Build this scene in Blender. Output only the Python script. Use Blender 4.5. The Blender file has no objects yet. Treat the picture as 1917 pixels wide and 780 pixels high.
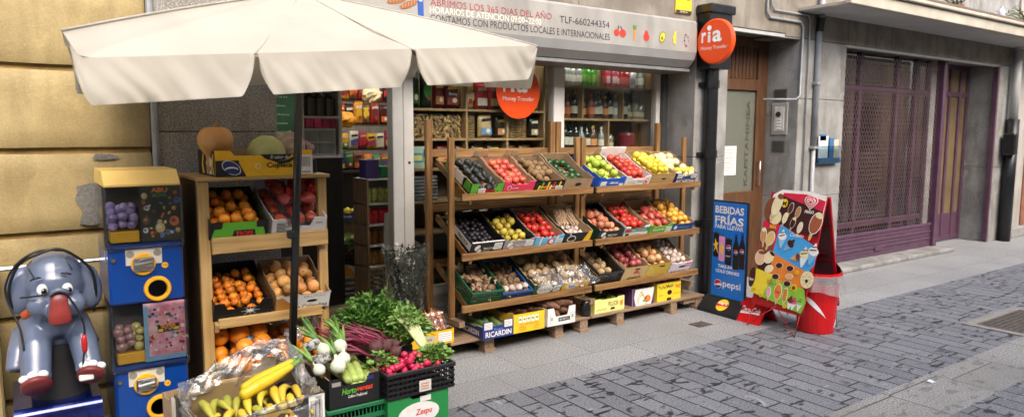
import bpy, bmesh, math, random
from mathutils import Vector, Matrix, Euler, noise
R = math.radians
random.seed(7)
C = bpy.context.scene.collection
SC = bpy.context.scene
# ------------------------------------------------------------------ camera
cam_d = bpy.data.cameras.new('camera'); cam = bpy.data.objects.new('camera', cam_d); C.objects.link(cam)
cam_d.sensor_width = 36; cam_d.lens = 24.98; cam_d.clip_end = 300; cam_d.clip_start = .05
PI_, RO_, YA_ = 1.08531676e-01, 4.42125193e-03, 6.14260457e-01
fw = Vector((math.sin(YA_)*math.cos(PI_), math.cos(YA_)*math.cos(PI_), -math.sin(PI_)))
rt = Vector((math.cos(YA_), -math.sin(YA_), 0)); up = rt.cross(fw)
rt, up = rt*math.cos(RO_)+up*math.sin(RO_), up*math.cos(RO_)-rt*math.sin(RO_)
cam.matrix_world = Matrix(((rt.x, up.x, -fw.x, 0), (rt.y, up.y, -fw.y, 0), (rt.z, up.z, -fw.z, 1.6), (0, 0, 0, 1)))
cam_d.dof.use_dof = True; cam_d.dof.focus_distance = 4.7; cam_d.dof.aperture_fstop = 2.0
SC.camera = cam
# ------------------------------------------------------------------ sky, sun, exposure
W = bpy.data.worlds.new('World'); SC.world = W; W.use_nodes = True
nt = W.node_tree
sky = nt.nodes.new('ShaderNodeTexSky'); sky.sky_type = 'NISHITA'; sky.sun_disc = False
SUN_EL, SUN_AZ = 44, 186          # degrees; azimuth clockwise from +y
sky.sun_elevation = R(SUN_EL); sky.sun_rotation = R(SUN_AZ); sky.air_density = 1.0; sky.dust_density = 4.0; sky.ozone_density = 1.0
bg = nt.nodes['Background']; bg.inputs['Strength'].default_value = .15
nt.links.new(sky.outputs[0], bg.inputs['Color'])
sd = bpy.data.lights.new('sun', 'SUN'); sd.energy = 1.15; sd.angle = R(50); sd.color = (1, .95, .87)
so = bpy.data.objects.new('sun', sd); C.objects.link(so)
sv = Vector((math.sin(R(SUN_AZ))*math.cos(R(SUN_EL)), math.cos(R(SUN_AZ))*math.cos(R(SUN_EL)), math.sin(R(SUN_EL))))
so.rotation_euler = sv.to_track_quat('Z', 'Y').to_euler()
vs = SC.view_settings; vs.view_transform = 'Standard'; vs.look = 'None'; vs.exposure = 1.45; vs.gamma = 1
SC.cycles.max_bounces = 8; SC.cycles.diffuse_bounces = 2; SC.cycles.transparent_max_bounces = 16; SC.cycles.caustics_reflective = False; SC.cycles.caustics_refractive = False
# ------------------------------------------------------------------ helpers
class MB:
    def __init__(s): s.b = bmesh.new()
    def faces(s, pts, fs):
        v = [s.b.verts.new(p) for p in pts]
        for f in fs:
            try: s.b.faces.new([v[i] for i in f])
            except ValueError: pass
        return v
    def box(s, x0, x1, y0, y1, z0, z1, M=None, bev=0):
        p = [Vector((x, y, z)) for z in (z0, z1) for y in (y0, y1) for x in (x0, x1)]
        if M: p = [M @ q for q in p]
        v = s.faces(p, [(0, 2, 3, 1), (4, 5, 7, 6), (0, 1, 5, 4), (2, 6, 7, 3), (0, 4, 6, 2), (1, 3, 7, 5)])
        if bev:
            es = list({e for q in v for e in q.link_edges})
            bmesh.ops.bevel(s.b, geom=es, offset=bev, segments=1, affect='EDGES', profile=.5)
        return s
    def bar(s, p, q, w, h, up=(0, 0, 1), bev=0):
        p, q = Vector(p), Vector(q); d = q-p; L = d.length; d.normalize(); upv = Vector(up)
        if abs(d.dot(upv)) > .98: upv = Vector((0, 1, 0))
        sx = d.cross(upv).normalized(); uz = sx.cross(d)
        M = Matrix((sx, d, uz)).transposed().to_4x4(); M.translation = p
        return s.box(-w/2, w/2, 0, L, -h/2, h/2, M, bev)
    def tube(s, path, r, n=8, cap=True, closed=False):
        path = [Vector(p) for p in path]; rings = []; m = len(path); prev = None
        for i, p in enumerate(path):
            a = path[i-1] if (i > 0 or closed) else p; b = path[(i+1) % m] if (i < m-1 or closed) else p
            d = (b-a).normalized()
            if prev is None:
                t = Vector((0, 0, 1)) if abs(d.z) < .9 else Vector((1, 0, 0)); x = d.cross(t).normalized()
            else: x = (prev - d*prev.dot(d)).normalized()
            prev = x; y = d.cross(x); rr = r[i] if isinstance(r, (list, tuple)) else r
            rings.append([s.b.verts.new(p + x*rr*math.cos(2*math.pi*k/n) + y*rr*math.sin(2*math.pi*k/n)) for k in range(n)])
        for i in range(m if closed else m-1):
            A, B = rings[i], rings[(i+1) % m]
            for k in range(n): s.b.faces.new((A[k], A[(k+1) % n], B[(k+1) % n], B[k]))
        if cap and not closed:
            s.b.faces.new(rings[0][::-1]); s.b.faces.new(rings[-1])
        return s
    def lathe(s, prof, n=16, M=None, a0=0, a1=2*math.pi):
        full = abs(a1-a0) > 6.28; rings = []
        for (r, z) in prof:
            if r < 1e-6: pts = [Vector((0, 0, z))]
            else: pts = [Vector((r*math.cos(a0+(a1-a0)*k/n), r*math.sin(a0+(a1-a0)*k/n), z)) for k in range(n if full else n+1)]
            rings.append([s.b.verts.new(M @ q if M else q) for q in pts])
        for A, B in zip(rings, rings[1:]):
            m = max(len(A), len(B))
            for k in range(m if full else m-1):
                l = (k+1) % m
                q = [A[0], B[l], B[k]] if len(A) == 1 else [A[k], A[l], B[0]] if len(B) == 1 else [A[k], A[l], B[l], B[k]]
                if len(set(q)) > 2:
                    try: s.b.faces.new(q)
                    except ValueError: pass
        return s
    def ball(s, c, r, sc=(1, 1, 1), n=12, M=None):
        T = Matrix.Translation(c) @ (M.to_4x4() if M else Matrix()) @ Matrix.Diagonal((sc[0]*r, sc[1]*r, sc[2]*r, 1))
        m = max(4, n//2); return s.lathe([(math.sin(math.pi*i/m), -math.cos(math.pi*i/m)) for i in range(m+1)], n, T)
    def prism(s, pts, v, M=None):      # planar polygon (3d points) pushed along v
        v = Vector(v); P = [Vector(p) for p in pts]; Q = [p+v for p in P]
        if M: P = [M @ p for p in P]; Q = [M @ p for p in Q]
        n = len(P); s.faces(P+Q, [tuple(range(n))[::-1], tuple(range(n, 2*n))] + [(i, (i+1) % n, n+(i+1) % n, n+i) for i in range(n)])
        return s
    def grid(s, fn, nu, nv):
        V = [[s.b.verts.new(fn(i/nu, j/nv)) for j in range(nv+1)] for i in range(nu+1)]
        for i in range(nu):
            for j in range(nv): s.b.faces.new((V[i][j], V[i+1][j], V[i+1][j+1], V[i][j+1]))
        return s
    def mesh(s, name, smooth=False, fix=True):
        if fix: bmesh.ops.recalc_face_normals(s.b, faces=s.b.faces[:])
        me = bpy.data.meshes.new(name); s.b.to_mesh(me); s.b.free()
        if smooth: me.polygons.foreach_set('use_smooth', [True]*len(me.polygons))
        return me
    def build(s, name, mat, par=None, smooth=False, fix=True, M=None):
        o = bpy.data.objects.new(name, s.mesh(name, smooth, fix)); C.objects.link(o)
        for m in (mat if isinstance(mat, (list, tuple)) else [mat]): o.data.materials.append(m)
        if par: o.parent = par
        if M: o.matrix_local = M
        return o
def tag(o, label, cat, group=None):
    o['label'] = label; o['category'] = cat
    if group: o['group'] = group
    return o
def kind(o, k): o['kind'] = k; return o
def thing(name, label, cat, loc=(0, 0, 0), rz=0, group=None, rot=None):
    o = bpy.data.objects.new(name, None); C.objects.link(o); o.empty_display_size = .05
    o.location = loc; o.rotation_euler = rot or (0, 0, rz)
    return tag(o, label, cat, group)
def copy_tree(o, parent=None):
    c = o.copy(); C.objects.link(c)
    if parent: c.parent = parent
    for ch in list(o.children): copy_tree(ch, c)
    return c
def link(me, name, par=None):
    o = bpy.data.objects.new(name, me); C.objects.link(o)
    if par: o.parent = par
    return o
# ------------------------------------------------------------------ materials
def hexc(r, g, b): return tuple(((c/255)/12.92 if c/255 < .04045 else ((c/255+.055)/1.055)**2.4) for c in (r, g, b))
MATS = {}
def mat(name, col, rough=.6, var=.15, scale=12, bump=0, bscale=60, metal=0, stretch=(1, 1, 1), rnd=0, col2=None, coat=0, emit=0, spec=.5, sub=0, detail=4):
    if name in MATS: return MATS[name]
    m = bpy.data.materials.new(name); m.use_nodes = True; t = m.node_tree; N = t.nodes; L = t.links
    b = N['Principled BSDF']; b.inputs['Roughness'].default_value = rough; b.inputs['Metallic'].default_value = metal
    b.inputs['Coat Weight'].default_value = coat; b.inputs['Specular IOR Level'].default_value = spec
    if sub: b.inputs['Subsurface Weight'].default_value = sub; b.inputs['Subsurface Radius'].default_value = (.01, .005, .003)
    tc = N.new('ShaderNodeTexCoord'); mp = N.new('ShaderNodeMapping'); mp.inputs['Scale'].default_value = stretch
    L.new(tc.outputs['Object'], mp.inputs[0])
    col = tuple(col)+(1,)
    if col2 is None: lo = tuple(max(0, c*(1-var)) for c in col[:3])+(1,); hi = tuple(min(1, c*(1+var)) for c in col[:3])+(1,)
    else: lo, hi = col, tuple(col2)+(1,)
    out = None
    if var or col2:
        nz = N.new('ShaderNodeTexNoise'); nz.inputs['Scale'].default_value = scale; nz.inputs['Detail'].default_value = detail
        if rnd:
            oi = N.new('ShaderNodeObjectInfo'); nz.noise_dimensions = '4D'; mm = N.new('ShaderNodeMath'); mm.operation = 'MULTIPLY'; mm.inputs[1].default_value = 50
            L.new(oi.outputs['Random'], mm.inputs[0]); L.new(mm.outputs[0], nz.inputs['W'])
        L.new(mp.outputs[0], nz.inputs[0])
        rp = N.new('ShaderNodeValToRGB'); rp.color_ramp.elements[0].position = .32; rp.color_ramp.elements[1].position = .68
        rp.color_ramp.elements[0].color = lo; rp.color_ramp.elements[1].color = hi
        L.new(nz.outputs[0], rp.inputs[0]); out = rp.outputs[0]
    if rnd:
        hs = N.new('ShaderNodeHueSaturation'); oi = N.new('ShaderNodeObjectInfo')
        mr = N.new('ShaderNodeMapRange'); mr.inputs['To Min'].default_value = .5-rnd*.010; mr.inputs['To Max'].default_value = .5+rnd*.010
        mv = N.new('ShaderNodeMapRange'); mv.inputs['To Min'].default_value = 1-rnd*.3; mv.inputs['To Max'].default_value = 1+rnd*.25
        fr = N.new('ShaderNodeMath'); fr.operation = 'FRACT'; f7 = N.new('ShaderNodeMath'); f7.operation = 'MULTIPLY'; f7.inputs[1].default_value = 7.31
        L.new(oi.outputs['Random'], mr.inputs[0]); L.new(oi.outputs['Random'], f7.inputs[0]); L.new(f7.outputs[0], fr.inputs[0]); L.new(fr.outputs[0], mv.inputs[0])
        L.new(mr.outputs[0], hs.inputs['Hue']); L.new(mv.outputs[0], hs.inputs['Value'])
        if out: L.new(out, hs.inputs['Color'])
        else: hs.inputs['Color'].default_value = col
        out = hs.outputs[0]
    if out: L.new(out, b.inputs['Base Color'])
    else: b.inputs['Base Color'].default_value = col
    if bump:
        n2 = N.new('ShaderNodeTexNoise'); n2.inputs['Scale'].default_value = bscale; n2.inputs['Detail'].default_value = 5; L.new(mp.outputs[0], n2.inputs[0])
        bp = N.new('ShaderNodeBump'); bp.inputs['Strength'].default_value = bump; bp.inputs['Distance'].default_value = .004
        L.new(n2.outputs[0], bp.inputs['Height']); L.new(bp.outputs[0], b.inputs['Normal'])
    if emit: b.inputs['Emission Color'].default_value = col; b.inputs['Emission Strength'].default_value = emit
    MATS[name] = m; return m
def glass(name, tint=(.92, .95, .94), fac=1.0, rough=.02):
    if name in MATS: return MATS[name]
    m = bpy.data.materials.new(name); m.use_nodes = True; t = m.node_tree; N = t.nodes; L = t.links; N.remove(N['Principled BSDF'])
    tr = N.new('ShaderNodeBsdfTransparent'); tr.inputs[0].default_value = tint+(1,)
    gl = N.new('ShaderNodeBsdfGlossy'); gl.inputs['Roughness'].default_value = rough
    fr = N.new('ShaderNodeFresnel'); fr.inputs[0].default_value = 1.45; mu = N.new('ShaderNodeMath'); mu.operation = 'MULTIPLY'; mu.inputs[1].default_value = fac
    mx = N.new('ShaderNodeMixShader'); L.new(fr.outputs[0], mu.inputs[0]); L.new(mu.outputs[0], mx.inputs[0]); L.new(tr.outputs[0], mx.inputs[1]); L.new(gl.outputs[0], mx.inputs[2])
    L.new(mx.outputs[0], N['Material Output'].inputs[0]); MATS[name] = m; return m
def film(name, base=.07, rough=.12, col=(.9, .9, .9), white=.0):
    """thin crinkled plastic: mostly clear, glossy, a little milky"""
    if name in MATS: return MATS[name]
    m = bpy.data.materials.new(name); m.use_nodes = True; t = m.node_tree; N = t.nodes; L = t.links; N.remove(N['Principled BSDF'])
    tr = N.new('ShaderNodeBsdfTransparent'); gl = N.new('ShaderNodeBsdfGlossy'); gl.inputs['Roughness'].default_value = rough
    di = N.new('ShaderNodeBsdfDiffuse'); di.inputs[0].default_value = col+(1,)
    tc = N.new('ShaderNodeTexCoord'); nz = N.new('ShaderNodeTexNoise'); nz.inputs['Scale'].default_value = 20; nz.inputs['Detail'].default_value = 3; nz.inputs['Distortion'].default_value = 1.0
    L.new(tc.outputs['Object'], nz.inputs[0]); bp = N.new('ShaderNodeBump'); bp.inputs['Strength'].default_value = .55; bp.inputs['Distance'].default_value = .01
    L.new(nz.outputs[0], bp.inputs['Height']); L.new(bp.outputs[0], gl.inputs['Normal'])
    lw = N.new('ShaderNodeLayerWeight'); lw.inputs[0].default_value = .35; L.new(bp.outputs[0], lw.inputs['Normal'])
    ad = N.new('ShaderNodeMath'); ad.operation = 'MULTIPLY_ADD'; ad.inputs[1].default_value = .55; ad.inputs[2].default_value = base; L.new(lw.outputs['Fresnel'], ad.inputs[0])
    mx = N.new('ShaderNodeMixShader'); L.new(ad.outputs[0], mx.inputs[0]); L.new(tr.outputs[0], mx.inputs[1]); L.new(gl.outputs[0], mx.inputs[2])
    m2 = N.new('ShaderNodeMixShader'); m2.inputs[0].default_value = white; L.new(mx.outputs[0], m2.inputs[1]); L.new(di.outputs[0], m2.inputs[2])
    L.new(m2.outputs[0], N['Material Output'].inputs[0]); MATS[name] = m; return m
def plain(rgb, rough=.5, var=.06):      # print ink by screen colour
    return mat('ink_%d_%d_%d_%d' % (*rgb, int(rough*100)), hexc(*rgb), rough, var, 20)
# ------------------------------------------------------------------ lettering
FONT = bpy.data.fonts.load('<builtin>')
def lettering(s, org, xa, ya, w, h, m, par=None, name='lettering', bold=0, lift=.0015, slant=0, space=1):
    cu = bpy.data.curves.new('txt', 'FONT'); cu.body = s; cu.font = FONT; cu.resolution_u = 3; cu.offset = bold; cu.shear = slant; cu.space_character = space
    o = bpy.data.objects.new('txt', cu); C.objects.link(o); dg = bpy.context.evaluated_depsgraph_get()
    me = bpy.data.meshes.new_from_object(o.evaluated_get(dg)); bpy.data.objects.remove(o); bpy.data.curves.remove(cu)
    xs = [v.co.x for v in me.vertices]; ys = [v.co.y for v in me.vertices]
    if not xs: return None
    x0, x1, y0, y1 = min(xs), max(xs), min(ys), max(ys); org, xa, ya = Vector(org), Vector(xa).normalized(), Vector(ya).normalized(); n = xa.cross(ya)
    if not h: h = w*(y1-y0)/(x1-x0)
    if not w: w = h*(x1-x0)/(y1-y0)
    for v in me.vertices:
        v.co = org + xa*((v.co.x-x0)/(x1-x0)*w) + ya*((v.co.y-y0)/(y1-y0)*h) + n*lift
    me.name = name; me.materials.clear(); me.materials.append(m); return link(me, name, par)
def shape(poly, org, xa, ya, m, par, name, lift=.001, thick=.0008):
    """flat printed or stuck-on shape: 2d polygon in the frame (org, xa, ya)"""
    org, xa, ya = Vector(org), Vector(xa).normalized(), Vector(ya).normalized(); n = xa.cross(ya)
    b = MB().prism([org+xa*p[0]+ya*p[1]+n*lift for p in poly], n*thick); return b.build(name, m, par)
def ell(cx, cy, a, b, n=20, a0=0, a1=360, rot=0):
    cr, sr = math.cos(R(rot)), math.sin(R(rot)); k = n if a1-a0 >= 360 else n+1; out = []
    for i in range(k):
        t = R(a0+(a1-a0)*i/n); x, y = a*math.cos(t), b*math.sin(t); out.append((cx+x*cr-y*sr, cy+x*sr+y*cr))
    return out
def rect(x0, x1, y0, y1): return [(x0, y0), (x1, y0), (x1, y1), (x0, y1)]
X_, Y_, Z_ = (1, 0, 0), (0, 1, 0), (0, 0, 1)
# ------------------------------------------------------------------ shared materials
WOODC = dict(rough=.55, bump=.25, bscale=30, scale=6, detail=6)
def wood(name, c1, c2, axis):
    st = {'x': (.5, 7, 7), 'y': (7, .5, 7), 'z': (7, 7, .5)}[axis]
    return mat(name+'_'+axis, c1, col2=c2, stretch=st, **WOODC)
BROWN = {a: wood('stained_wood', (.135, .062, .018), (.31, .165, .055), a) for a in 'xyz'}
PINE = {a: wood('raw_pine', (.36, .21, .07), (.55, .36, .145), a) for a in 'xyz'}
GREY_WOOD = {a: wood('weathered_wood', (.20, .13, .075), (.36, .25, .16), a) for a in 'xyz'}
KRAFT = mat('kraft_board', (.36, .24, .135), .8, .12, 15)
WHITEB = mat('white_board', (.72, .71, .68), .6, .06, 10)
BLACKP = mat('black_plastic', (.012, .012, .013), .38, .2, 20)
BLACKM = mat('black_paint', (.010, .010, .011), .3, .3, 15, bump=.1)
REDM = mat('red_plastic', hexc(200, 16, 22), .35, .08, 8)
WHITE = mat('white_paint', (.78, .77, .74), .45, .06, 8)
STEEL = mat('steel', (.55, .55, .55), .28, .15, 20, metal=1)
# ================================================================== SETTING
def stone_floor(name, base, dark, light, roww, brw, mortar, mcol, stain=0., scuff=0., bump=.5, rowaxis='x', speck=.35, blotch=0.):
    m = bpy.data.materials.new(name); m.use_nodes = True; t = m.node_tree; N = t.nodes; L = t.links; b = N['Principled BSDF']; b.inputs['Roughness'].default_value = .62
    tc = N.new('ShaderNodeTexCoord'); sp = N.new('ShaderNodeSeparateXYZ'); L.new(tc.outputs['Object'], sp.inputs[0])
    ax, ay = ('X', 'Y') if rowaxis == 'x' else ('Y', 'X')
    def math_(op, a, b_=None, c=None):
        n = N.new('ShaderNodeMath'); n.operation = op
        for i, v in enumerate((a, b_, c)):
            if v is None: continue
            if isinstance(v, (int, float)): n.inputs[i].default_value = v
            else: L.new(v, n.inputs[i])
        return n.outputs[0]
    # the courses wander by a few millimetres, as hand-laid stone does
    wob = N.new('ShaderNodeTexNoise'); wob.inputs['Scale'].default_value = 2.2; wob.inputs['Detail'].default_value = 3; L.new(tc.outputs['Object'], wob.inputs[0])
    xw = math_('MULTIPLY_ADD', wob.outputs[0], .03, sp.outputs[ax])
    row = math_('FLOOR', math_('DIVIDE', xw, roww)); wn = N.new('ShaderNodeTexWhiteNoise'); wn.noise_dimensions = '1D'; L.new(row, wn.inputs['W'])
    u = math_('MULTIPLY_ADD', wn.outputs['Value'], brw*3.0, sp.outputs[ay]); cb = N.new('ShaderNodeCombineXYZ'); L.new(u, cb.inputs[0]); L.new(xw, cb.inputs[1])
    br = N.new('ShaderNodeTexBrick'); br.offset = 0; br.inputs['Scale'].default_value = 1; br.inputs['Brick Width'].default_value = brw; br.inputs['Row Height'].default_value = roww
    br.inputs['Mortar Size'].default_value = mortar; br.inputs['Mortar Smooth'].default_value = .12; br.inputs['Color1'].default_value = dark+(1,); br.inputs['Color2'].default_value = light+(1,); br.inputs['Mortar'].default_value = mcol+(1,)
    L.new(cb.outputs[0], br.inputs[0]); col = br.outputs['Color']
    def mix(f, a, c, typ='MIX'):
        x = N.new('ShaderNodeMix'); x.data_type = 'RGBA'; x.blend_type = typ
        if isinstance(f, (int, float)): x.inputs[0].default_value = f
        else: L.new(f, x.inputs[0])
        for i, v in ((6, a), (7, c)):
            if isinstance(v, tuple): x.inputs[i].default_value = v+(1,)
            else: L.new(v, x.inputs[i])
        return x.outputs[2]
    def nz(scale, det=4, dist=0, st=None):
        n = N.new('ShaderNodeTexNoise'); n.inputs['Scale'].default_value = scale; n.inputs['Detail'].default_value = det; n.inputs['Distortion'].default_value = dist
        if st:
            mp = N.new('ShaderNodeMapping'); mp.inputs['Scale'].default_value = st; L.new(tc.outputs['Object'], mp.inputs[0]); L.new(mp.outputs[0], n.inputs[0])
        else: L.new(tc.outputs['Object'], n.inputs[0])
        return n.outputs[0]
    def ramp(v, a, b2):
        r = N.new('ShaderNodeMapRange'); r.inputs['From Min'].default_value = a; r.inputs['From Max'].default_value = b2; L.new(v, r.inputs['Value']); return r.outputs[0]
    spk = ramp(nz(95, 3), .36, .64); g = N.new('ShaderNodeCombineColor'); 
    sv_ = math_('MULTIPLY_ADD', spk, 2*speck, 1-speck)
    for i in range(3): L.new(sv_, g.inputs[i])
    col = mix(1.0, col, g.outputs[0], 'MULTIPLY')
    if blotch: col = mix(math_('MULTIPLY', ramp(nz(1.3, 5), .4, .7), blotch), col, tuple(c*.6 for c in base))
    if stain:
        s1 = math_('MULTIPLY', ramp(nz(10, 6, .5, (.8, 1.7, 1)), .57, .63), ramp(nz(1.3, 2), .36, .47))
        col = mix(math_('MULTIPLY', s1, stain), col, (.008, .008, .009))
    if scuff:
        s2 = ramp(nz(4.2, 6, 1.5, (1.2, .7, 1)), .64, .72); col = mix(math_('MULTIPLY', s2, scuff), col, (.42, .42, .43))
        s3 = ramp(nz(16, 3, .8), .70, .74); col = mix(math_('MULTIPLY', s3, scuff), col, (.5, .5, .5))
    L.new(col, b.inputs['Base Color'])
    hgt = math_('ADD', math_('MULTIPLY', br.outputs['Fac'], -1.0), math_('MULTIPLY', nz(70, 4), .12))
    bp = N.new('ShaderNodeBump'); bp.inputs['Strength'].default_value = bump; bp.inputs['Distance'].default_value = .006; L.new(hgt, bp.inputs['Height']); L.new(bp.outputs[0], b.inputs['Normal'])
    return m
SLAB = stone_floor('granite_slabs', (.3, .3, .3), (.265, .266, .263), (.30, .30, .297), .42, .62, .0022, (.075, .073, .07), bump=.22, rowaxis='y', speck=.55, blotch=.45)
PAVER = stone_floor('slate_pavers', (.16, .165, .18), (.145, .151, .168), (.20, .206, .222), .1475, .42, .0065, (.018, .018, .018), stain=.92, scuff=.6, bump=.7, speck=.42, blotch=.25)
GUTTER = stone_floor('gutter_slabs', (.3, .29, .27), (.245, .24, .225), (.285, .278, .265), .62, .40, .005, (.035, .032, .028), stain=.35, bump=.4, speck=.55, blotch=.6)
kind(MB().box(-60, 90, -60, 60, -.4, -.03).build('ground', mat('earth', (.12, .11, .1))), 'structure')
def sheet(name, x0, x1, y0, y1, m): return kind(MB().box(x0, x1, y0, y1, -.03, 0).build(name, m), 'structure')
sheet('pavement', -30, 60, 3.45, 4.95, SLAB)
sheet('paved_street', -30, 60, 2.155, 3.45, PAVER)
sheet('street_gutter', -30, 60, 1.745, 2.155, GUTTER)
sheet('paved_lane', -30, 60, -2.6, 1.745, PAVER)

def stained(name, base, c2, streak, rough=.7, patch=0., spk=.3, bump=.3):
    """weathered wall: speckle, soft blotches, runs of dirt downwards, paler peeled patches"""
    m = bpy.data.materials.new(name); m.use_nodes = True; t = m.node_tree; N = t.nodes; L = t.links; b = N['Principled BSDF']; b.inputs['Roughness'].default_value = rough
    tc = N.new('ShaderNodeTexCoord')
    def nz(scale, det, st=(1, 1, 1), dist=0):
        mp = N.new('ShaderNodeMapping'); mp.inputs['Scale'].default_value = st; L.new(tc.outputs['Object'], mp.inputs[0])
        n = N.new('ShaderNodeTexNoise'); n.inputs['Scale'].default_value = scale; n.inputs['Detail'].default_value = det; n.inputs['Distortion'].default_value = dist; L.new(mp.outputs[0], n.inputs[0]); return n.outputs[0]
    def ramp(v, a, b2, lo=0, hi=1):
        r = N.new('ShaderNodeMapRange'); r.inputs['From Min'].default_value = a; r.inputs['From Max'].default_value = b2; r.inputs['To Min'].default_value = lo; r.inputs['To Max'].default_value = hi; L.new(v, r.inputs['Value']); return r.outputs[0]
    def mix(f, a, c, typ='MIX'):
        x = N.new('ShaderNodeMix'); x.data_type = 'RGBA'; x.blend_type = typ; L.new(f, x.inputs[0])
        for i, v in ((6, a), (7, c)):
            if isinstance(v, tuple): x.inputs[i].default_value = v+(1,)
            else: L.new(v, x.inputs[i])
        return x.outputs[2]
    col = mix(ramp(nz(3.2, 8), .38, .62), base, c2)
    if streak: col = mix(ramp(nz(6, 5, (1.2, 1.2, .18)), .5, .75, 0, .75), col, streak)
    if patch: col = mix(ramp(nz(7, 6, (1, 1, .6), .7), .58, .64, 0, patch), col, tuple(min(.8, c*1.55) for c in base))
    col = mix(ramp(nz(110, 3), .42, .68, 0, spk), col, tuple(c*.35 for c in base))
    col = mix(ramp(nz(90, 3), .55, .72, 0, spk), col, tuple(min(.8, c*1.9) for c in base))
    L.new(col, b.inputs['Base Color'])
    bp = N.new('ShaderNodeBump'); bp.inputs['Strength'].default_value = bump; bp.inputs['Distance'].default_value = .006; L.new(nz(45, 6), bp.inputs['Height']); L.new(bp.outputs[0], b.inputs['Normal'])
    return m
GRANITE = stained('speckled_granite', (.26, .245, .215), (.38, .36, .33), (.17, .15, .125), spk=.9, bump=.35)
MARBLE = stained('weathered_marble', (.215, .208, .19), (.35, .342, .325), (.13, .12, .10), patch=.95, spk=.4, bump=.25)
LINTEL = stained('stained_lintel', (.165, .14, .11), (.26, .23, .185), (.09, .072, .055), patch=.9, spk=.12, bump=.2)
OCHRE = stained('ochre_plaster', (.29, .215, .09), (.39, .30, .135), (.17, .12, .045), spk=.22, bump=.4, patch=.3)
RENDER = stained('bare_render', (.15, .14, .125), (.21, .195, .17), (.1, .09, .08), spk=.5, bump=.8)
PURPLE = mat('purple_paint', (.092, .042, .072), .4, .2, 8)
ALU = mat('grey_aluminium', (.42, .42, .41), .4, .1, 10)
DARKFR = mat('dark_frame', (.05, .05, .048), .45)
# ---- yellow plastered building
yb = thing('yellow_building', 'ochre yellow plastered building front with deep horizontal grooves left of the shop', 'building', (-4, 4.47, 0))
gz = [-.1, .165, .605, 1.045, 1.485, 1.922, 2.36, 2.80, 3.24, 3.68, 9.5]
def rough_block(x0, x1, z0, z1, y0, seed):
    b = MB(); nx, nz_ = max(2, int((x1-x0)/.07)), max(2, int((z1-z0)/.05))
    def fn(u, v):
        x = x0+(x1-x0)*u; z = z0+(z1-z0)*v; e = min(v, 1-v)*(z1-z0); q = noise.noise(Vector((x*5, z*5, seed)))*.003+noise.noise(Vector((x*1.5, z*1.5, seed)))*.003
        edge = ((.016)*(1-min(1, e/.009))**2) if e < .009 else 0
        return (x, y0+q+edge, z+noise.noise(Vector((x*3, v, seed)))*.004)
    b.grid(fn, nx, nz_); b.box(x0, x1, y0+.02, y0+.06, z0+.006, z1-.006); return b
MB().box(-4, 4.655, .045, 5, -.1, 9.5).build('inner_wall', mat('groove_plaster', (.34, .22, .075), .8, .3), yb)
for i in range(9): rough_block(.2 if i < 6 else -4, 4.655, gz[i]+.016, gz[i+1]-.017, 0, i*3.1).build('wall_course', OCHRE, yb, smooth=True)
MB().box(-4, .2, 0, .06, -.1, 9.5).build('wall', OCHRE, yb); MB().box(-4, 4.655, 0, .06, 3.7, 9.5).build('upper_wall', OCHRE, yb)
pts = [(-.04, -.03), (-.075, .045), (-.06, .075), (-.065, .11), (-.02, .118), (.0, .125), (.12, .125), (.16, .05), (.12, -.10), (-.02, -.105), (-.06, -.09), (-.05, -.06)]
shape(pts, (4.345, -.006, 1.185), X_, Z_, RENDER, yb, 'bare_patch', lift=.003, thick=.004)
shape([(-.06, -.012), (-.02, -.022), (.05, -.018), (.075, -.004), (.03, .01), (-.04, .012)], (4.42, -.006, 1.455), X_, Z_, RENDER, yb, 'chipped_patch', lift=.003, thick=.004)
MB().box(3.55, 3.905, -.22, .0, -.03, .93, bev=.01).build('plinth', OCHRE, yb)
dp = MB().tube([(0, 0, 0), (0, 0, 9)], .02, 10).build('drain_pipe', mat('galvanised', (.33, .34, .35), .4, .2, 8, metal=.6)); dp.location = (.672, 4.425, 0)
tag(dp, 'thin grey metal pipe down the corner between yellow wall and granite pillar', 'pipe')
tr_ = MB().tube([(0, 0, 0), (.6, 0, .008)], .013, 8).build('steel_rail', STEEL); tr_.location = (-.25, 4.30, .905); tag(tr_, 'thin horizontal steel rail on the wall behind the grey elephant', 'rail')
# ---- granite building: shop, house door, shuttered shop
gb = thing('granite_building', 'grey granite building with shop opening, wooden house door and purple shuttered shop', 'building', (.7, 4.45, 0))
gx = .7
def gpart(name, m, x0, x1, y0, y1, z0, z1, bev=.004, par=gb): return MB().box(x0-gx, x1-gx, y0-4.45, y1-4.45, z0, z1, bev=bev).build(name, m, par)
for z0, z1 in ((0, .48), (.484, 1.585), (1.589, 2.597)): gpart('pillar_block', GRANITE, .695, 1.36, 4.45, 4.93, z0, z1)
for z0, z1 in ((0, 1.36), (1.364, 2.597)): gpart('pillar_block', MARBLE, 5.2, 5.66, 4.45, 4.95, z0, z1)
for z0, z1 in ((0, .9), (.904, 1.95), (1.954, 2.57)): gpart('pillar_block', MARBLE, 6.83, 7.70, 4.45, 4.98, z0, z1)
for z0, z1 in ((0, 1.1), (1.104, 2.57)): gpart('pillar_block', MARBLE, 11.75, 12.28, 4.45, 4.98, z0, z1)
for x0, x1 in ((.695, 2.40), (2.404, 3.78), (3.784, 5.16), (5.164, 6.55)): gpart('lintel', LINTEL, x0, x1, 4.45, 4.98, 2.60, 3.25)
for x0, x1 in ((6.554, 7.72), (7.724, 8.75), (8.754, 9.8), (9.804, 10.95), (10.954, 12.28)): gpart('lintel', LINTEL, x0, x1, 4.45, 4.98, 2.574, 3.25)
gpart('upper_wall', MARBLE, .695, 12.28, 4.47, 4.98, 3.254, 9.5)
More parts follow.
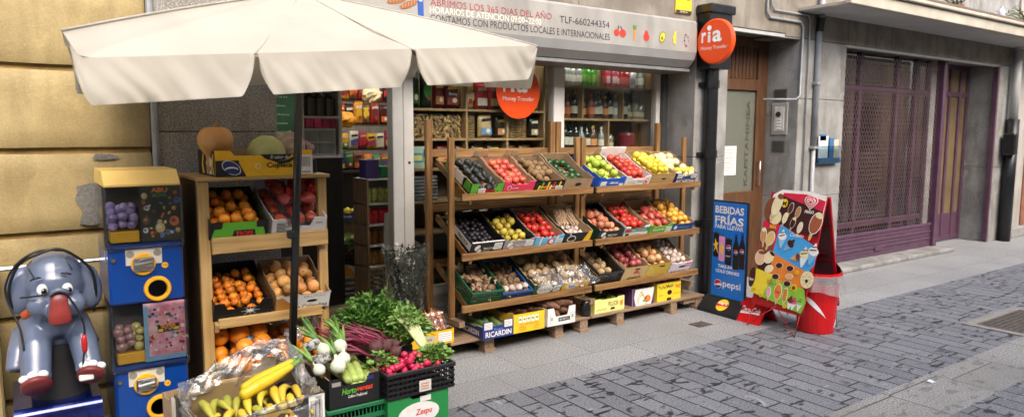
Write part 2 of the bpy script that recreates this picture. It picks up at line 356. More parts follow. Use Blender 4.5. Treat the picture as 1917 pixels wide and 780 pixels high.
gpart('recess_trim', ALU, 5.66, 6.83, 4.46, 4.50, 2.56, 2.60); gpart('recess_trim', ALU, 7.7, 11.75, 4.46, 4.52, 2.545, 2.574)
# shop interior shell
SHOPW = mat('shop_wall', (.30, .28, .24), .8, .15)
fl = mat('shop_floor_boards', (.20, .15, .09), .45, col2=(.36, .30, .21), stretch=(.6, 6, 1), scale=5, detail=6, bump=.2)
gpart('shop_floor', fl, 1.1, 7.0, 4.95, 8.9, -.02, .045, 0); gpart('shop_ceiling', SHOPW, 1.1, 7.0, 4.98, 9, 2.60, 2.7, 0)
gpart('shop_wall', SHOPW, 1.0, 1.1, 4.95, 9, 0, 2.6, 0); gpart('shop_wall', SHOPW, 7.0, 7.1, 4.99, 9, 0, 2.6, 0); gpart('shop_back_wall', SHOPW, 1.0, 7.1, 8.9, 9, 0, 2.7, 0)
gpart('door_sill', GRANITE, 1.36, 2.31, 4.45, 4.95, 0, .055)
gpart('window_base', GRANITE, 2.49, 5.2, 4.80, 4.95, 0, .32)
# white shop window frames (sub-parts: panes)
wf = MB()
for x0, x1, y0, y1, z0, z1 in ((2.31, 2.395, 4.80, 4.90, .05, 2.2), (2.405, 2.49, 4.815, 4.89, .05, 2.2), (3.83, 3.95, 4.815, 4.895, .32, 2.2), (5.085, 5.14, 4.82, 4.89, .32, 2.2), (2.49, 3.83, 4.82, 4.89, .32, .38), (3.95, 5.085, 4.82, 4.89, .32, .38)):
    wf.box(x0-gx, x1-gx, y0-4.45, y1-4.45, z0, z1, bev=.005)
wfo = wf.build('window_frame', mat('frame_white', (.62, .60, .56), .4, .06, 6), gb)
for x0, x1 in ((2.49, 3.83), (3.95, 5.085)): gpart('pane', glass('shop_glass', fac=.22), x0, x1, 4.850, 4.856, .38, 2.2, 0, wfo)
for z in (.32, 1.36): MB().lathe([(0, 0), (.011, 0), (.011, .004), (0, .005)], 10, Matrix.Translation((2.45-gx, 4.815-4.45, z)) @ Matrix.Rotation(R(90), 4, 'X')).build('frame_screw', DARKFR, wfo)
fr2 = MB()
for x0, x1, y0, y1, z0, z1 in ((1.36, 1.395, 4.80, 4.9, .05, 2.2), (5.14, 5.2, 4.78, 4.86, .3, 2.2), (1.36, 5.2, 4.70, 4.93, 2.155, 2.2)): fr2.box(x0-gx, x1-gx, y0-4.45, y1-4.45, z0, z1, bev=.003)
fr2.build('door_frame', DARKFR, gb)
# wooden house door
DW = wood('door_wood', (.065, .026, .010), (.13, .058, .022), 'z')
d = MB()
for x0, x1, z0, z1 in ((5.66, 5.80, 0, 2.6), (6.66, 6.83, 0, 2.6), (5.80, 6.66, .0, .96), (5.80, 6.66, 2.04, 2.16), (5.80, 6.66, 2.50, 2.6)): d.box(x0-gx, x1-gx, .385, .46, z0, z1, bev=.006)
for k in range(14): d.box(5.805-gx+k*.061, 5.855-gx+k*.061, .40, .45, 2.16, 2.50, bev=.006)
for x0, x1 in ((5.86, 6.60),): d.box(x0-gx, x1-gx, .372, .386, .12, .84, bev=.01)
door = d.build('house_door', DW, gb)
gpart('pane', film('door_glass', .10, .1, (.20, .205, .165), .62), 5.80, 6.66, 4.865, 4.872, .96, 2.04, 0, door)
gpart('hall_wall', mat('hall_green', (.20, .21, .16), .8, .3, 2), 5.5, 6.98, 6.2, 6.25, 0, 2.6, 0)
gpart('hall_wall', mat('hall_cream', (.34, .30, .20), .8, .3, 2), 5.60, 5.66, 4.98, 6.2, 0, 2.6, 0)
lettering('KAPITANINEA', (6.575-gx, .413, 1.02), (0, 0, 1), (-1, 0, 0), .92, .06, mat('door_lettering', (.06, .065, .055), .6), door, lift=.002)
pn = shape(rect(-.11, .10, -.16, .15), (6.27-gx, .413, 1.30), X_, Z_, plain((225, 222, 212), .7), door, 'notice', lift=.002)
for k in range(9): shape(rect(-.09, .08-.03*(k % 3), .105-k*.027, .112-k*.027), (6.27-gx, .413, 1.30), X_, Z_, plain((140, 138, 135), .7), pn, 'notice_line', lift=.0035)
MB().tube([(6.70-gx, .385, 1.02), (6.70-gx, .345, 1.02), (6.70-gx, .345, 1.28), (6.70-gx, .385, 1.28)], .009, 8).build('door_handle', STEEL, door, smooth=True)
# purple shutter and glazing
g = MB()
for k in range(6): g.box(7.74-gx, 10.28-gx, .145-(k % 2)*.008, .175, .10+k*.047, .10+k*.047+.043, bev=.006)
g.box(7.74-gx, 10.28-gx, .14, .18, .06, .10, bev=.004)
gate = g.build('roller_shutter', PURPLE, gb)
def lattice(x0, x1, z0, z1, y, w=.058, h=.052, t=.0048):
    b = MB(); rows = int((z1-z0)/h)
    for j in range(rows):
        z = z0+j*h; n = int((x1-x0)/w)
        for i in range(n):
            a = x0+(i+(j % 2)*.5)*w
            for p, q in (((a, y, z), (a+w/2, y, z+h)), ((a+w, y, z), (a+w/2, y, z+h))):
                if q[0] > x1 or p[0] > x1: continue
                p, q = Vector(p), Vector(q); dd = (q-p).normalized(); nn = Vector((-dd.z, 0, dd.x))*t
                b.faces([p-nn, q-nn, q+nn, p+nn], [(0, 1, 2, 3)])
    return b
lattice(7.70-gx, 10.37-gx, .385, 2.545, .16).build('shutter_mesh', mat('shutter_lattice', (.115, .072, .075), .4, .3, 3), gate, fix=False)
shape(rect(-.08, .08, -.03, .03), (8.9-gx, .14, .15), X_, Z_, PURPLE, gate, 'lock_plate', lift=.004, thick=.006)
MB().box(10.28-gx, 10.37-gx, .10, .20, .0, 2.574, bev=.006).build('shutter_post', PURPLE, gb)
MB().box(7.70-gx, 7.74-gx, .13, .19, .0, 2.574, bev=.004).build('shutter_post', PURPLE, gb)
MB().box(11.70-gx, 11.75-gx, .0, .06, .0, 2.55, bev=.004).build('shutter_post', PURPLE, gb)
sw = MB()
for x in (7.72, 8.55, 9.45, 9.95, 10.30): sw.box(x-gx, x+.07-gx, .30, .36, .05, 2.574, bev=.005)
for z in (.05, .42, 2.10): sw.box(7.72-gx, 10.37-gx, .305, .355, z, z+.07, bev=.004)
for x in (10.86, 11.14, 11.45, 11.69): sw.box(x-gx, x+.06-gx, .39, .45, .02, 2.574, bev=.005)
for z in (.02, 2.12, 2.5): sw.box(10.86-gx, 11.75-gx, .395, .445, z, z+.07, bev=.004)
sw.box(10.92-gx, 11.69-gx, .405, .435, .05, .42)
swo = sw.build('shop_glazing', PURPLE, gb)
gpart('pane', glass('dark_glass', (.8, .76, .74), .7), 7.74, 10.36, 4.775, 4.78, .1, 2.56, 0, swo)
gpart('door_pane', mat('frosted_amber', (.17, .125, .06), .3, .3, 2), 10.92, 11.69, 4.865, 4.872, .4, 2.55, 0, swo)
gpart('side_wall', MARBLE, 10.37, 10.86, 4.80, 4.98, 0, 2.6, 0)
gpart('display_wall', mat('dusty_interior', (.13, .08, .06), .8, .5, 1.5), 7.7, 10.6, 5.15, 5.2, 0, 2.6, 0)
gpart('display_floor', mat('dusty_floor', (.2, .17, .14), .8), 7.7, 10.6, 4.99, 5.15, 0, .05, 0)
for x0, x1, c in ((8.60, 8.82, (.75, .70, .64)), (9.42, 9.66, (.72, .52, .26)), (8.05, 8.16, (.42, .36, .31)), (9.85, 9.93, (.36, .18, .15))):
    MB().grid(lambda u, v: (x0-gx+(x1-x0)*u, .45+.025*math.sin(u*16), .35+2.15*v), 16, 6).build('curtain', mat('curtain_%d' % int(x0*100), c, .9), swo, smooth=True, fix=False)
MB().box(7.66-gx, 10.42-gx, -.12, .28, 0, .055, bev=.012).build('doorstep', MARBLE, gb)
gpart('recess_floor', SLAB, 10.42, 11.75, 4.95, 5.3, -.03, .001, 0)
# balcony
bl = MB(); bl.box(6.75-gx, 16, -.55, -.002, 2.845, 2.875); bl.box(6.70-gx, 16, -.60, -.54, 2.835, 2.955, bev=.006); bl.box(6.68-gx, 16, -.64, -.545, 2.96, 3.0, bev=.008)
bal = bl.build('balcony', mat('balcony_cream', (.44, .40, .32), .6, .15, 4), gb)
MB().box(6.72-gx, 16, -.63, -.60, 3.003, 3.03).build('balcony_edge', mat('balcony_brown', (.16, .11, .08), .5), bal)
MB().box(6.76-gx, 16, -.535, -.01, 2.838, 2.844).build('balcony_soffit', mat('soffit_white', (.50, .49, .46), .7, .1, 4), bal)
# far building on the right
fb = thing('corner_building', 'pale stone building front with a reddish door beyond the black downpipe at right', 'building', (12.3, 4.45, 0))
MB().box(0, 25, 0, 1, 0, 9.5).build('wall', stained('pale_stone', (.36, .33, .29), (.44, .41, .37), (.3, .27, .23)), fb)
MB().box(.55, 1.5, -.02, .0, .18, 2.3, bev=.004).build('door', mat('rust_door', (.26, .10, .055), .5, .25, 5), fb); MB().box(.1, 3.0, -.05, .0, 0, .15, bev=.01).build('plinth', MARBLE, fb)
# the other side of the narrow street, seen in the panes
ob = thing('opposite_building', 'pale ochre building across the narrow street, mirrored in the shop panes', 'building', (0, -2.7, 0))
MB().box(-25, 40, -1, 0, 0, 5.2).build('wall', mat('opposite_plaster', (.62, .55, .42), .8, .12, 1), ob)
for i in range(14): w_ = MB().box(-12+i*2.6, -10.7+i*2.6, .0, .02, 1.0, 2.5).build('window', mat('opposite_window', (.05, .055, .06), .15), ob)
# ================================================================== SIGNS, PIPES AND STREET FURNITURE
# ---- hand painted shutter box over the shop
sb = thing('shop_sign', 'long grey shutter box over the shop hand painted with opening hours and vegetables', 'sign', (1.37, 4.40, 2.17))
SBOX = stained('painted_sign', (.25, .238, .212), (.31, .295, .27), (.19, .18, .165), spk=.05, bump=.05)
pr = [(0, .42), (-.015, .40), (-.025, .14), (.0, .07), (.06, .01), (.09, .0), (.45, .0), (.45, .42)]
MB().prism([(0, y, z) for y, z in pr], (3.745, 0, 0)).build('box_body', SBOX, sb)
MB().prism([(0, y*1.02-.004, z-.002) for y, z in pr[2:6]] + [(0, .2, .02), (0, .03, .16)], (3.735, 0, 0)).build('lower_lip', mat('lip_sheen_grey', (.30, .30, .295), .4, .08, 5), sb)  # light reflected by the lower curve is put into this paler grey
MB().box(0, 3.75, .05, .42, -.03, -.002, bev=.004).build('shutter_rail', mat('rail_grey', (.20, .20, .20), .4), sb)
INK = mat('paint_black', (.025, .022, .03), .6, .3, 30); RED = mat('paint_red', (.30, .03, .03), .6, .3, 30); CREAM = mat('paint_cream', (.70, .66, .52), .6, .2, 30)
def on_sign(x, z): k = (z-2.17-.14)/.26; return (x-1.37, -.025+.010*k, z-2.17)
SYA = (0, .010, .26)
def stext(s, x0, x1, z, h, m, b=0): lettering(s, on_sign(x0, z), X_, SYA, x1-x0, h, m, sb, bold=b, lift=.002)
stext('ABRIMOS LOS 365 DIAS DEL AÑO', 2.40, 3.452, 2.447, .058, RED, -.004)
stext('HORARIOS DE ATENCION 09:00~22:00', 2.395, 3.35, 2.397, .044, CREAM, -.002)
stext('CONTAMOS CON PRODUCTOS LOCALES E INTERNACIONALES', 2.398, 4.053, 2.337, .05, INK, -.002)
stext('TLF-660244354', 3.531, 4.051, 2.433, .052, INK, -.002)
stext('ALIMENTO', 1.66, 2.22, 2.487, .06, INK, .012)
def sshape(poly, x, z, m, name, lift=.002): return shape(poly, on_sign(x, z), X_, SYA, m, sb, name, lift)
c_red, c_or, c_gr, c_ye, c_br, c_bl = plain((190, 50, 35)), plain((215, 125, 40)), plain((95, 125, 45)), plain((205, 180, 50)), plain((140, 85, 45)), plain((35, 75, 150))
for x, r_ in ((4.13, .028), (4.20, .033)): sshape(ell(0, 0, r_*1.1, r_), x, 2.405, c_red, 'painted_tomato', .002+r_*.02)
for a in (0, 1): sshape([(-.004, 0), (.004, 0), (.012-.03*a, .03), (.004-.03*a, .032)], 4.145+.05*a, 2.43, INK, 'painted_stalk', .004)
sshape([(-.012, .02), (.018, .03), (.005, -.065), (-.005, -.06)], 4.335, 2.42, c_or, 'painted_carrot')
for a in (-1, 0, 1): sshape([(-.004+a*.008, .02), (.006+a*.008, .025), (.006+a*.02, .065), (-.003+a*.02, .06)], 4.338, 2.42, c_gr, 'painted_leaf', .003)
sshape(ell(0, 0, .036, .034), 4.475, 2.395, c_red, 'painted_pear'); sshape(ell(0, 0, .022, .026), 4.475, 2.425, c_red, 'painted_pear', .003)
sshape(ell(0, 0, .036, .052, rot=-30), 4.67, 2.41, c_gr, 'painted_avocado'); sshape(ell(0, 0, .027, .042, rot=-30), 4.67, 2.41, c_ye, 'painted_avocado', .003); sshape(ell(0, 0, .014, .015), 4.665, 2.40, c_br, 'painted_stone', .004)
for a in (0, 1, 2): sshape([(.02, .06), (-.02-.014*a+.03, .0), (-.015-.012*a+.03, -.05), (.0-.006*a+.03, -.055), (.01-.004*a+.02, -.01), (.03, .055)], 4.80+.008*a, 2.415, c_ye, 'painted_banana', .002+.0008*a)
for a in range(9):
    t = a/8*5.2; sshape(ell(.03*math.cos(t)*(1-.04*a), .05*math.sin(t), .006, .010), 4.975, 2.405, INK if a % 2 else plain((150, 95, 90)), 'painted_doodle')
sshape(ell(0, 0, .06, .05, a1=180), 2.0, 2.46, c_gr, 'painted_cabbage'); sshape(ell(0, .01, .035, .05, a1=180), 2.0, 2.46, c_ye, 'painted_cabbage', .003)
sshape(ell(0, 0, .075, .022, rot=16), 2.15, 2.455, c_br, 'painted_loaf'); sshape(ell(0, 0, .07, .02, rot=22), 2.235, 2.435, c_br, 'painted_loaf', .003)
for k in range(5):
    sshape(rect(-.003, .003, -.012, .012), 2.10+.024*k, 2.446+.006*k, plain((185, 130, 75)), 'loaf_cut', .004)
    sshape(rect(-.003, .003, -.012, .012), 2.19+.022*k, 2.420+.008*k, plain((185, 130, 75)), 'loaf_cut', .005)
sshape(rect(-.022, .022, -.08, .11), 2.325, 2.445, c_bl, 'painted_bottle'); sshape(rect(-.012, .012, .02, .05), 2.325, 2.445, CREAM, 'bottle_label', .004)
# ---- yellow notice plates on the lintel
pl = tag(MB().box(0, .205, 0, .012, 0, .2, bev=.003).build('warning_plate', plain((235, 190, 20), .4)), 'small yellow alarm notice plate on the lintel beside the round orange sign', 'sign'); pl.location = (4.895, 4.436, 2.645)
MB().box(.002, .203, -.002, 0, .002, .03).build('black_band', INK, pl)
lettering('ZONA\nCONECTADA', (.02, -.001, .12), X_, Z_, .165, .06, INK, pl, bold=.01)
lettering('SEGUR 24H', (.05, -.003, .009), X_, Z_, .1, .014, CREAM, pl)
for k in range(3): shape(ell(0, 0, .014, .018), (.05+.05*k, -.001, .075), X_, Z_, plain((250, 215, 80)), pl, 'pictogram')
pl2 = tag(MB().box(0, .20, 0, .012, 0, .22, bev=.003).build('warning_plate', plain((235, 190, 20), .4)), 'small yellow alarm notice plate on the granite above the umbrella top', 'sign'); pl2.location = (1.09, 4.436, 2.34)
MB().box(-.012, -.002, 0, .012, 0, .22).build('dark_edge', INK, pl2)
# ---- round orange money-transfer signs
ORANGE = mat('sign_orange', hexc(232, 78, 22), .35, .04, 4); OWH = mat('sign_white', (.85, .84, .82), .4)
def round_sign(root, r_, y0):
    """disc lettering in the local xz plane, facing -y"""
    F = lambda x, z: (x*r_, y0, z*r_)
    lettering('r', F(-.70, -.02), X_, Z_, .26*r_, .46*r_, OWH, root, bold=.028); lettering('i', F(-.36, -.02), X_, Z_, .17*r_, .46*r_, OWH, root, bold=.028).name = 'lettering'
    lettering('a', F(-.10, -.03), X_, Z_, .50*r_, .50*r_, OWH, root, bold=.028); shape(ell(0, 0, .115*r_, .115*r_), F(-.275, .60), X_, Z_, OWH, root, 'dot', .002)
    lettering('Money Transfer', F(-.72, -.38), X_, Z_, 1.44*r_, .2*r_, OWH, root, bold=-.003)
rs = thing('projecting_sign', 'round orange money transfer sign projecting from the wall beside the shutter box', 'sign', (5.15, 4.19, 2.39), rz=R(-90))
MB().lathe([(0, -.025), (.185, -.025), (.197, -.015), (.197, .015), (.185, .025), (0, .025)], 40, Matrix.Rotation(R(90), 4, 'X')).build('disc', ORANGE, rs, smooth=False)
MB().box(-.262, -.23, -.02, .02, -.13, .13, bev=.003).build('wall_bracket', ORANGE, rs); MB().box(-.24, -.17, -.012, .012, -.06, .06).build('arm', ORANGE, rs)
round_sign(rs, .20, -.026)
ws = thing('window_sign', 'round orange money transfer sticker on the shop window under the umbrella edge', 'sign', (3.477, 4.846, 1.922))
MB().lathe([(0, 0), (.222, 0), (.222, .003), (0, .003)], 40, Matrix.Rotation(R(90), 4, 'X')).build('disc', ORANGE, ws); round_sign(ws, .222, -.0035)
# ---- pipes on the wall
bp_ = thing('downpipe', 'black cast iron downpipe with a square hopper between shop and wooden house door', 'downpipe', (5.34, 4.375, 0))
MB().tube([(0, 0, 0), (0, 0, 2.2)], .062, 14, False).build('pipe', BLACKM, bp_, smooth=True)
for z in (.72, 1.36, 2.0): MB().tube([(0, 0, z), (0, 0, z+.07)], .071, 14).build('pipe_collar', BLACKM, bp_); MB().box(-.10, .10, .03, .07, z+.02, z+.05).build('pipe_bracket', BLACKM, bp_)
MB().box(-.15, .155, -.09, .07, 2.17, 2.72, bev=.012).box(-.17, .175, -.11, .07, 2.66, 2.74, bev=.01).build('hopper', BLACKM, bp_)
p2 = thing('downpipe', 'black iron downpipe base with grey upper pipe at the far right of the street', 'downpipe', (12.08, 4.36, 0))
MB().tube([(0, 0, 0), (0, 0, 1.8)], .085, 12).build('pipe', BLACKM, p2, smooth=True); MB().tube([(0, 0, 1.8), (0, 0, 2.8)], .06, 12).build('upper_pipe', ALU, p2, smooth=True); MB().box(-.2, -.07, -.12, .05, 1.28, 1.6, bev=.02).build('junction_box', BLACKM, p2)
GP = mat('grey_pipe', (.27, .28, .29), .45, .15, 10)
gp_ = thing('conduit_pipe', 'slim grey pipe running down the marble wall left of the leaflet box', 'pipe', (7.10, 4.42, 0))
MB().tube([(0, 0, 1.42), (0, 0, 2.62), (0, -.02, 2.75), (0, -.02, 3.2)], .03, 10).build('pipe', GP, gp_, smooth=True); MB().tube([(0, 0, .0), (0, 0, 1.45)], .022, 10).build('lower_pipe', mat('pipe_pale', (.33, .33, .33), .5), gp_, smooth=True)
MB().tube([(0, -.005, 2.66), (0, -.02, 2.80)], .042, 10).build('black_joint', BLACKM, gp_)
for z in (.5, 1.42, 2.1): MB().box(-.045, .045, -.035, .03, z, z+.03, bev=.004).build('clip', GP, gp_)
cp = thing('cable_conduit', 'bent grey cable conduit looping above the wooden house door', 'conduit', (6.2, 4.43, 2.6))
MB().tube([(0, 0, .6), (0, 0, .18), (.05, 0, .13), (.57, 0, .13), (.62, .0, .08), (.62, 0, -.62), (.55, .0, -.66), (.3, .22, -.66)], .012, 8).build('conduit', GP, cp, smooth=True)
MB().tube([(.07, 0, .6), (.07, 0, .26), (.12, 0, .21), (.70, 0, .21), (.74, 0, .16), (.74, 0, -2.5)], .009, 8).build('conduit', GP, cp, smooth=True)
ic = thing('intercom', 'steel door intercom panel with call buttons on the side wall by the house door', 'intercom', (6.826, 4.66, 1.74), rz=R(-90))
MB().box(-.10, .10, -.012, 0, -.17, .17, bev=.006).build('plate', mat('intercom_plate', (.45, .44, .42), .4, .1, 5, metal=.4), ic)
MB().box(-.06, .06, -.018, -.012, -.13, .13, bev=.003).build('face', mat('intercom_face', (.62, .60, .56), .5), ic)
MB().lathe([(0, 0), (.03, 0), (.03, .004), (0, .004)], 16, Matrix.Translation((-.01, -.019, .05)) @ Matrix.Rotation(R(90), 4, 'X')).build('speaker_grille', INK, ic)
for k in range(4): MB().box(-.03, .03, -.022, -.018, -.11+k*.032, -.092+k*.032, bev=.002).build('button', WHITE, ic)
for z, l in ((2.0, 'small dark vent plate above the steel door intercom'), (1.45, 'small dark vent plate below the steel door intercom')):
    v = thing('vent_plate', l, 'vent', (6.827, 4.66, z), rz=R(-90)); MB().box(-.08, .08, -.01, 0, -.06, .06, bev=.003).build('plate', mat('vent_dark', (.09, .09, .085), .5), v)
    for k in range(4): MB().box(-.065, .065, -.014, -.01, -.045+k*.026, -.035+k*.026).build('slat', DARKFR, v)
lb = thing('leaflet_box', 'clear blue-edged leaflet holder full of flyers on the marble wall', 'leaflet box', (7.37, 4.44, 1.41))
MB().box(-.20, .22, -.05, .0, -.15, .04, bev=.006).build('holder', glass('acrylic', (.75, .86, .95)), lb)
for x0, x1, z0, z1, c in ((-.19, -.01, -.13, .15, (225, 225, 220)), (.02, .10, -.12, .13, (60, 110, 160)), (.11, .20, -.13, .11, (210, 195, 170)), (-.17, -.05, .10, .17, (70, 120, 170))): MB().box(x0, x1, -.03, -.02, z0, z1).build('flyer', plain(c), lb)
MB().box(-.20, .22, -.045, -.035, -.15, -.09).build('blue_edge', plain((70, 115, 150)), lb)
# ---- balcony plants and bottle
LEAF = mat('leaf_grey_green', (.16, .19, .09), .6, .4, 20, rnd=.5)
bb = MB().lathe([(0, 0), (.04, 0), (.042, .10), (.03, .13), (.014, .15), (.014, .17), (0, .17)], 12).build('plastic_bottle', mat('lilac_plastic', (.62, .60, .72), .3)); bb.location = (10.25, 3.92, 3.0); tag(bb, 'small white and lilac plastic bottle standing on the balcony edge', 'bottle')
def sprig(n, h, sp, m=LEAF):
    b = MB()
    for i in range(n):
        a = random.uniform(0, 6.28); r0_ = random.uniform(0, sp*.2); p = Vector((r0_*math.cos(a), r0_*math.sin(a), 0)); d = Vector((math.cos(a)*random.uniform(.1, sp*4), math.sin(a)*random.uniform(.1, sp*4), 1)).normalized()*h/5
        path = [p.copy()]
        for k in range(5): p = p+d; d = d+Vector((math.cos(a)*.012, math.sin(a)*.012, -.006)); path.append(p.copy())
        b.tube(path, [.004]*5+[.001], 4)
        for q in path[1:]:
            for s_ in range(3):
                e = Vector((random.uniform(-1, 1), random.uniform(-1, 1), random.uniform(-.4, .6))).normalized()*.04; f_ = e.cross(Vector((0, 0, 1))).normalized()*.012
                b.faces([q, q+e*.5+f_, q+e, q+e*.5-f_], [(0, 1, 2, 3)])
    return b
for x, l in ((9.15, 'trailing grey-green pot plant at the left end of the balcony edge'), (11.2, 'dry grass-like pot plant by the white bag on the balcony')):
    r_ = thing('balcony_plant', l, 'plant', (x, 3.98, 2.96)); MB().lathe([(0, 0), (.07, 0), (.09, .12), (.08, .12), (0, .10)], 12).build('pot', mat('terracotta', (.3, .13, .07)), r_); sprig(16, .30, .25).build('foliage', LEAF, r_, fix=False, M=Matrix.Translation((0, 0, .1)))
wb = MB().grid(lambda u, v: (.12*math.cos(u*6.28)*(1-.4*v)+.015*math.sin(v*30), .1*math.sin(u*6.28)*(1-.4*v), .45*v), 14, 8).build('white_bag', WHITEB, smooth=True); wb.location = (11.65, 4.0, 3.0); tag(wb, 'pale crumpled sack standing at the right end of the balcony', 'bag')
# ---- street ironwork and litter
gr = thing('manhole_grate', 'square cast iron grid cover in a pale concrete frame set into the slate street', 'drain cover', (7.0, 2.35, 0))
MB().box(-.52, .52, -.25, -.17, 0, .006, bev=.002).box(-.52, .52, .17, .25, 0, .006, bev=.002).box(-.52, -.44, -.17, .17, 0, .006, bev=.002).box(.44, .52, -.17, .17, 0, .006, bev=.002).build('concrete_frame', mat('concrete_pale', (.24, .225, .20), .8, .2, 20), gr)
IRON = mat('cast_iron', (.10, .085, .07), .6, .35, 25, bump=.3)
b = MB(); b.box(-.44, .44, -.17, .17, -.004, .002)
for k in range(22): b.box(-.43+k*.04, -.415+k*.04, -.165, .165, .002, .005)
for k in range(8): b.box(-.43, .43, -.16+k*.044, -.148+k*.044, .0025, .0055)
b.build('grid_cover', IRON, gr)
dr = thing('valve_cover', 'small rusty water valve lid in the granite pavement near the pallet', 'drain cover', (4.64, 3.835, 0)); MB().box(-.085, .085, -.06, .06, 0, .004, bev=.002).build('lid', mat('rusty_iron', (.09, .05, .035), .7, .4, 30), dr)
for k in range(5): MB().box(-.07, .07, -.048+k*.022, -.038+k*.022, .004, .006).build('rib', IRON, dr)
pp = MB().grid(lambda u, v: (.05*u, .045*v, .004+.003*math.sin(u*5+v*3)), 5, 5).build('paper_scrap', plain((215, 225, 225), .8)); pp.location = (4.76, 2.05, 0); tag(pp, 'white scrap of paper lying on the concrete gutter slabs', 'litter')
# ---- blue drinks sign with black base
ps = thing('drinks_sign', 'upright blue cold drinks sign with white lettering on a black weighted base', 'sign', (5.13, 3.95, 0), rz=R(-92))
BLUE = mat('sign_blue', hexc(14, 116, 205), .35, .06, 3)
b = MB(); b.prism([(-.215, -.11, 0), (.215, -.11, 0), (.215, .11, 0), (-.215, .11, 0)], (0, 0, .02)); b.prism([(-.225, -.13, .0), (-.225, -.13, .03), (-.225, -.02, .135), (-.225, .02, .135), (-.225, .13, .03), (-.225, .13, 0)], (.43, 0, 0)); b.build('base', BLACKP, ps)
MB().box(-.19, .195, -.012, .012, .10, 1.0, bev=.004).build('frame', BLACKP, ps); MB().box(-.178, .183, -.0145, -.012, .14, .985).build('panel', BLUE, ps)
T = lambda s, x0, x1, z, h, b_=.03, m=OWH: lettering(s, (x0, -.0145, z), X_, Z_, x1-x0, h, m, ps, bold=b_)
T('BEBIDAS', -.155, .155, .885, .065, .026); T('FRÍAS', -.155, .155, .79, .088, .026); T('PARA LLEVAR', -.155, .155, .748, .038, .02)
T('TAKE AWAY', -.105, .115, .40, .03, .03); T('COLD DRINKS', -.13, .13, .355, .03, .03); T('pepsi', -.045, .15, .215, .075, .01)
def pg(poly, x, z, m, name, l=.0160): return shape(poly, (x, 0, z), X_, Z_, m, ps, name, l)
BR, BB = plain((205, 30, 45)), plain((10, 60, 150))
def globe(x, z, r_, l=.0162):
    pg(ell(0, 0, r_, r_), x, z, OWH, 'emblem', l); pg(ell(0, 0, r_*.92, r_*.92, a0=8, a1=188)+[(-r_*.3, -.02*r_), (r_*.4, .25*r_)], x, z, BR, 'emblem_top', l+.001); pg(ell(0, 0, r_*.92, r_*.92, a0=200, a1=345)+[(r_*.3, -.25*r_), (-r_*.3, -.35*r_)], x, z, BB, 'emblem_base', l+.001)
globe(-.10, .25, .042)
PK = plain((225, 150, 195)); DK = plain((14, 14, 18)); YE = plain((240, 200, 40))
for x, z, w_, h_, m in ((-.135, .60, .03, .11, DK), (-.07, .575, .032, .115, PK), (.005, .555, .034, .12, DK)):
    pg([(-w_, -h_+.012), (-w_+.008, -h_), (w_-.008, -h_), (w_, -h_+.012), (w_, h_-.016), (w_-.008, h_), (-w_+.008, h_), (-w_, h_-.016)], x, z, m, 'can'); pg(rect(-w_+.004, w_-.004, h_-.006, h_+.004), x, z, STEEL, 'can_rim', .0165)
    if x < 0: pg([(-.025, -.06), (.0, -.02), (.028, -.07), (.012, .0), (.03, .03), (.005, .03), (-.01, .07), (-.01, .025), (-.03, .01), (-.01, -.01)], x, z-.01, YE, 'star', .018)
globe(.007, .59, .026, .0185); lettering('pepsi', (-.02, -.0185, .505), X_, Z_, .05, .02, OWH, ps)
for x, z in ((.085, .555), (.15, .57)):
    pg([(-.03, -.15), (.03, -.15), (.032, .05), (.012, .11), (.012, .15), (-.012, .15), (-.012, .11), (-.032, .05)], x, z, DK, 'bottle'); pg(rect(-.013, .013, .14, .165), x, z, BB, 'bottle_cap', .0165); globe(x, z+.005, .022, .0185)
lg = MB(); 
shape(ell(0, 0, .062, .062), (.01, -.073, .082), X_, (0, .72, .69), YE, ps, 'yellow_disc', .004); shape([(-.06, -.02), (.06, -.005), (.062, .022), (-.058, .01)], (.01, -.073, .082), X_, (0, .72, .69), BR, ps, 'red_ribbon', .006)
lettering("Lay's", (-.035, -.076, .078), X_, (0, .72, .69), .09, .04, OWH, ps, bold=.02, lift=.0085)
# ---- small red floor sign
ct = thing('floor_sign', 'low red tent-shaped floor sign with white script lettering', 'sign', (5.135, 3.655, 0))
def tent(m=None): return [(-.135, 0, 0), (0, 0, .185), (.012, 0, .185), (.135, 0, 0), (.115, 0, 0), (.006, 0, .165), (-.115, 0, 0)]
MB().prism([(x, -.125, z) for x, y, z in tent()], (0, .25, 0)).build('red_panel', REDM, ct)
TX, TY = (0, -1, 0), (.135, 0, .185)
lettering('Coca-Cola', (-.082, .10, .071), TX, TY, .19, .06, OWH, ct, bold=.012, slant=.3, lift=.003)
shape([(0, 0), (.19, .02), (.192, .03), (.0, .012)], (-.090, .10, .060), TX, TY, OWH, ct, 'swash', .003)
# ---- red bin with liner
bn = thing('litter_bin', 'red round litter bin with white wave stripe and loose clear liner behind ice cream board', 'bin', (5.285, 3.195, 0))
b = MB(); b.lathe([(0, .0), (.138, .0), (.142, .01), (.165, .40), (.155, .40), (.135, .03), (0, .03)], 28); b.build('body', REDM, bn, smooth=False)
wv = MB()
def wave(a0, a1, z0, z1, th):
    def fn(u, v):
        a = R(a0+(a1-a0)*u); z = z0+(z1-z0)*u**1.6+th*math.sin(math.pi*min(1, u*1.1+.03))*(v-.5); r_ = .142+.0575*z+.0015; return (r_*math.cos(a), r_*math.sin(a), z)
    return fn
wv.grid(wave(165, 250, .30, .10, .05), 24, 4); wv.grid(wave(330, 268, .16, .02, .09), 20, 4); wv.build('white_wave', OWH, bn, smooth=True, fix=False)
MB().lathe([(.163, .455), (.182, .455), (.185, .47), (.182, .49), (.163, .49)], 28).build('rim', REDM, bn)
MB().lathe([(.178, .49), (.16, .53), (.10, .60), (.05, .63), (0, .635)], 20, a0=R(-60), a1=R(200)).build('lid', REDM, bn)
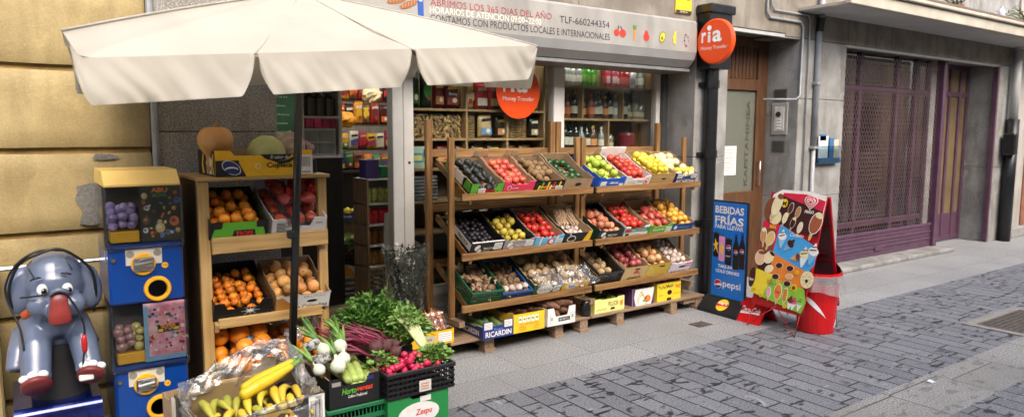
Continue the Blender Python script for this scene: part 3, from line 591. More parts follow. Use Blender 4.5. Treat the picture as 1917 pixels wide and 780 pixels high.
MB().grid(lambda u, v: ((.187+.012*math.sin(u*70)*v+.02*v)*math.cos(u*6.2832), (.187+.012*math.sin(u*70)*v+.02*v)*math.sin(u*6.2832), .475-.14*v-.02*math.sin(u*19)*v), 90, 6).build('liner', film('liner_film', .15, .25, (.55, .55, .55), .30), bn, smooth=True, fix=False)
# ---- ice cream A-board
fb_ = thing('ice_cream_board', 'ice cream price board on thin red wire legs leaning open on the pavement edge', 'sign')
FO = Vector((5.045, 3.63, .20)); FX = Vector((-.06, -.5, 0)).normalized(); FYv = Vector((.185, .01, .885)).normalized(); FYv = (FYv-FX*FYv.dot(FX)).normalized(); FN = FX.cross(FYv)
BW, BH = .505, .92
def fp(u, v, l=0): return FO+FX*u+FYv*v+FN*l
DKR = mat('frame_red', hexc(165, 18, 30), .4, .1, 6)
MB().prism([fp(0, 0), fp(BW, 0), fp(BW+.03, BH), fp(-.01, BH)], -FN*.012).build('front_panel', DKR, fb_)
RB = [Vector((5.46, 3.66, .20)), Vector((5.455, 3.112, .20)), fp(BW+.03, BH, -.02), fp(-.01, BH, -.02)]
MB().prism(RB, (.014, 0, .004)).build('rear_panel', mat('board_back', (.12, .075, .07), .6, .2, 5), fb_)
for a, c in ((RB[1], RB[2]), (RB[0], RB[3])): MB().bar(a, c, .022, .022).build('frame_edge', DKR, fb_)
for k in (.42, .74): MB().bar(RB[1].lerp(RB[2], k), RB[0].lerp(RB[3], k), .006, .012).build('seam', DKR, fb_)
for f_, a, c in ((Vector((4.945, 3.60, .004)), fp(.03, 0), fp(BW*.5, 0)), (Vector((4.938, 3.156, .004)), fp(BW*.48, 0), fp(BW-.02, 0)), (Vector((5.508, 3.137, .004)), RB[1]+Vector((0, .02, 0)), RB[1]+Vector((0, .25, 0))), (Vector((5.508, 3.6, .004)), RB[0]-Vector((0, .02, 0)), RB[0]-Vector((0, .22, 0)))):
    MB().tube([a, f_, c], .0045, 6).build('wire_leg', DKR, fb_, smooth=True)
LY = [.0015]
def fs(poly, m, name, lay): return shape(poly, FO, FX, FYv, m, fb_, name, lay*.0016+.0015, .0012)
def band(v0, v1, tilt, m, name, lay, u0=-.0, u1=BW): return fs([(u0, v0+tilt), (u1, v0), (u1+.004, v1), (u0+.0, v1+tilt)], m, name, lay)
choc, cream_, redp, blup, orp, grp, yep = plain((62, 26, 22)), plain((240, 225, 175)), plain((215, 35, 70)), plain((70, 165, 225)), plain((235, 135, 50)), plain((140, 200, 60)), plain((240, 215, 60))
whp, pinkp, pbr = plain((245, 240, 232)), plain((240, 160, 180)), plain((130, 75, 45))
fs([(-.02, .70), (BW+.02, .66), (BW+.028, BH+.005), (.36, BH+.03), (.10, BH+.025), (.02, BH-.02)], whp, 'white_back', .5)
fs([(.10, .80), (BW+.015, .76), (BW+.025, BH-.035), (.34, BH+.005), (.12, BH)], redp, 'red_header', 1)
fs([(.0, .665), (BW+.01, .60), (BW+.018, .80), (.38, .835), (.10, .90), (.0, .86)], choc, 'brown_band', 2)
fs(ell(.03, .76, .075, .105, rot=12), pbr, 'cut_out', 3); fs(ell(.085, .71, .06, .06), cream_, 'cut_out', 3.5)
fs([(-.035, .41), (.13, .38), (.15, .65), (.03, .69), (-.03, .67)], redp, 'red_band', 3); fs([(-.03, .42), (.11, .4), (.12, .60), (-.02, .62)], pbr, 'brown_inset', 3.5)
fs([(.125, .42), (BW-.02, .30), (BW+.035, .385), (BW+.03, .50), (BW-.01, .535), (.15, .66)], blup, 'blue_band', 4)
fs([(.0, .25), (.14, .22), (.14, .43), (.02, .46), (-.01, .43)], choc, 'dark_band', 3.2)
fs([(.12, .21), (BW-.03, .105), (BW-.015, .315), (.135, .415)], orp, 'orange_band', 4.5)
fs([(-.03, .06), (BW-.005, -.01), (BW+.02, .08), (BW-.015, .18), (.26, .20), (.12, .25), (-.01, .26)], grp, 'green_band', 5); fs([(-.03, .06), (.10, .05), (.17, .24), (-.01, .265)], yep, 'yellow_band', 5.4)
MB().prism([fp(-.005, -.03, .002), fp(BW+.003, -.03, .002), fp(BW+.003, .02, .002), fp(-.005, .02, .002)], FN*.003).build('red_strip', DKR, fb_)
def lolly(u, v, a, b_, m, rot=-10, bite=None, stick=True, lay=6.5):
    if stick:
        s_ = ell(0, -b_*1.25, a*.28, b_*.5, 10); cr, sr = math.cos(R(rot)), math.sin(R(rot)); fs([(u+x*cr-y*sr, v+x*sr+y*cr) for x, y in s_], plain((225, 185, 130)), 'stick', lay-.5)
    fs(ell(u, v, a*1.12, b_*1.07, 16, rot=rot), whp, 'halo', lay-.3); fs(ell(u, v, a, b_, 16, rot=rot), m, 'ice_cream', lay)
    if bite: fs(ell(u+.15*a-b_*.72*math.sin(R(rot)), v+b_*.72*math.cos(R(rot)), a*.75, b_*.25, 12, rot=rot), bite, 'bite', lay+.6)
lolly(.085, .82, .042, .095, cream_, -14, pbr, lay=9); lolly(BW-.02, .705, .05, .085, plain((165, 90, 60)), -14, cream_, lay=8)
for u, v, m, bt in ((.225, .80, plain((95, 35, 35)), None), (.30, .775, plain((185, 130, 85)), None), (.185, .715, cream_, None), (.27, .685, choc, cream_), (.345, .655, plain((235, 220, 190)), None)): lolly(u, v, .022, .045, m, -12, bt)
fs(ell(.155, .835, .03, .036), YE, 'gold_badge', 6); lettering('M', fp(.137, .815, .0125), FX, FYv, .036, .036, choc, fb_, bold=.03)
def heart(u, v, s_): return [(u+s_*16*math.sin(t)**3/17, v+s_*(13*math.cos(t)-5*math.cos(2*t)-2*math.cos(3*t)-math.cos(4*t))/17) for t in [k*2*math.pi/28 for k in range(28)]]
for k, (s_, m) in enumerate(((.068, whp), (.058, redp), (.045, whp), (.035, redp), (.025, whp), (.016, redp))): fs(heart(.405, .865, s_), m, 'heart_emblem', 6+k*.8)
lettering('FRIGO', fp(.365, .775, .013), FX, FYv, .085, .024, whp, fb_, bold=.03)
def cone(u, v, s_, rot, top, body, lay=7):
    cr, sr = math.cos(R(rot)), math.sin(R(rot)); tr_2 = lambda P: [(u+(x*cr-y*sr)*s_, v+(x*sr+y*cr)*s_) for x, y in P]
    fs(tr_2([(-.5, .1), (.5, .1), (.08, -1), (-.08, -1)]), body, 'cone', lay); fs(tr_2(ell(0, .3, .55, .4)), top, 'scoop', lay+.7); fs(tr_2([(-.3, .5), (.3, .5), (.05, 1.1), (-.05, 1.1)]), top, 'scoop_tip', lay+.5); fs(tr_2([(-.4, .25), (.3, .45), (.28, .55), (-.42, .36)]), choc, 'sauce', lay+1.3); fs(tr_2([(-.25, .6), (.2, .75), (.18, .83), (-.25, .7)]), choc, 'sauce', lay+1.4)
cone(.195, .54, .075, 0, whp, plain((150, 200, 230))); cone(.275, .50, .065, -40, choc, plain((120, 180, 220))); cone(.365, .415, .055, -70, plain((130, 70, 50)), plain((215, 170, 120))); cone(.435, .425, .08, -4, cream_, plain((225, 240, 245)), 8); cone(BW+.005, .46, .085, -10, whp, plain((120, 190, 230)), 9)
lettering('Cornetto', fp(.265, .575, .011), FX, FYv, .13, .03, whp, fb_, bold=.01, slant=.3)
lettering('MAX', fp(.05, .615, .012), FX, FYv, .07, .03, YE, fb_, bold=.04)
lolly(.0, .55, .03, .06, plain((205, 150, 90)), 8, cream_); lolly(.075, .53, .04, .06, plain((225, 190, 120)), -14, None)
lolly(.10, .375, .04, .055, cream_, -30, choc, False); lolly(.01, .36, .05, .06, plain((230, 190, 150)), 0, pbr, False, 6); lolly(.12, .28, .04, .03, cream_, 30, None, False)
for u, v, m in ((.215, .325, choc), (.20, .23, choc), (.325, .32, choc), (.325, .195, choc), (.33, .255, plain((225, 180, 120)))): lolly(u, v, .034, .022, m, 8, None, False)
fs(ell(BW-.005, .26, .06, .068), cream_, 'cut_out', 7); fs(ell(BW-.005, .25, .014, .014), choc, 'cookie_hole', 8)
for k in range(11): fs(ell(BW-.005+.045*math.cos(k*2.4)*(.5+.05*k), .26+.05*math.sin(k*2.4)*(.5+.05*k), .004, .004, 6), pbr, 'crumb', 8)
fs(ell(.395, .175, .028, .03), YE, 'gold_badge', 7); fs(ell(.395, .175, .016, .017), pbr, 'badge_centre', 8)
lolly(.16, .095, .02, .042, pinkp, 4); lolly(.25, .115, .035, .062, orp, 0, None); lolly(.325, .10, .022, .06, plain((235, 190, 60)), 0)
for k in range(5): fs(rect(.307, .343, .065+k*.018, .071+k*.018), plain((205, 60, 50)), 'stripe', 8)
for u, c in ((.385, (140, 50, 50)), (.42, (235, 110, 130)), (.475, (150, 215, 90))): cone(u, .055 if u < .45 else .06, .055, -8, plain(c), whp, 7)
fs(ell(-.035, .185, .033, .085), choc, 'cut_out', 8); lettering('bon', fp(-.055, .155, .0155), FX, FYv, .04, .025, whp, fb_, bold=.02)
lettering('FRUTA\nDIVERTIDA', fp(.125, .16, .013), FX, FYv, .08, .035, redp, fb_, bold=.02); lettering('Solero', fp(.222, .105, .015), FX, FYv, .058, .02, redp, fb_, bold=.02)
for u, v in ((.01, .09), (.09, .055), (.345, .015), (.235, .19), (.40, .30)): fs(ell(u, v, .019, .016), YE, 'price_spot', 9); lettering('1,50', fp(u-.012, v-.005, .0175), FX, FYv, .024, .009, choc, fb_, bold=.01)
# ================================================================== UMBRELLA
CANVAS = mat('cream_canvas', (.50, .472, .405), .85, .07, 4, bump=.5, bscale=9)
_t = CANVAS.node_tree; _tr = _t.nodes.new('ShaderNodeBsdfTranslucent'); _tr.inputs[0].default_value = (.62, .55, .43, 1); _mx = _t.nodes.new('ShaderNodeMixShader'); _mx.inputs[0].default_value = .28
_t.links.new(_t.nodes['Principled BSDF'].outputs[0], _mx.inputs[1]); _t.links.new(_tr.outputs[0], _mx.inputs[2]); _t.links.new(_mx.outputs[0], _t.nodes['Material Output'].inputs[0])
ub = thing('market_umbrella', 'large cream canvas market umbrella with scalloped valance on a black pole', 'umbrella', (1.16, 3.72, 0))
uo = Vector((1.16, 3.72, 0)); AP = Vector((1.275, 3.69, 2.30))
CF = [Vector((.175, 3.02, 1.945)), Vector((2.29, 3.02, 2.04)), Vector((2.36, 4.36, 2.13)), Vector((.44, 4.36, 2.0))]
def rimz(x): return 1.848+.092*(x-.18)
def edge_pt(i, u):
    a, b_ = CF[i], CF[(i+1) % 4]; p = a.lerp(b_, u); d = min(u, 1-u)*(b_-a).length
    k = max(0, 1-d/.07)**2; base = rimz(p.x)+.09*(p.y-3.02)/1.34; p.z = base+(p.z-base)*k if i in (0, 2) else p.z*k+(1-k)*(p.z-.05)
    return p
cn = MB()
for i in range(4):
    def fn(u, v, i=i):
        e = edge_pt(i, u); p = e.lerp(AP, v); s_ = math.sin(math.pi*v)*math.sin(math.pi*u)
        p.z -= .02*s_; p.z += noise.noise(Vector((p.x*2.5, p.y*2.5, i)))*.012*(1-v)*s_*3 + .05*(v*(1-v))
        return p-uo
    cn.grid(fn, 48, 14)
bmesh.ops.remove_doubles(cn.b, verts=cn.b.verts[:], dist=.002)
can = cn.build('canopy', CANVAS, ub, smooth=True, fix=False)
def valance(i, ua, ub_, seed):
    L = (CF[(i+1) % 4]-CF[i]).length
    def fn(u, v):
        e = edge_pt(i, ua+(ub_-ua)*u); d = min(u, 1-u)*(ub_-ua)*L
        h = .172*min(1, .10+.9*(min(1, d/.055))**.55) if d < .055 else .172
        n = Vector((0, -1, 0)) if i == 0 else Vector((1, 0, 0)) if i == 1 else Vector((0, 1, 0)) if i == 2 else Vector((-1, 0, 0))
        w_ = noise.noise(Vector((e.x*7+e.y*6, seed, v*.8)))*.030*v+(abs(noise.noise(Vector((e.x*13+e.y*12-v*1.6, seed+5, v*.6))))-.2)*.034*v**.7
        return e+Vector((0, 0, -h*v+.002))+n*(w_+.012*v+.004)*(-1 if i == 3 else 1)-uo
    return MB().grid(fn, 64, 9).build('valance', CANVAS, can, smooth=True, fix=False)
XA = [0, .3165, .6535, 1.0]
for k in range(3): valance(0, XA[k]+(.004 if k else .01), XA[k+1]-.004, k*3+1)
for i in (1, 2, 3):
    for k in range(2): valance(i, k*.5+.02, k*.5+(.44 if i == 3 else .48), i*7+k)
for c_ in CF: MB().tube([c_.lerp(AP, q/8)+Vector((0, 0, .05*(q/8)*(1-q/8)+.002))-uo for q in range(9)], .005, 6).build('seam', CANVAS, can, smooth=True)
for xa in XA[1:3]: MB().tube([edge_pt(0, xa).lerp(AP, q/12)+Vector((0, 0, .046*(q/12)*(1-q/12)+.001-.02*math.sin(math.pi*q/12)*math.sin(math.pi*xa)))-uo for q in range(13)], .0035, 6).build('seam', CANVAS, can, smooth=True)
MB().tube([(0, 0, .03), AP-uo], .021, 14).build('pole', mat('pole_black', (.012, .012, .013), .22, .2, 10), ub, smooth=True)
for c_ in CF: MB().bar(AP-uo-Vector((0, 0, .05)), AP.lerp(c_, .93)-uo-Vector((0, 0, .045)), .016, .022).build('rib', BLACKM, ub)
MB().tube([Vector((.105, -.03, 2.12)), Vector((.108, -.03, 2.24))], .035, 12).build('hub', BLACKP, ub)
MB().box(-.04, .018, -.022, .022, 1.03, 1.075, bev=.008).build('height_clamp', BLACKP, ub, M=Matrix.Translation((.048, -.012, 0)))
MB().lathe([(0, 0), (.13, 0), (.13, .03), (.03, .05), (.03, .12), (0, .12)], 20).build('base', BLACKP, ub)
# ================================================================== RACKS
def rack(name, label, x0, y0, w, d, posts, shelves, rh, wd, tilt, railx, base_runners=True, group=None):
    """posts: (x, y, z0, z1, wx, wy); shelves: z of the lip top; everything local to (x0, y0, 0)"""
    t = thing(name, label, 'rack', (x0, y0, 0), group=group)
    for (x, y, z0, z1, wx, wy) in posts: MB().box(x-wx/2, x+wx/2, y-wy/2, y+wy/2, z0, z1, bev=.003).build('post', wd['z'], t)
    tn = math.tan(R(tilt))
    for z in shelves:
        MB().box(railx[0], railx[1], -.018, .004, z-rh, z, bev=.003).build('front_rail', wd['x'], t)
        for x in (railx[0]+.075, railx[1]-.075): MB().bar((x, -.01, z-rh*.75-.02), (x, d-.02, z-rh*.75-.02+(d)*tn), .022, .05, bev=.003).build('side_rail', wd['y'], t)
        for k in range(4):
            y = .03+k*(d-.08)/3; MB().box(railx[0]+.064, railx[1]-.064, y-.03, y+.03, z-rh*.55+y*tn-.012, z-rh*.55+y*tn, Matrix.Identity(4), .002).build('slat', wd['x'], t)
    return t
sh = [1.165, .745, .375]
def main_rack(label, x0, w, z1s):
    P = []
    for x in (.022, w-.022): P += [(x, .20, .125, 1.55, .045, .032), (x, .53, .125, 1.68, .05, .04)]
    t = rack('produce_rack', label, x0, 4.2, w, .50, P, sh, .05, BROWN, 28, (-.015, w-.03), group='brown wooden display racks')
    for x in (.022, w-.022):
        MB().bar((x, .05, .225), (x, .56, .225), .05, .045, bev=.003).build('base_runner', GREY_WOOD['y'], t)
        for z in (.40, 1.0): MB().box(x-.02, x+.02, .55, .575, z, z+.06, bev=.002).build('tie', BROWN['x'], t)
    for z in (.55, .98, 1.40): MB().box(.0, w, .552, .572, z, z+.06, bev=.003).build('back_rail', BROWN['x'], t)
    return t
main_rack('brown stained sloping produce rack nearer the shop door with avocado and tomato boxes', 2.545, 1.22, sh)
main_rack('brown stained sloping produce rack next to the marble pillar with lemon and apple boxes', 3.785, 1.25, sh)
lr = rack('produce_rack', 'pale raw pine produce rack behind the umbrella pole left of the shop door', .765, 3.87, .69, .46, [(.030, .02, 0, 1.335, .055, .04), (.665, .04, 0, 1.335, .05, .04), (.030, .48, 0, 1.335, .05, .04), (.665, .48, 0, 1.335, .05, .04)], [], .05, PINE, 25, (.06, .63))
MB().box(-.003, .70, -.012, .51, 1.336, 1.356, bev=.003).build('top_board', PINE['x'], lr)
MB().box(.004, .024, .045, .455, .0, 1.33).build('side_panel', mat('side_panel_brown', (.09, .045, .02), .6, .3, 4), lr)
for z, hh, xa, xb in ((1.045, .085, .058, .675), (.615, .052, .075, .63), (.285, .06, .058, .64)):
    MB().box(xa, xb, -.03, -.004, z-hh, z, bev=.003).build('front_rail', PINE['x'], lr)
    for k in range(4): MB().box(.058, .638, .0+k*.13, .07+k*.13, z-.03+.13*k*.45, z-.018+.13*k*.45, bev=.002).build('slat', PINE['x'], lr)
    for x in (.069, .625): MB().bar((x, -.02, z-hh*.6-.02), (x, .46, z-hh*.6-.02+.46*.45), .022, .05, bev=.002).build('side_rail', PINE['y'], lr)
def pallet(label, x0, w):
    t = thing('pallet', label, 'pallet', (x0, 4.2, 0), group='weathered pallets under the racks')
    for k in range(5): MB().box(0 if k else .0, w, .0+k*.118, .105+k*.118, .102, .122, bev=.002).build('deck_board', GREY_WOOD['x'], t)
    for x in (.33, .98, w-.06): MB().box(x-.04, x+.04, .01, .55, .03, .1015, bev=.002).build('bearer', GREY_WOOD['y'], t); MB().box(x-.045, x+.045, .0, .09, 0, .0295, bev=.002).build('foot_block', GREY_WOOD['x'], t)
    return t
pallet('weathered low pallet under the rack beside the white door column', 2.445, 1.295)
pb = pallet('weathered low pallet reaching to the black downpipe', 3.75, 1.375)
MB().box(1.12, 1.372, .02, .10, .06, .0965, bev=.002).build('side_board', GREY_WOOD['x'], pb)
cpal = thing('carton_stack', 'grey board platform holding the yellow carrot box beside the door column', 'platform', (2.12, 4.26, 0)); MB().box(0, .31, .0, .42, .10, .122, bev=.003).build('deck_board', GREY_WOOD['x'], cpal)
for x in (.03, .28): MB().box(x-.025, x+.025, .02, .4, 0, .0995).build('bearer', GREY_WOOD['y'], cpal)
# ================================================================== CRATES
def tilt_m(x, y, z, a=0, rz=0): return Matrix.Translation((x, y, z)) @ Matrix.Rotation(R(rz), 4, 'Z') @ Matrix.Rotation(R(a), 4, 'X')
def two_tone(mb, name, mo, mi, par, c):
    """outer colour on faces that look away from the box centre, bare board on the inner ones"""
    bmesh.ops.recalc_face_normals(mb.b, faces=mb.b.faces[:])
    for f in mb.b.faces: f.material_index = 1 if (f.calc_center_median()-Vector(c)).dot(f.normal) < -.001 or f.normal.z > .9 else 0
    return mb.build(name, [mo, mi], par, fix=False)
def carton(label, M, w, d, h, side, front, inner=KRAFT, notch=.4, nd=.35, deco=None, hside=None, cat='carton', name='fruit_carton', group=None, tabs=False, back=None):
    t = thing(name, label, cat, group=group); t.matrix_world = M; th = .005; hs = hside or h
    b = MB(); b.box(-w/2, w/2, .0055, d, 0, th)
    for s_ in (-1, 1):
        x = s_*(w/2-th/2); b.prism([(x-th/2, .0055, th+.0002), (x-th/2, d-th-.0005, th+.0002), (x-th/2, d-th-.0005, hs), (x-th/2, d*.8, hs), (x-th/2, d*.72, hs*.9), (x-th/2, d*.28, hs*.9), (x-th/2, d*.2, hs), (x-th/2, .0055, hs)], (th, 0, 0))
    b.box(-w/2, w/2, d-th, d, th+.0002, back or h)
    if tabs:
        for s_ in (-1, 1): b.prism([(s_*w/2, d-.0055, h*1.0), (s_*w/2, d-.0055, h*1.5), (s_*(w/2-.05), d-.0055, h*1.55), (s_*(w/2-.07), d-.0055, h)], (0, -.004, 0))
    two_tone(b, 'body', side, inner, t, (0, d/2, h*.6))
    q = h*(1-nd); f_ = MB().prism([(-w/2, 0, 0), (w/2, 0, 0), (w/2, 0, h), (w*notch/2+.02, 0, h), (w*notch/2, 0, q), (-w*notch/2, 0, q), (-w*notch/2-.02, 0, h), (-w/2, 0, h)], (0, th, 0))
    fp_ = f_.build('front_panel', front, t)
    if deco:
        def F(x, z): return (x*w, -.0003, z*h)
        def S(poly, m, name='print', l=.001): return shape([(p[0]*w, p[1]*h) for p in poly], (0, 0, 0), X_, Z_, m, fp_, name, l, .0006)
        def T(s, x0, x1, z0, z1, m, bold=.01, l=.0025, slant=0): return lettering(s, (x0*w, 0, z0*h), X_, Z_, (x1-x0)*w, (z1-z0)*h, m, fp_, bold=bold, lift=l, slant=slant)
        deco(S, T)
    return t
def plastic_crate(label, M, w, d, h, m, cat='crate', group=None, name='plastic_crate', rows=4, cols=12, slant=0):
    t = thing(name, label, cat, group=group); t.matrix_world = M; th = .008
    b = MB(); b.box(-w/2+.004, w/2-.004, .004, d-.004, 0, .006); b.build('floor', m, t)
    def wall(p, q, nm):
        p, q = Vector(p), Vector(q); L = (q-p).length; dx = (q-p).normalized(); b = MB(); M2 = Matrix((dx, Vector((0, 0, 1)).cross(dx), Vector((0, 0, 1)))).transposed().to_4x4(); M2.translation = p
        n = max(3, int(L/w*cols)) if w else cols
        for k in range(rows): z = .007+(h-.03)*k/rows; b.box(0, L, 0, .005, z, z+(h-.03)/rows*.42, M2)
        for k in range(n+1): x = .002+(L-.010)*k/n; b.box(x, x+.006, .0052, .009, .0, h-.02, M2)
        b.build(nm, m, t); MB().box(-.004, L+.004, -.006, .011, h-.022, h, M2, .003).build('rim', m, t)
    wall((-w/2, 0, 0), (w/2, 0, 0), 'front_wall'); wall((w/2, d, 0), (-w/2, d, 0), 'back_wall'); wall((w/2, .012, 0), (w/2, d-.012, 0), 'side_wall'); wall((-w/2, d-.012, 0), (-w/2, .012, 0), 'side_wall')
    return t
# ================================================================== PRODUCE
MR = {}
def fr(nm, prof, m, n=12, rough=0, sc=1, stretch=(1, 1, 1), seed=0):
    b = MB().lathe([(r_*sc, z*sc) for r_, z in prof], n); 
    for v in b.b.verts:
        if rough: v.co += v.co.normalized()*noise.noise(v.co*(1.2/sc*sc*40)+Vector((seed, 0, 0)))*rough
        v.co = Vector((v.co.x*stretch[0], v.co.y*stretch[1], v.co.z*stretch[2]))
    zt = max(v.co.z for v in b.b.verts); cal = CALYX.get(nm)
    if cal:
        c_, rs, star = cal; k0 = len(b.b.faces); zc = (prof[-1][1]*sc)*stretch[2]; b.b.faces.ensure_lookup_table()
        for i in range(5 if star else 1):
            a = i*1.2566
            if star: b.faces([(0, 0, zc+.003), (rs*.3*math.cos(a-.5), rs*.3*math.sin(a-.5), zc+.004), (rs*math.cos(a), rs*math.sin(a), zc+.007), (rs*.3*math.cos(a+.5), rs*.3*math.sin(a+.5), zc+.004)], [(0, 1, 2, 3)])
            else: b.faces([(rs*math.cos(q*1.2566), rs*math.sin(q*1.2566), zc+.003) for q in range(5)], [(0, 1, 2, 3, 4)])
        b.tube([(0, 0, zc), (.001, 0, zc+.012)], .0022, 5); b.b.faces.ensure_lookup_table()
        for f in b.b.faces[k0:]: f.material_index = 1
    me = b.mesh(nm, True, fix=False); me.materials.append(m)
    if cal: me.materials.append(mat('calyx_'+nm, c_, .7, .2))
    return me
CALYX = {'tomato': ((.05, .10, .02), .020, True), 'apple': ((.10, .06, .02), .004, False), 'orange': ((.16, .13, .03), .0045, False), 'mandarin': ((.16, .14, .03), .0035, False), 'apricot': ((.12, .07, .02), .005, False), 'peach': ((.14, .08, .03), .005, False), 'pear': ((.10, .07, .02), .004, False)}
def sph(sq=1, dim=.12, n=9): 
    out = []
    for i in range(n+1):
        a = math.pi*i/n; z = -math.cos(a)*sq; r_ = math.sin(a)
        if i == 0: z += dim*.5
        if i == n: z -= dim
        out.append((r_, z))
    return out
PEARP = [(0, -1), (.5, -.9), (.85, -.6), (.95, -.2), (.8, .25), (.55, .65), (.38, 1.0), (.25, 1.2), (0, 1.24)]
LEMP = [(0, -1.32), (.16, -1.2), (.4, -1.0), (.8, -.55), (.95, 0), (.8, .55), (.4, 1.0), (.18, 1.18), (0, 1.3)]
ONIP = [(0, -.95), (.45, -.85), (.9, -.4), (1, 0), (.85, .45), (.45, .78), (.15, 1.0), (.1, 1.25), (0, 1.3)]
fm = lambda nm, c, c2=None, rough=.4, rnd=1, bump=0, sc=18, coat=0, spec=.5: mat(nm, c, rough, .15, sc, bump=bump, bscale=90, rnd=rnd, col2=c2, coat=coat, spec=spec)
ME = {}
ME['mandarin'] = fr('mandarin', sph(.85), fm('mandarin_skin', (.78, .22, .015), (.90, .30, .02), .42, 1, .25), sc=.031)
ME['orange'] = fr('orange', sph(.97), fm('orange_skin', (.80, .23, .012), (.90, .33, .02), .4, .8, .3), sc=.042)
ME['big_orange'] = fr('orange', sph(.97), fm('orange_skin', (0, 0, 0)), 16, sc=.05)
ME['peach'] = fr('peach', sph(.95), fm('peach_skin', (.62, .24, .07), (.78, .46, .14), .5, 1), sc=.036)
ME['mango'] = fr('mango', PEARP, fm('mango_skin', (.34, .022, .03), (.45, .10, .04), .35, .6, 0, 9), sc=.045, stretch=(1, .8, .9))
ME['avocado'] = fr('avocado', PEARP, fm('avocado_skin', (.012, .013, .012), (.03, .032, .026), .45, .5, .9, 30), sc=.032, rough=.001)
ME['pink_tomato'] = fr('tomato', sph(.8, .2), fm('pink_tomato_skin', (.62, .08, .05), (.72, .17, .10), .28, 1), sc=.034)
ME['kiwi'] = fr('kiwi', sph(1.2, 0), fm('kiwi_skin', (.15, .085, .032), (.26, .16, .07), .8, .6, .6), sc=.031)
ME['green_avocado'] = fr('avocado', sph(1.25, 0), fm('green_avocado_skin', (.012, .04, .012), (.025, .085, .02), .25, .5, .5), sc=.033)
ME['plum'] = fr('plum', sph(1.05), fm('plum_skin', (.010, .008, .013), (.02, .015, .022), .45, .5), 10, sc=.02)
ME['yellow_plum'] = fr('pear', sph(1.1, .05), fm('pear_skin', (.36, .29, .035), (.52, .40, .06), .4, 1), sc=.031)
ME['red_tomato'] = fr('tomato', sph(.85, .15), fm('red_tomato_skin', (.55, .025, .018), (.66, .05, .03), .22, .7), sc=.033)
ME['garlic'] = fr('garlic', ONIP, fm('garlic_skin', (.52, .40, .33), (.62, .50, .44), .6, .6), 10, sc=.025)
ME['potato'] = fr('potato', sph(1.25, 0), fm('potato_skin', (.36, .24, .11), (.46, .32, .17), .75, .6, .4), sc=.036, rough=.002)
ME['taro'] = fr('taro_root', [(0, -1.3), (.4, -1.1), (.8, -.6), (.95, 0), (.75, .6), (.4, 1.1), (.2, 1.6), (0, 1.7)], fm('taro_skin', (.09, .042, .02), (.30, .19, .11), .85, .5, 1, 60), 10, rough=.004, sc=.032)
ME['yuca'] = fr('yuca_root', [(0, -2.6), (.30, -2.5), (.55, -2.2), (.85, -1.3), (1, -.2), (.9, .8), (.6, 1.8), (.35, 2.4), (0, 2.5)], fm('yuca_skin', (.13, .055, .03), (.22, .10, .055), .7, .5, .7, 40), 10, rough=.004, sc=.036)
ME['green_apple'] = fr('apple', sph(.92, .25), fm('green_apple_skin', (.30, .42, .04), (.46, .52, .08), .3, .7), sc=.038)
ME['red_apple'] = fr('apple', sph(.92, .25), fm('red_apple_skin', (.42, .018, .018), (.55, .08, .04), .25, .8, 0, 9), sc=.035)
ME['lemon'] = fr('lemon', LEMP, fm('lemon_skin', (.66, .50, .03), (.78, .62, .07), .38, .8, .3), sc=.031)
ME['small_melon'] = fr('melon', sph(1.1, .04), fm('melon_skin', (.60, .54, .24), (.68, .62, .38), .5, .6), sc=.043)
ME['rosy_peach'] = fr('peach', sph(.95), fm('rosy_peach_skin', (.45, .09, .05), (.66, .30, .16), .5, 1), sc=.036)
ME['apricot'] = fr('apricot', sph(.95), fm('apricot_skin', (.66, .28, .03), (.78, .42, .06), .45, .8), sc=.034)
ME['red_onion'] = fr('red_onion', ONIP, fm('red_onion_skin', (.20, .02, .03), (.36, .09, .08), .3, .6), sc=.036)
ME['onion'] = fr('onion', ONIP, fm('onion_skin', (.46, .20, .07), (.66, .42, .2), .32, .7), sc=.040)
ME['garlic_white'] = fr('garlic', ONIP, fm('garlic_skin', (0, 0, 0)), 10, sc=.028)
ME['radish'] = fr('radish', [(0, -1.7), (.08, -1.3), (.3, -.95), (.8, -.55), (1, 0), (.85, .55), (.4, .85), (0, .95)], fm('radish_skin', (.50, .012, .06), (.62, .04, .10), .3, .4), sc=.020)
ME['lime'] = fr('lime', LEMP, fm('lime_skin', (.10, .17, .02), (.16, .24, .03), .35, .5), sc=.028)
MR = {'mandarin': .031, 'orange': .042, 'big_orange': .05, 'peach': .036, 'pink_tomato': .034, 'kiwi': .033, 'green_avocado': .036, 'yellow_plum': .032, 'red_tomato': .033, 'potato': .038, 'green_apple': .038, 'red_apple': .035, 'lemon': .033, 'rosy_peach': .036, 'apricot': .034, 'red_onion': .036, 'onion': .040}
def place(me, name, M, label, cat, group):
    o = link(me, name); o.matrix_world = M; return tag(o, label, cat, group)
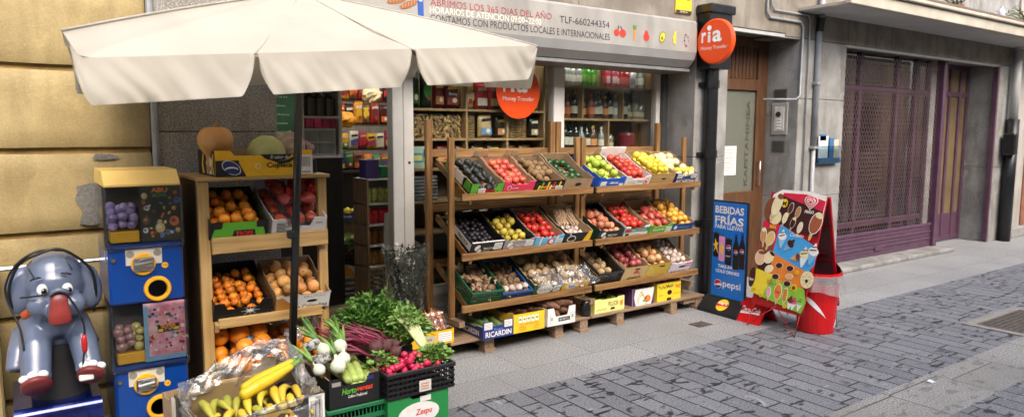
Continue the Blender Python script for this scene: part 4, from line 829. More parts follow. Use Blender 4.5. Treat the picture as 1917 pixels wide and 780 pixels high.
def fill(t, w, d, key, name, label, group, r_, layers=2, z0=.006, ys=0, ye=None, sq=1, up=False, cat=None, top=.75, xs=None, lay_flat=False, jit=.35):
    """one loose hand-set layer on the crate floor and a scattered one in its hollows"""
    me = ME[key]; M = t.matrix_world; bpy.context.view_layer.update(); M = t.matrix_world.copy(); ye = ye or d; n = 0
    r_ = r_*.92; st = 2.04*r_; sc_ = r_/MR.get(key, r_)
    nx = max(1, int((w-.014)/st+.4)); ny = max(1, int((ye-ys-.014)/(st*.93)+.3))
    gx_ = (w-.014)/nx; gy_ = (ye-ys-.014)/ny
    for L_ in range(layers):
        for j in range(ny-(1 if L_ else 0)):
            for i in range(nx-(1 if L_ else 0)):
                if random.random() < .05: continue
                if L_ and random.random() > top: continue
                x = -w/2+.007+gx_*(i+.5+.5*L_)+random.uniform(-jit, jit)*r_*.6; y = ys+.007+gy_*(j+.5+.5*L_)+random.uniform(-jit, jit)*r_*.6
                z = z0+r_*sq+L_*r_*1.42+random.uniform(0, jit)*r_*.4
                if up: rot = Euler((random.gauss(0, .25), random.gauss(0, .25), random.uniform(0, 6.28)))
                elif lay_flat: rot = Euler((R(90)+random.gauss(0, .15), 0, random.gauss(0, .5)))
                else: rot = Euler((random.uniform(0, 6.28), random.uniform(0, 6.28), random.uniform(0, 6.28)))
                k = random.uniform(.88, 1.05)*sc_
                place(me, name, M @ Matrix.Translation((x, y, z)) @ rot.to_matrix().to_4x4() @ Matrix.Diagonal((k*random.uniform(.93, 1.05), k*random.uniform(.93, 1.05), k*random.uniform(.93, 1.06), 1)), label, cat or name.replace('_', ' '), group); n += 1
    return n
# ================================================================== STOCKED CRATES ON THE RACKS
P = plain
BK, WT, GRN, YEL, BLU, NAVY, PNK, GREY, REDI, LBL = P((22, 22, 24)), P((228, 225, 218)), P((95, 175, 50)), P((235, 190, 40)), P((30, 90, 190)), P((38, 45, 105)), P((215, 60, 95)), P((150, 145, 140)), P((200, 40, 45)), P((236, 234, 228), .7)
OLIVE, GOLD, TEAL, SKY, PALEY, PURP, BEIGE, DGRN, ORG = P((150, 160, 70)), P((205, 175, 70)), P((60, 130, 120)), P((110, 175, 215)), P((240, 230, 130)), P((85, 50, 100)), P((205, 175, 125)), P((25, 60, 45)), P((235, 130, 50))
def label_(S, x0, x1, z0, z1):
    S(rect(x0, x1, z0, z1), LBL, 'label', .0022)
    for k in range(4): S(rect(x0+.015, x1-.02-.02*(k % 2), z0+(z1-z0)*(.15+.2*k), z0+(z1-z0)*(.15+.2*k)+.03), GREY, 'label_line', .003)
def d_trops(S, T):
    S([(-.5, .0), (-.36, .0), (-.28, .45), (-.28, 1), (-.5, 1)], GRN); S([(.5, 0), (.32, 0), (.2, .62), (.27, .62), (.3, .98), (.5, 1)], GRN); T('TROPS', -.08, .25, .2, .5, REDI, .03, .003); label_(S, -.27, -.05, .08, .6)
def d_trops2(S, T):
    S([(-.47, .05), (.47, .05), (.42, .6), (.3, .62), (.28, .98), (-.28, .98), (-.3, .62), (-.42, .6)], GRN); S([(-.12, .0), (.3, .0), (.27, .5), (-.09, .5)], BK, 'print', .002); T('TROPS', -.06, .24, .14, .44, REDI, .04, .003)
def d_tom(S, T):
    S(ell(-.32, .5, .07, .2), WT, 'ring'); S(ell(-.32, .5, .055, .16), PNK, 'ring', .0018); T('eureka', -.24, -.02, .42, .56, WT, .01, .002); S(rect(.2, .4, .12, .26), P((230, 120, 140)), 'stripe')
def d_kiwi(S, T):
    for i, c in enumerate((YEL, GRN, REDI, YEL, WT, REDI, GRN, YEL)):
        x = -.40+.1*i; S([(x, .1), (x+.07, .1), (x+.09, .9 if i % 2 else .6), (x+.03, .9 if i % 2 else .6)], c)
    S(rect(-.4, .4, .42, .48), YEL, 'stripe', .002); label_(S, .22, .47, .08, .5)
def d_hole(S, T): S(ell(0, .48, .12, .13), BK, 'hand_hole', .0012)
def d_trecoop(ink, lab=True, c2=WT):
    def f(S, T):
        S(ell(-.30, .52, .09, .22), c2, 'emblem'); S(ell(-.24, .3, .08, .1), c2, 'emblem'); S(ell(-.28, .68, .05, .12), c2, 'emblem', .0014); S([(-.36, .3), (-.18, .72), (-.16, .68), (-.33, .26)], ink, 'emblem_cut', .0022)
        T('TRECOOP', -.12, .25, .36, .54, c2, .01, .002); T('FRUTAS', -.1, .1, .2, .28, c2, 0, .002)
        if lab: label_(S, .2, .46, .3, .85)
    return f
def d_blue_c(S, T):
    for k in range(7): S([(-.48+.14*k, 0), (-.43+.14*k, 0), (-.40+.14*k, 1), (-.45+.14*k, 1)], WT if k % 2 else P((80, 190, 215)), 'stripe')
    S(ell(.05, .5, .11, .3), REDI, 'emblem', .002); S(ell(.07, .5, .07, .2), WT, 'emblem', .003); label_(S, .25, .47, .3, .7)
def d_banana(S, T):
    S([(.2, 0), (.5, 0), (.5, 1), (.38, 1), (.3, .55)], YEL); S(ell(-.22, .42, .16, .28), WT, 'oval'); S(ell(-.22, .42, .135, .23), BK, 'oval', .002); S(ell(-.22, .36, .12, .13), WT, 'swoosh', .003); S(ell(-.22, .42, .13, .12), BK, 'swoosh', .004); S(ell(-.3, .8, .03, .08), WT, 'seal')
def d_green(S, T): S(ell(-.1, .5, .28, .38), WT, 'oval'); T('Fruta de la Vega', -.32, .12, .4, .62, DGRN, 0, .003); label_(S, .2, .45, .2, .75)
def d_yellow(S, T): S(ell(-.15, .5, .22, .33), WT, 'oval'); T('Sol', -.26, -.05, .4, .66, BLU, .02, .003); S(ell(.22, .5, .09, .22), REDI, 'emblem'); S(ell(.22, .5, .06, .14), YEL, 'emblem', .002)
def d_ric(S, T):
    label_(S, -.46, -.2, .56, .96); label_(S, .2, .46, .56, .96); T('RICARDIN', -.42, .44, .1, .42, WT, .025, .002); T('Frutas', -.14, .14, .46, .58, P((120, 170, 225)), 0, .002, .3)
def d_yel_box(S, T):
    for k in range(5): S(rect(-.34+.135*k, -.24+.135*k, .5, .82), WT, 'panel', .001); S(rect(-.325+.135*k, -.255+.135*k, .62, .72), P((120, 150, 90)), 'pictogram', .002)
    T('FRUTAS SELECTAS', -.3, .3, .36, .44, REDI, 0, .002)
    for k in range(3): S(rect(-.34, -.1, .1+.08*k, .13+.08*k), P((190, 130, 30)), 'line'); S(rect(.15, .35, .1+.08*k, .13+.08*k), P((190, 130, 30)), 'line')
def d_white(S, T):
    S(rect(-.12, .3, .2, .42), BK, 'black_bar'); T('BAY-FRUIT S.L.', -.08, .26, .25, .37, WT, .01, .003)
    for x in (-.42, .33): S(rect(x, x+.12, .12, .62), GREY, 'panel'); S(rect(x+.01, x+.11, .14, .6), WT, 'panel', .0018); S(ell(x+.06, .4, .03, .12), GREY, 'pictogram', .003)
def d_alf(S, T): S(rect(-.42, -.2, .1, .62), WT, 'label_box'); T('Alfonja', -.1, .25, .32, .62, WT, .02, .002, .2); S(rect(.3, .46, .08, .4), WT, 'label_box'); S(rect(-.4, -.22, .2, .26), BLU, 'line', .002)
def d_apple(S, T):
    for k in range(3): S(ell(-.35+.11*k, .4+.08*(k % 2), .035, .12), KRAFT, 'pictogram'); S(ell(-.35+.11*k, .4+.08*(k % 2), .02, .08), WT, 'pictogram', .0018)
    T('manzanas', -.02, .2, .42, .56, BK, 0, .002); S(ell(.34, .48, .1, .3), REDI, 'ring'); S(ell(.34, .48, .08, .24), WT, 'ring', .0018); S(ell(.34, .46, .05, .14), REDI, 'apple', .0026)
def d_wood(S, T): S(ell(.05, .55, .1, .06), BK, 'hand_hole')
def d_white_teal(S, T):
    S(rect(-.5, .5, .5, .85), TEAL); S(rect(-.46, -.3, .52, .8), REDI, 'emblem', .002); T('TOMATE DE HUERTA', -.26, .38, .58, .74, WT, .01, .003); S(rect(-.45, -.3, .1, .4), BK, 'label'); label_(S, -.15, .2, .05, .4)
def d_grn(S, T): T('Gaspolé', -.36, .12, .3, .66, WT, .01, .002, .25); label_(S, .2, .46, .22, .72); S(ell(-.42, .75, .05, .1), REDI, 'pictogram')
def d_blu(S, T): T('Cítricos', -.2, .28, .4, .62, P((120, 170, 220)), 0, .002, .2); S(ell(-.34, .52, .08, .2), P((200, 220, 235)), 'emblem'); S(rect(-.5, .5, .0, .1), SKY)
def d_apar(S, T):
    T('APARICI', -.28, .3, .1, .3, P((60, 45, 35)), .03, .002); S(rect(-.06, .14, .76, .86), BK, 'slot'); S(ell(-.0, .6, .06, .1), P((200, 60, 50)), 'pictogram'); S(ell(.07, .62, .06, .1), P((200, 60, 50)), 'pictogram')
def d_gold(S, T):
    for k in range(4):
        a, b_ = .46-.08*k, .78-.14*k; S([(-.5+a*math.cos(t)*.8, .05+b_*math.sin(t)) for t in [i*.16 for i in range(10)]]+[(-.5+(a-.02)*math.cos(t)*.8, .05+(b_-.04)*math.sin(t)) for t in [i*.16 for i in range(9, -1, -1)]], PALEY, 'arc')
    S(rect(.0, .24, .74, .84), BK, 'slot'); S(rect(-.4, .3, .06, .10), OLIVE, 'line')
def d_ara(S, T): T('Patatas de Aragón', -.42, .44, .12, .32, PURP, .0, .002, .2); S(rect(-.06, .2, .52, .66), BK, 'slot'); S(rect(.2, .44, .6, .9), P((205, 110, 160)), 'label'); S(rect(.22, .42, .7, .76), WT, 'line', .002)
def d_pell(S, T):
    T('PELLICER', -.06, .30, .4, .72, P((90, 95, 40)), .0, .002); S(ell(.40, .5, .055, .2), ORG, 'fruit_print'); S(ell(.42, .62, .03, .12), ORG, 'fruit_print', .002); S([(.02, .12), (.18, .12), (.16, .28), (.04, .28)], BK, 'slot')
    for k in range(6): S(ell(-.42+.06*k, .2+.04*(k % 2), .025, .05), OLIVE, 'leaf_print')
def d_pump(S, T):
    S([(-.5, 0), (-.35, 0), (-.44, .5), (-.38, 1), (-.5, 1)], PURP); S([(.5, 0), (.36, 0), (.46, .5), (.5, .8)], PURP)
    for k, c in enumerate((GRN, YEL, ORG)): S([(-.3+.2*t+.02*k, .3+.5*math.sin(t*1.6)-.09*k) for t in [i*.25 for i in range(11)]]+[(-.3+.2*t+.02*k, .25+.5*math.sin(t*1.6)-.09*k) for t in [i*.25 for i in range(10, -1, -1)]], c, 'arc')
    S(ell(.2, .34, .14, .2), REDI, 'fruit_print'); S(ell(.24, .34, .1, .19), ORG, 'fruit_print', .002); S(ell(.05, .26, .1, .06), GRN, 'leaf_print', .003)
def d_agri(S, T):
    T('Agri', -.1, .16, .62, .86, DGRN, .02, .002); S(ell(.02, .42, .1, .13), BK, 'hand_hole'); S([(-.1, 0), (.1, 0), (.08, .14), (-.08, .14)], BK, 'slot')
    for k in range(7): S(ell(-.42+.05*k, .78-.05*(k % 3), .035, .06), ORG if k % 2 else GRN, 'fruit_print'); S(ell(.28+.03*k, .75-.06*(k % 3), .03, .05), ORG if k % 3 else OLIVE, 'fruit_print')
    S(rect(-.45, -.25, .3, .34), P((190, 140, 30)), 'line'); S(rect(.2, .42, .3, .34), P((190, 140, 30)), 'line')
def d_star(S, T):
    for k in range(16):
        a = k*math.pi/8; l = .16 if k % 2 == 0 else .08; S([(.12-.006*math.sin(a), .42+.02*math.cos(a)), (.12+l*math.cos(a), .42+l*2*math.sin(a)), (.12+.006*math.sin(a), .42-.02*math.cos(a))], LBL, 'star_ray', .001+.0001*k)
def d_cal(S, T): T('La Calandina', -.16, .46, .1, .34, BK, .0, .002); S([(-.5, 0), (-.2, 0), (-.26, .55), (-.4, .95), (-.5, .9)], P((190, 130, 60))); S(ell(.16, .54, .1, .08), BK, 'slot'); T('FRUTAS', .0, .4, .78, .9, GREY, 0, .002)
def d_grey(S, T):
    for k in range(7): S(rect(-.42, -.18-.04*(k % 3), .18+.09*k, .21+.09*k), BK, 'line')
    S(rect(.3, .42, .6, .7), GREY, 'line')
def d_hv(S, T): T('Hortoventas', -.24, .34, .40, .62, GRN, .02, .002, .25); T('ventas', .02, .36, .44, .6, P((225, 70, 45)), .02, .0034, .25); T('Cultivo Tradicional', -.14, .24, .26, .36, WT, .01, .002, .1); S(rect(.24, .38, .78, .92), NAVY, 'label'); S(rect(-.45, -.28, .76, .9), GREY, 'line')
def d_hv2(S, T): T('Horto', -.26, .03, .42, .64, GRN, .02, .002, .25); T('ventas', .04, .36, .46, .62, P((225, 70, 45)), .02, .002, .25); T('Cultivo Tradicional', -.14, .24, .28, .38, WT, .01, .002, .1); S(rect(.24, .38, .78, .92), NAVY, 'label'); S(rect(-.45, -.28, .76, .9), GREY, 'line')
ink2 = lambda rgb: (P(rgb), P(rgb))
# ---- rack by the door
AX = [2.74, 3.02, 3.30, 3.58]; TILT = 28; WA = .272
def on_shelf(x, z, y=4.214): return tilt_m(x, y, z-.018, TILT)
t = carton('black and green carton of dark avocados at the left end of the top shelf', on_shelf(AX[0], sh[0]), WA, .385, .098, BK, BK, notch=.48, nd=.45, deco=d_trops, tabs=True)
for s_ in (-1,): MB().prism([(-.1365, .30, .0), (-.1365, .38, .0), (-.1365, .38, .12), (-.1365, .30, .10)], (-.001, 0, 0)).build('green_side_print', GRN, t); MB().prism([(-.1365, .01, .02), (-.1365, .10, .02), (-.1365, .08, .09), (-.1365, .01, .09)], (-.001, 0, 0)).build('green_side_print', GRN, t); MB().prism([(-.1365, .12, .015), (-.1365, .28, .015), (-.1365, .28, .085), (-.1365, .12, .085)], (-.001, 0, 0)).build('white_side_print', WT, t)
fill(t, WA, .385, 'avocado', 'avocado', 'black-skinned avocado in the black and green carton on the top shelf', 'black avocados', .033, 2, lay_flat=True, top=.8)
t = carton('pink carton of pale red tomatoes between avocados and kiwis on the top shelf', on_shelf(AX[1], sh[0]), WA, .385, .098, PNK, PNK, notch=.5, nd=.25, deco=d_tom, tabs=True)
fill(t, WA, .385, 'pink_tomato', 'tomato', 'pinkish red tomato in the pink carton on the top shelf', 'pink tomatoes', .033, 2, sq=.85, up=True, top=.9)
t = carton('black carton with coloured stripes holding brown kiwis on the top shelf', on_shelf(AX[2], sh[0]), WA, .385, .095, BK, BK, notch=.9, nd=.1, deco=d_kiwi, tabs=True)
fill(t, WA, .385, 'kiwi', 'kiwi', 'brown furry kiwi in the black stripe-printed carton on the top shelf', 'kiwis', .034, 2, top=.7)
t = carton('plain kraft carton of shiny green avocados on the top shelf', on_shelf(AX[3], sh[0]), WA, .385, .11, KRAFT, KRAFT, notch=.9, nd=.06, deco=d_hole)
fill(t, WA, .385, 'green_avocado', 'avocado', 'shiny dark green avocado in the plain kraft carton', 'green avocados', .036, 1, ys=.03)
t = carton('long black and white carton of dark plums at the left end of the second shelf', on_shelf(AX[0], sh[1]), WA, .385, .105, BK, BK, inner=BK, notch=.9, nd=.06, deco=d_trecoop(BK))
MB().prism([(-.1365, .01, .03), (-.1365, .37, .03), (-.1365, .37, .085), (-.1365, .01, .085)], (-.001, 0, 0)).build('white_side_print', WT, t); lettering('TRECOOP', (-.138, .20, .042), (0, -1, 0), Z_, .15, .03, BK, t, bold=.02); MB().box(-.136, .136, -.001, .006, .100, .106).build('white_edge', WT, t)
fill(t, WA, .385, 'plum', 'plum', 'small black plum in the black and white carton on the second shelf', 'black plums', .021, 2, top=.6)
t = carton('grey printed carton of yellow pears on the second shelf', on_shelf(AX[1], sh[1]), WA, .385, .10, BK, P((150, 145, 142)), inner=BK, notch=.7, nd=.12, deco=d_trecoop(P((150, 145, 142)), True, P((235, 225, 215))))
fill(t, WA, .385, 'yellow_plum', 'pear', 'small yellow-green pear in the grey carton on the second shelf', 'yellow pears', .033, 2, top=.65)
t = carton('light blue striped carton of red tomatoes on the second shelf', on_shelf(AX[2], sh[1]), WA, .385, .10, SKY, SKY, inner=KRAFT, notch=.6, nd=.18, deco=d_blue_c)
fill(t, WA, .385, 'red_tomato', 'tomato', 'deep red tomato in the light blue carton on the second shelf', 'red tomatoes in the blue carton', .034, 2, sq=.85, up=True, top=.6)
t = carton('black and yellow carton of garlic with dry stalks on the second shelf', on_shelf(AX[3], sh[1]), WA, .385, .115, BK, BK, notch=.8, nd=.12, deco=d_banana)
fill(t, WA, .385, 'garlic', 'garlic_bulb', 'pinkish garlic bulb in the black and yellow carton', 'pink garlic bulbs', .028, 2, ye=.24, up=True)
b = MB()
for k in range(60):
    x = random.uniform(-.10, .10); y = random.uniform(.10, .22); b.tube([(x, y, .085), (x*.8+random.uniform(-.02, .02), y+.09, .115+random.uniform(0, .02)), (x*.6+random.uniform(-.04, .04), y+random.uniform(.1, .15), .10)], [.004, .003, .002], 5)
gs = b.build('dry_stalks', mat('dry_stalk', (.42, .28, .17), .8, .3)); gs.matrix_world = on_shelf(AX[3], sh[1]) @ Matrix.Translation((0, 0, .012)); tag(gs, 'bundle of dry brown garlic stalks lying in the black and yellow carton', 'garlic stalks')
t = plastic_crate('green slatted plastic crate of hairy brown taro roots on the third shelf', on_shelf(AX[0]-.005, sh[2]), .27, .385, .12, mat('green_plastic', (.012, .085, .035), .4, .15, 8))
fill(t, .26, .375, 'taro', 'taro_root', 'hairy brown taro root in the green plastic crate', 'taro roots', .036, 2, top=.9)
b = MB()
for k in range(46): x, y = random.uniform(-.11, .11), random.uniform(.03, .30); a = random.uniform(0, 6.28); b.faces([(x, y, .10+random.uniform(0, .03)), (x+.05*math.cos(a), y+.05*math.sin(a), .12+random.uniform(0, .03)), (x+.05*math.cos(a+.4), y+.05*math.sin(a+.4), .105+random.uniform(0, .02))], [(0, 1, 2)])
o = b.build('root_fibres', mat('root_fibre', (.34, .22, .13), .85, .4, 40), fix=False); o.matrix_world = on_shelf(AX[0], sh[2]); tag(o, 'shreds of dry papery root skin on top of the green plastic crate', 'root skins')
t = plastic_crate('low blue plastic crate of taro and garlic on the third shelf', on_shelf(AX[1]-.01, sh[2]), .27, .385, .075, mat('blue_plastic', (.012, .055, .17), .4, .15, 8))
fill(t, .26, .375, 'taro', 'taro_root', 'brown taro root in the low blue plastic crate', 'taro roots in the blue crate', .036, 1)
fill(t, .26, .375, 'garlic_white', 'garlic_bulb', 'pale garlic bulb lying at the front of the low blue plastic crate', 'pale garlic bulbs', .03, 1, z0=.05, ye=.09, up=True)
t = carton('dark green carton of brown potatoes under loose plastic on the third shelf', on_shelf(AX[2]-.01, sh[2]), WA, .385, .105, DGRN, P((28, 85, 50)), inner=KRAFT, notch=.6, nd=.2, deco=d_green)
fill(t, WA, .385, 'potato', 'potato', 'round brown potato in the dark green carton', 'potatoes in the green carton', .038, 2, top=.8)
t = carton('yellow carton of pale potatoes with a plastic sheet on the third shelf', on_shelf(AX[3]-.01, sh[2]), WA, .385, .09, YEL, YEL, inner=KRAFT, notch=.7, nd=.1, deco=d_yellow)
fill(t, WA, .385, 'potato', 'potato', 'pale brown potato in the yellow carton', 'potatoes in the yellow carton', .038, 2, top=.7)
FILM = film('bag_film', .10, .1, (.85, .86, .88), .06)
def wrap(M, w, y0, y1, z, drop, seed, name, label, amp=.03):
    """crinkled plastic sheet over a crate: lies on the goods and hangs over the front edge"""
    def fn(u, v):
        x = -w/2+w*u; s_ = v*(y1-y0+drop)
        if s_ < drop: y = y0-.012-.02*math.sin(3*s_/drop); zz = z-drop+s_
        else: y = y0+(s_-drop); zz = z
        q = Vector((x*14, s_*14, seed)); return (x+noise.noise(q)*amp*.6, y+noise.noise(q+Vector((9, 0, 0)))*amp*.5-.01, zz+noise.noise(q*1.3+Vector((0, 7, 0)))*amp+abs(noise.noise(q*3))*amp*.4)
    o = MB().grid(fn, 30, 30).build(name, FILM, smooth=False, fix=False); o.matrix_world = M; return tag(o, label, 'plastic sheet')
wrap(on_shelf(AX[2]-.01, sh[2]), .27, 0, .14, .125, .05, 3, 'plastic_sheet', 'crinkled clear plastic hanging over the dark green potato carton')
wrap(on_shelf(AX[3]-.0, sh[2]), .30, -.03, .16, .125, .045, 8, 'plastic_sheet', 'crinkled clear plastic hanging over the yellow potato carton', .04)
# on the pallet, standing flat
def flat(x, y, z=.122, rz=0): return tilt_m(x, y, z, 0, rz)
t = carton('dark blue carton with large white lettering and long courgettes standing on the pallet', flat(2.80, 4.135), .262, .36, .125, NAVY, P((32, 48, 120)), notch=.34, nd=.3, deco=d_ric, hside=.09)
lettering('RICARDIN', (-.1325, .27, .02), (0, -1, 0), Z_, .22, .04, WT, t, bold=.02)
ZUC = mat('courgette_skin', (.10, .16, .05), .4, .3, 25, rnd=.4)
zme = MB().tube([(0, -.12, 0), (0, -.10, .004), (0, 0, .006), (0, .10, .002), (0, .125, 0)], [.012, .022, .024, .020, .010], 10).mesh('courgette', True); zme.materials.append(ZUC)
for k in range(7): place(zme, 'courgette', flat(2.80, 4.135) @ Matrix.Translation((-.09+.03*k, .18, .05+.03*(k % 2))) @ Euler((.1*(k % 3), 0, random.gauss(0, .15))).to_matrix().to_4x4(), 'green courgette lying in the dark blue lettered carton', 'courgette', 'courgettes')
t = carton('bright yellow carton with a row of white panels standing on the pallet', flat(3.085, 4.145), .285, .34, .145, YEL, YEL, notch=.9, nd=.03, deco=d_yel_box)
for k in range(4): place(ME['yuca'], 'yuca_root', flat(3.085, 4.145) @ Matrix.Translation((-.09+.06*k, .2, .11+.02*(k % 2))) @ Euler((R(90), 0, .3)).to_matrix().to_4x4(), 'brown yuca root lying in the bright yellow carton', 'yuca root', 'yuca roots in the yellow carton')
t = carton('white carton with notched front full of thick brown yuca roots on the pallet', flat(3.40, 4.15), .272, .34, .135, WT, WT, inner=KRAFT, notch=.42, nd=.5, deco=d_white)
for k, (x, y, z, a, c_) in enumerate(((-.08, .12, .07, .3, 0), (.0, .11, .08, -.1, .2), (.08, .12, .08, .1, -.1), (-.05, .10, .145, .9, .3), (.05, .10, .15, 1.1, .1), (-.10, .16, .17, .2, .5), (.07, .15, .16, -.4, .4), (.0, .14, .205, 1.3, -.2), (.10, .09, .13, .1, -.3), (-.05, .17, .225, .3, .6))):
    place(ME['yuca'], 'yuca_root', flat(3.40, 4.15) @ Matrix.Translation((x, y, z)) @ Euler((R(90)+c_, 0, a)).to_matrix().to_4x4(), 'thick brown yuca root heaped in the white notched carton', 'yuca root', 'yuca roots in the white carton')
# ---- rack by the pillar
BX = [3.935, 4.225, 4.515, 4.81]; WB = .283
t = carton('bright blue carton of green apples at the left end of the right-hand top shelf', on_shelf(BX[0], sh[0]), WB, .385, .10, BLU, BLU, notch=.5, nd=.12, deco=d_alf, tabs=True)
fill(t, WB, .385, 'green_apple', 'apple', 'green apple in the bright blue carton', 'green apples', .038, 2, up=True, top=.8)
t = carton('white carton of dark red apples on the right-hand top shelf', on_shelf(BX[1], sh[0]), WB, .385, .10, WHITEB, WHITEB, inner=WHITEB, notch=.5, nd=.25, deco=d_apple, tabs=True, back=.16)
fill(t, WB, .385, 'red_apple', 'apple', 'dark red apple in the white carton', 'red apples', .036, 2, up=True, top=.85)
t = carton('pale wooden-coloured box of yellow lemons on the right-hand top shelf', on_shelf(BX[2], sh[0]), WB, .385, .115, PINE['x'], PINE['x'], notch=.9, nd=.02, deco=d_wood, name='fruit_box', cat='box')
fill(t, WB, .385, 'lemon', 'lemon', 'yellow lemon in the pale wooden box', 'lemons', .037, 2, top=.95, z0=.03)
t = carton('navy lettered carton of pale melons and lemons at the right end of the top shelf', on_shelf(BX[3], sh[0]), WB-.02, .385, .105, NAVY, NAVY, notch=.34, nd=.3, deco=d_ric)
fill(t, WB-.02, .385, 'small_melon', 'melon', 'small pale melon in the navy lettered carton on the top shelf', 'small melons', .046, 1, z0=.03)
fill(t, WB-.02, .385, 'lemon', 'lemon', 'yellow lemon lying at the front of the navy lettered carton', 'lemons in the navy carton', .035, 1, ye=.10, z0=.075)
t = carton('dark green printed carton of rosy peaches on the right-hand second shelf', on_shelf(BX[0], sh[1]), WB-.01, .385, .10, DGRN, P((24, 48, 44)), inner=BK, notch=.5, nd=.15, deco=d_trecoop(DGRN, False))
fill(t, WB-.01, .385, 'rosy_peach', 'peach', 'rosy peach in the dark green printed carton', 'rosy peaches', .038, 2, top=.6)
t = carton('white and teal carton of bright red tomatoes on the right-hand second shelf', on_shelf(BX[1], sh[1]), WB-.01, .385, .105, WT, WT, notch=.5, nd=.3, deco=d_white_teal, tabs=True)
fill(t, WB-.01, .385, 'red_tomato', 'tomato', 'bright red tomato in the white and teal carton', 'red tomatoes in the white carton', .036, 2, sq=.85, up=True, top=.8)
t = carton('lime green carton of dark red mangoes on the right-hand second shelf', on_shelf(BX[2], sh[1]), WB-.01, .385, .10, GRN, GRN, notch=.6, nd=.2, deco=d_grn)
fill(t, WB-.01, .385, 'mango', 'mango', 'dark red mango in the lime green carton', 'mangoes in the green carton', .048, 1, ye=.30, lay_flat=True, z0=.03)
t = carton('blue carton of golden apricots at the right end of the second shelf', on_shelf(BX[3]-.02, sh[1]), WB-.01, .385, .095, P((30, 80, 135)), P((34, 70, 120)), notch=.8, nd=.12, deco=d_blu)
fill(t, WB-.01, .385, 'apricot', 'apricot', 'golden apricot in the blue carton at the end of the second shelf', 'apricots', .035, 2, top=.9, z0=.012)
t = plastic_crate('black slatted plastic crate with a few potatoes on the right-hand third shelf', on_shelf(BX[0]-.01, sh[2]), .272, .385, .125, BLACKP, rows=5)
fill(t, .26, .375, 'potato', 'potato', 'brown potato at the bottom of the black plastic crate', 'potatoes in the black crate', .038, 1)
t = carton('tall beige carton of red onions on the right-hand third shelf', on_shelf(BX[1]-.02, sh[2]), WB-.01, .385, .15, BEIGE, BEIGE, notch=.9, nd=.04, deco=d_apar, tabs=True)
fill(t, WB-.01, .385, 'red_onion', 'red_onion', 'red onion in the tall beige carton', 'red onions', .037, 2, top=.9, z0=.045)
t = carton('golden carton of brown onions on the right-hand third shelf', on_shelf(BX[2]-.035, sh[2]), WB-.015, .385, .145, GOLD, GOLD, notch=.9, nd=.04, deco=d_gold)
fill(t, WB-.015, .385, 'onion', 'onion', 'brown-skinned onion in the golden carton', 'brown onions', .042, 2, top=.9, z0=.04)
t = carton('white and lilac carton of garlic at the right end of the third shelf', on_shelf(BX[3]-.045, sh[2]), WB-.015, .385, .125, P((215, 205, 218)), P((222, 214, 222)), notch=.6, nd=.1, deco=d_ara)
fill(t, WB-.015, .385, 'garlic_white', 'garlic_bulb', 'pale garlic bulb in the white and lilac carton', 'garlic in the lilac carton', .03, 2, top=.9, z0=.04, up=True)
t = carton('pale yellow printed carton of squashes standing on the pallet by the rack post', flat(3.98, 4.235), .33, .34, .115, PALEY, P((236, 226, 140)), notch=.5, nd=.08, deco=d_pell)
fill(t, .33, .34, 'lime', 'lime', 'green lime in the pale yellow carton on the pallet', 'limes', .032, 2, top=.8)
t = carton('white and purple carton with an orange fruit picture standing on the pallet', flat(4.37, 4.235), .255, .34, .15, PURP, WT, notch=.9, nd=.04, deco=d_pump)
fill(t, .255, .34, 'red_onion', 'red_onion', 'red onion in the white and purple carton on the pallet', 'red onions on the pallet', .037, 2, top=.9, z0=.04)
t = carton('upright yellow carton with a hand hole standing on the pallet', flat(4.69, 4.235), .30, .30, .165, P((238, 200, 50)), P((240, 204, 50)), notch=.9, nd=.03, deco=d_agri)
fill(t, .30, .30, 'onion', 'onion', 'brown onion in the upright yellow carton with the hand hole', 'onions on the pallet', .042, 1, z0=.10)
jar = MB().lathe([(0, 0), (.04, 0), (.045, .02), (.045, .09), (.03, .11), (.03, .125), (0, .125)], 14).build('dark_jar', mat('dark_glass_jar', (.01, .01, .012), .15), smooth=True); jar.location = (3.72, 4.24, .122); tag(jar, 'small dark jar tucked between the two racks on the pallet', 'jar')
# ---- left rack
def on_l(x, z, y=3.862): return tilt_m(.765+x, y, z-.012, 24)
t = carton('black and green carton of orange persimmons on the top shelf of the pale rack', on_l(.195, 1.045), .295, .385, .10, BK, BK, inner=P((40, 70, 35)), notch=.5, nd=.35, deco=d_trops2)
fill(t, .295, .385, 'orange', 'persimmon', 'small orange persimmon in the black and green carton', 'persimmons', .034, 2, top=.75, up=True)
t = carton('white carton of dark red mangoes with red netting on the pale rack', on_l(.515, 1.045), .30, .385, .095, WHITEB, P((200, 200, 200)), inner=WHITEB, notch=.4, nd=.55, deco=d_grey, back=.17)
fill(t, .30, .385, 'mango', 'mango', 'dark red mango in the white carton on the pale rack', 'mangoes on the pale rack', .054, 1, lay_flat=True, z0=.01)
fill(t, .30, .385, 'mango', 'mango', 'dark red mango in the white carton on the pale rack', 'mangoes on the pale rack', .062, 1, lay_flat=True, z0=.09, ys=.07)
o = MB().grid(lambda u, v: (-.02+.17*u+.02*noise.noise(Vector((u*9, v*9, 1))), .12+.22*v, .13+.06*noise.noise(Vector((u*6, v*6, 5)))+.05*u), 16, 16).build('red_netting', mat('red_net', (.55, .015, .02), .35, .3, 20), fix=False); o.matrix_world = on_l(.515, 1.045); tag(o, 'crumpled red netting on top of the mangoes', 'netting')
t = carton('black carton with a white star printed on it full of mandarins', on_l(.20, .615), .30, .385, .105, BK, BK, inner=BK, notch=.52, nd=.4, deco=d_star)
fill(t, .30, .385, 'mandarin', 'mandarin', 'small orange mandarin in the black star carton', 'mandarins', .028, 2, sq=.88, up=True, top=.75)
t = carton('white lettered carton of orange-yellow peaches on the middle shelf of the pale rack', on_l(.525, .615), .30, .385, .10, P((200, 150, 90)), WHITEB, notch=.9, nd=.05, deco=d_cal)
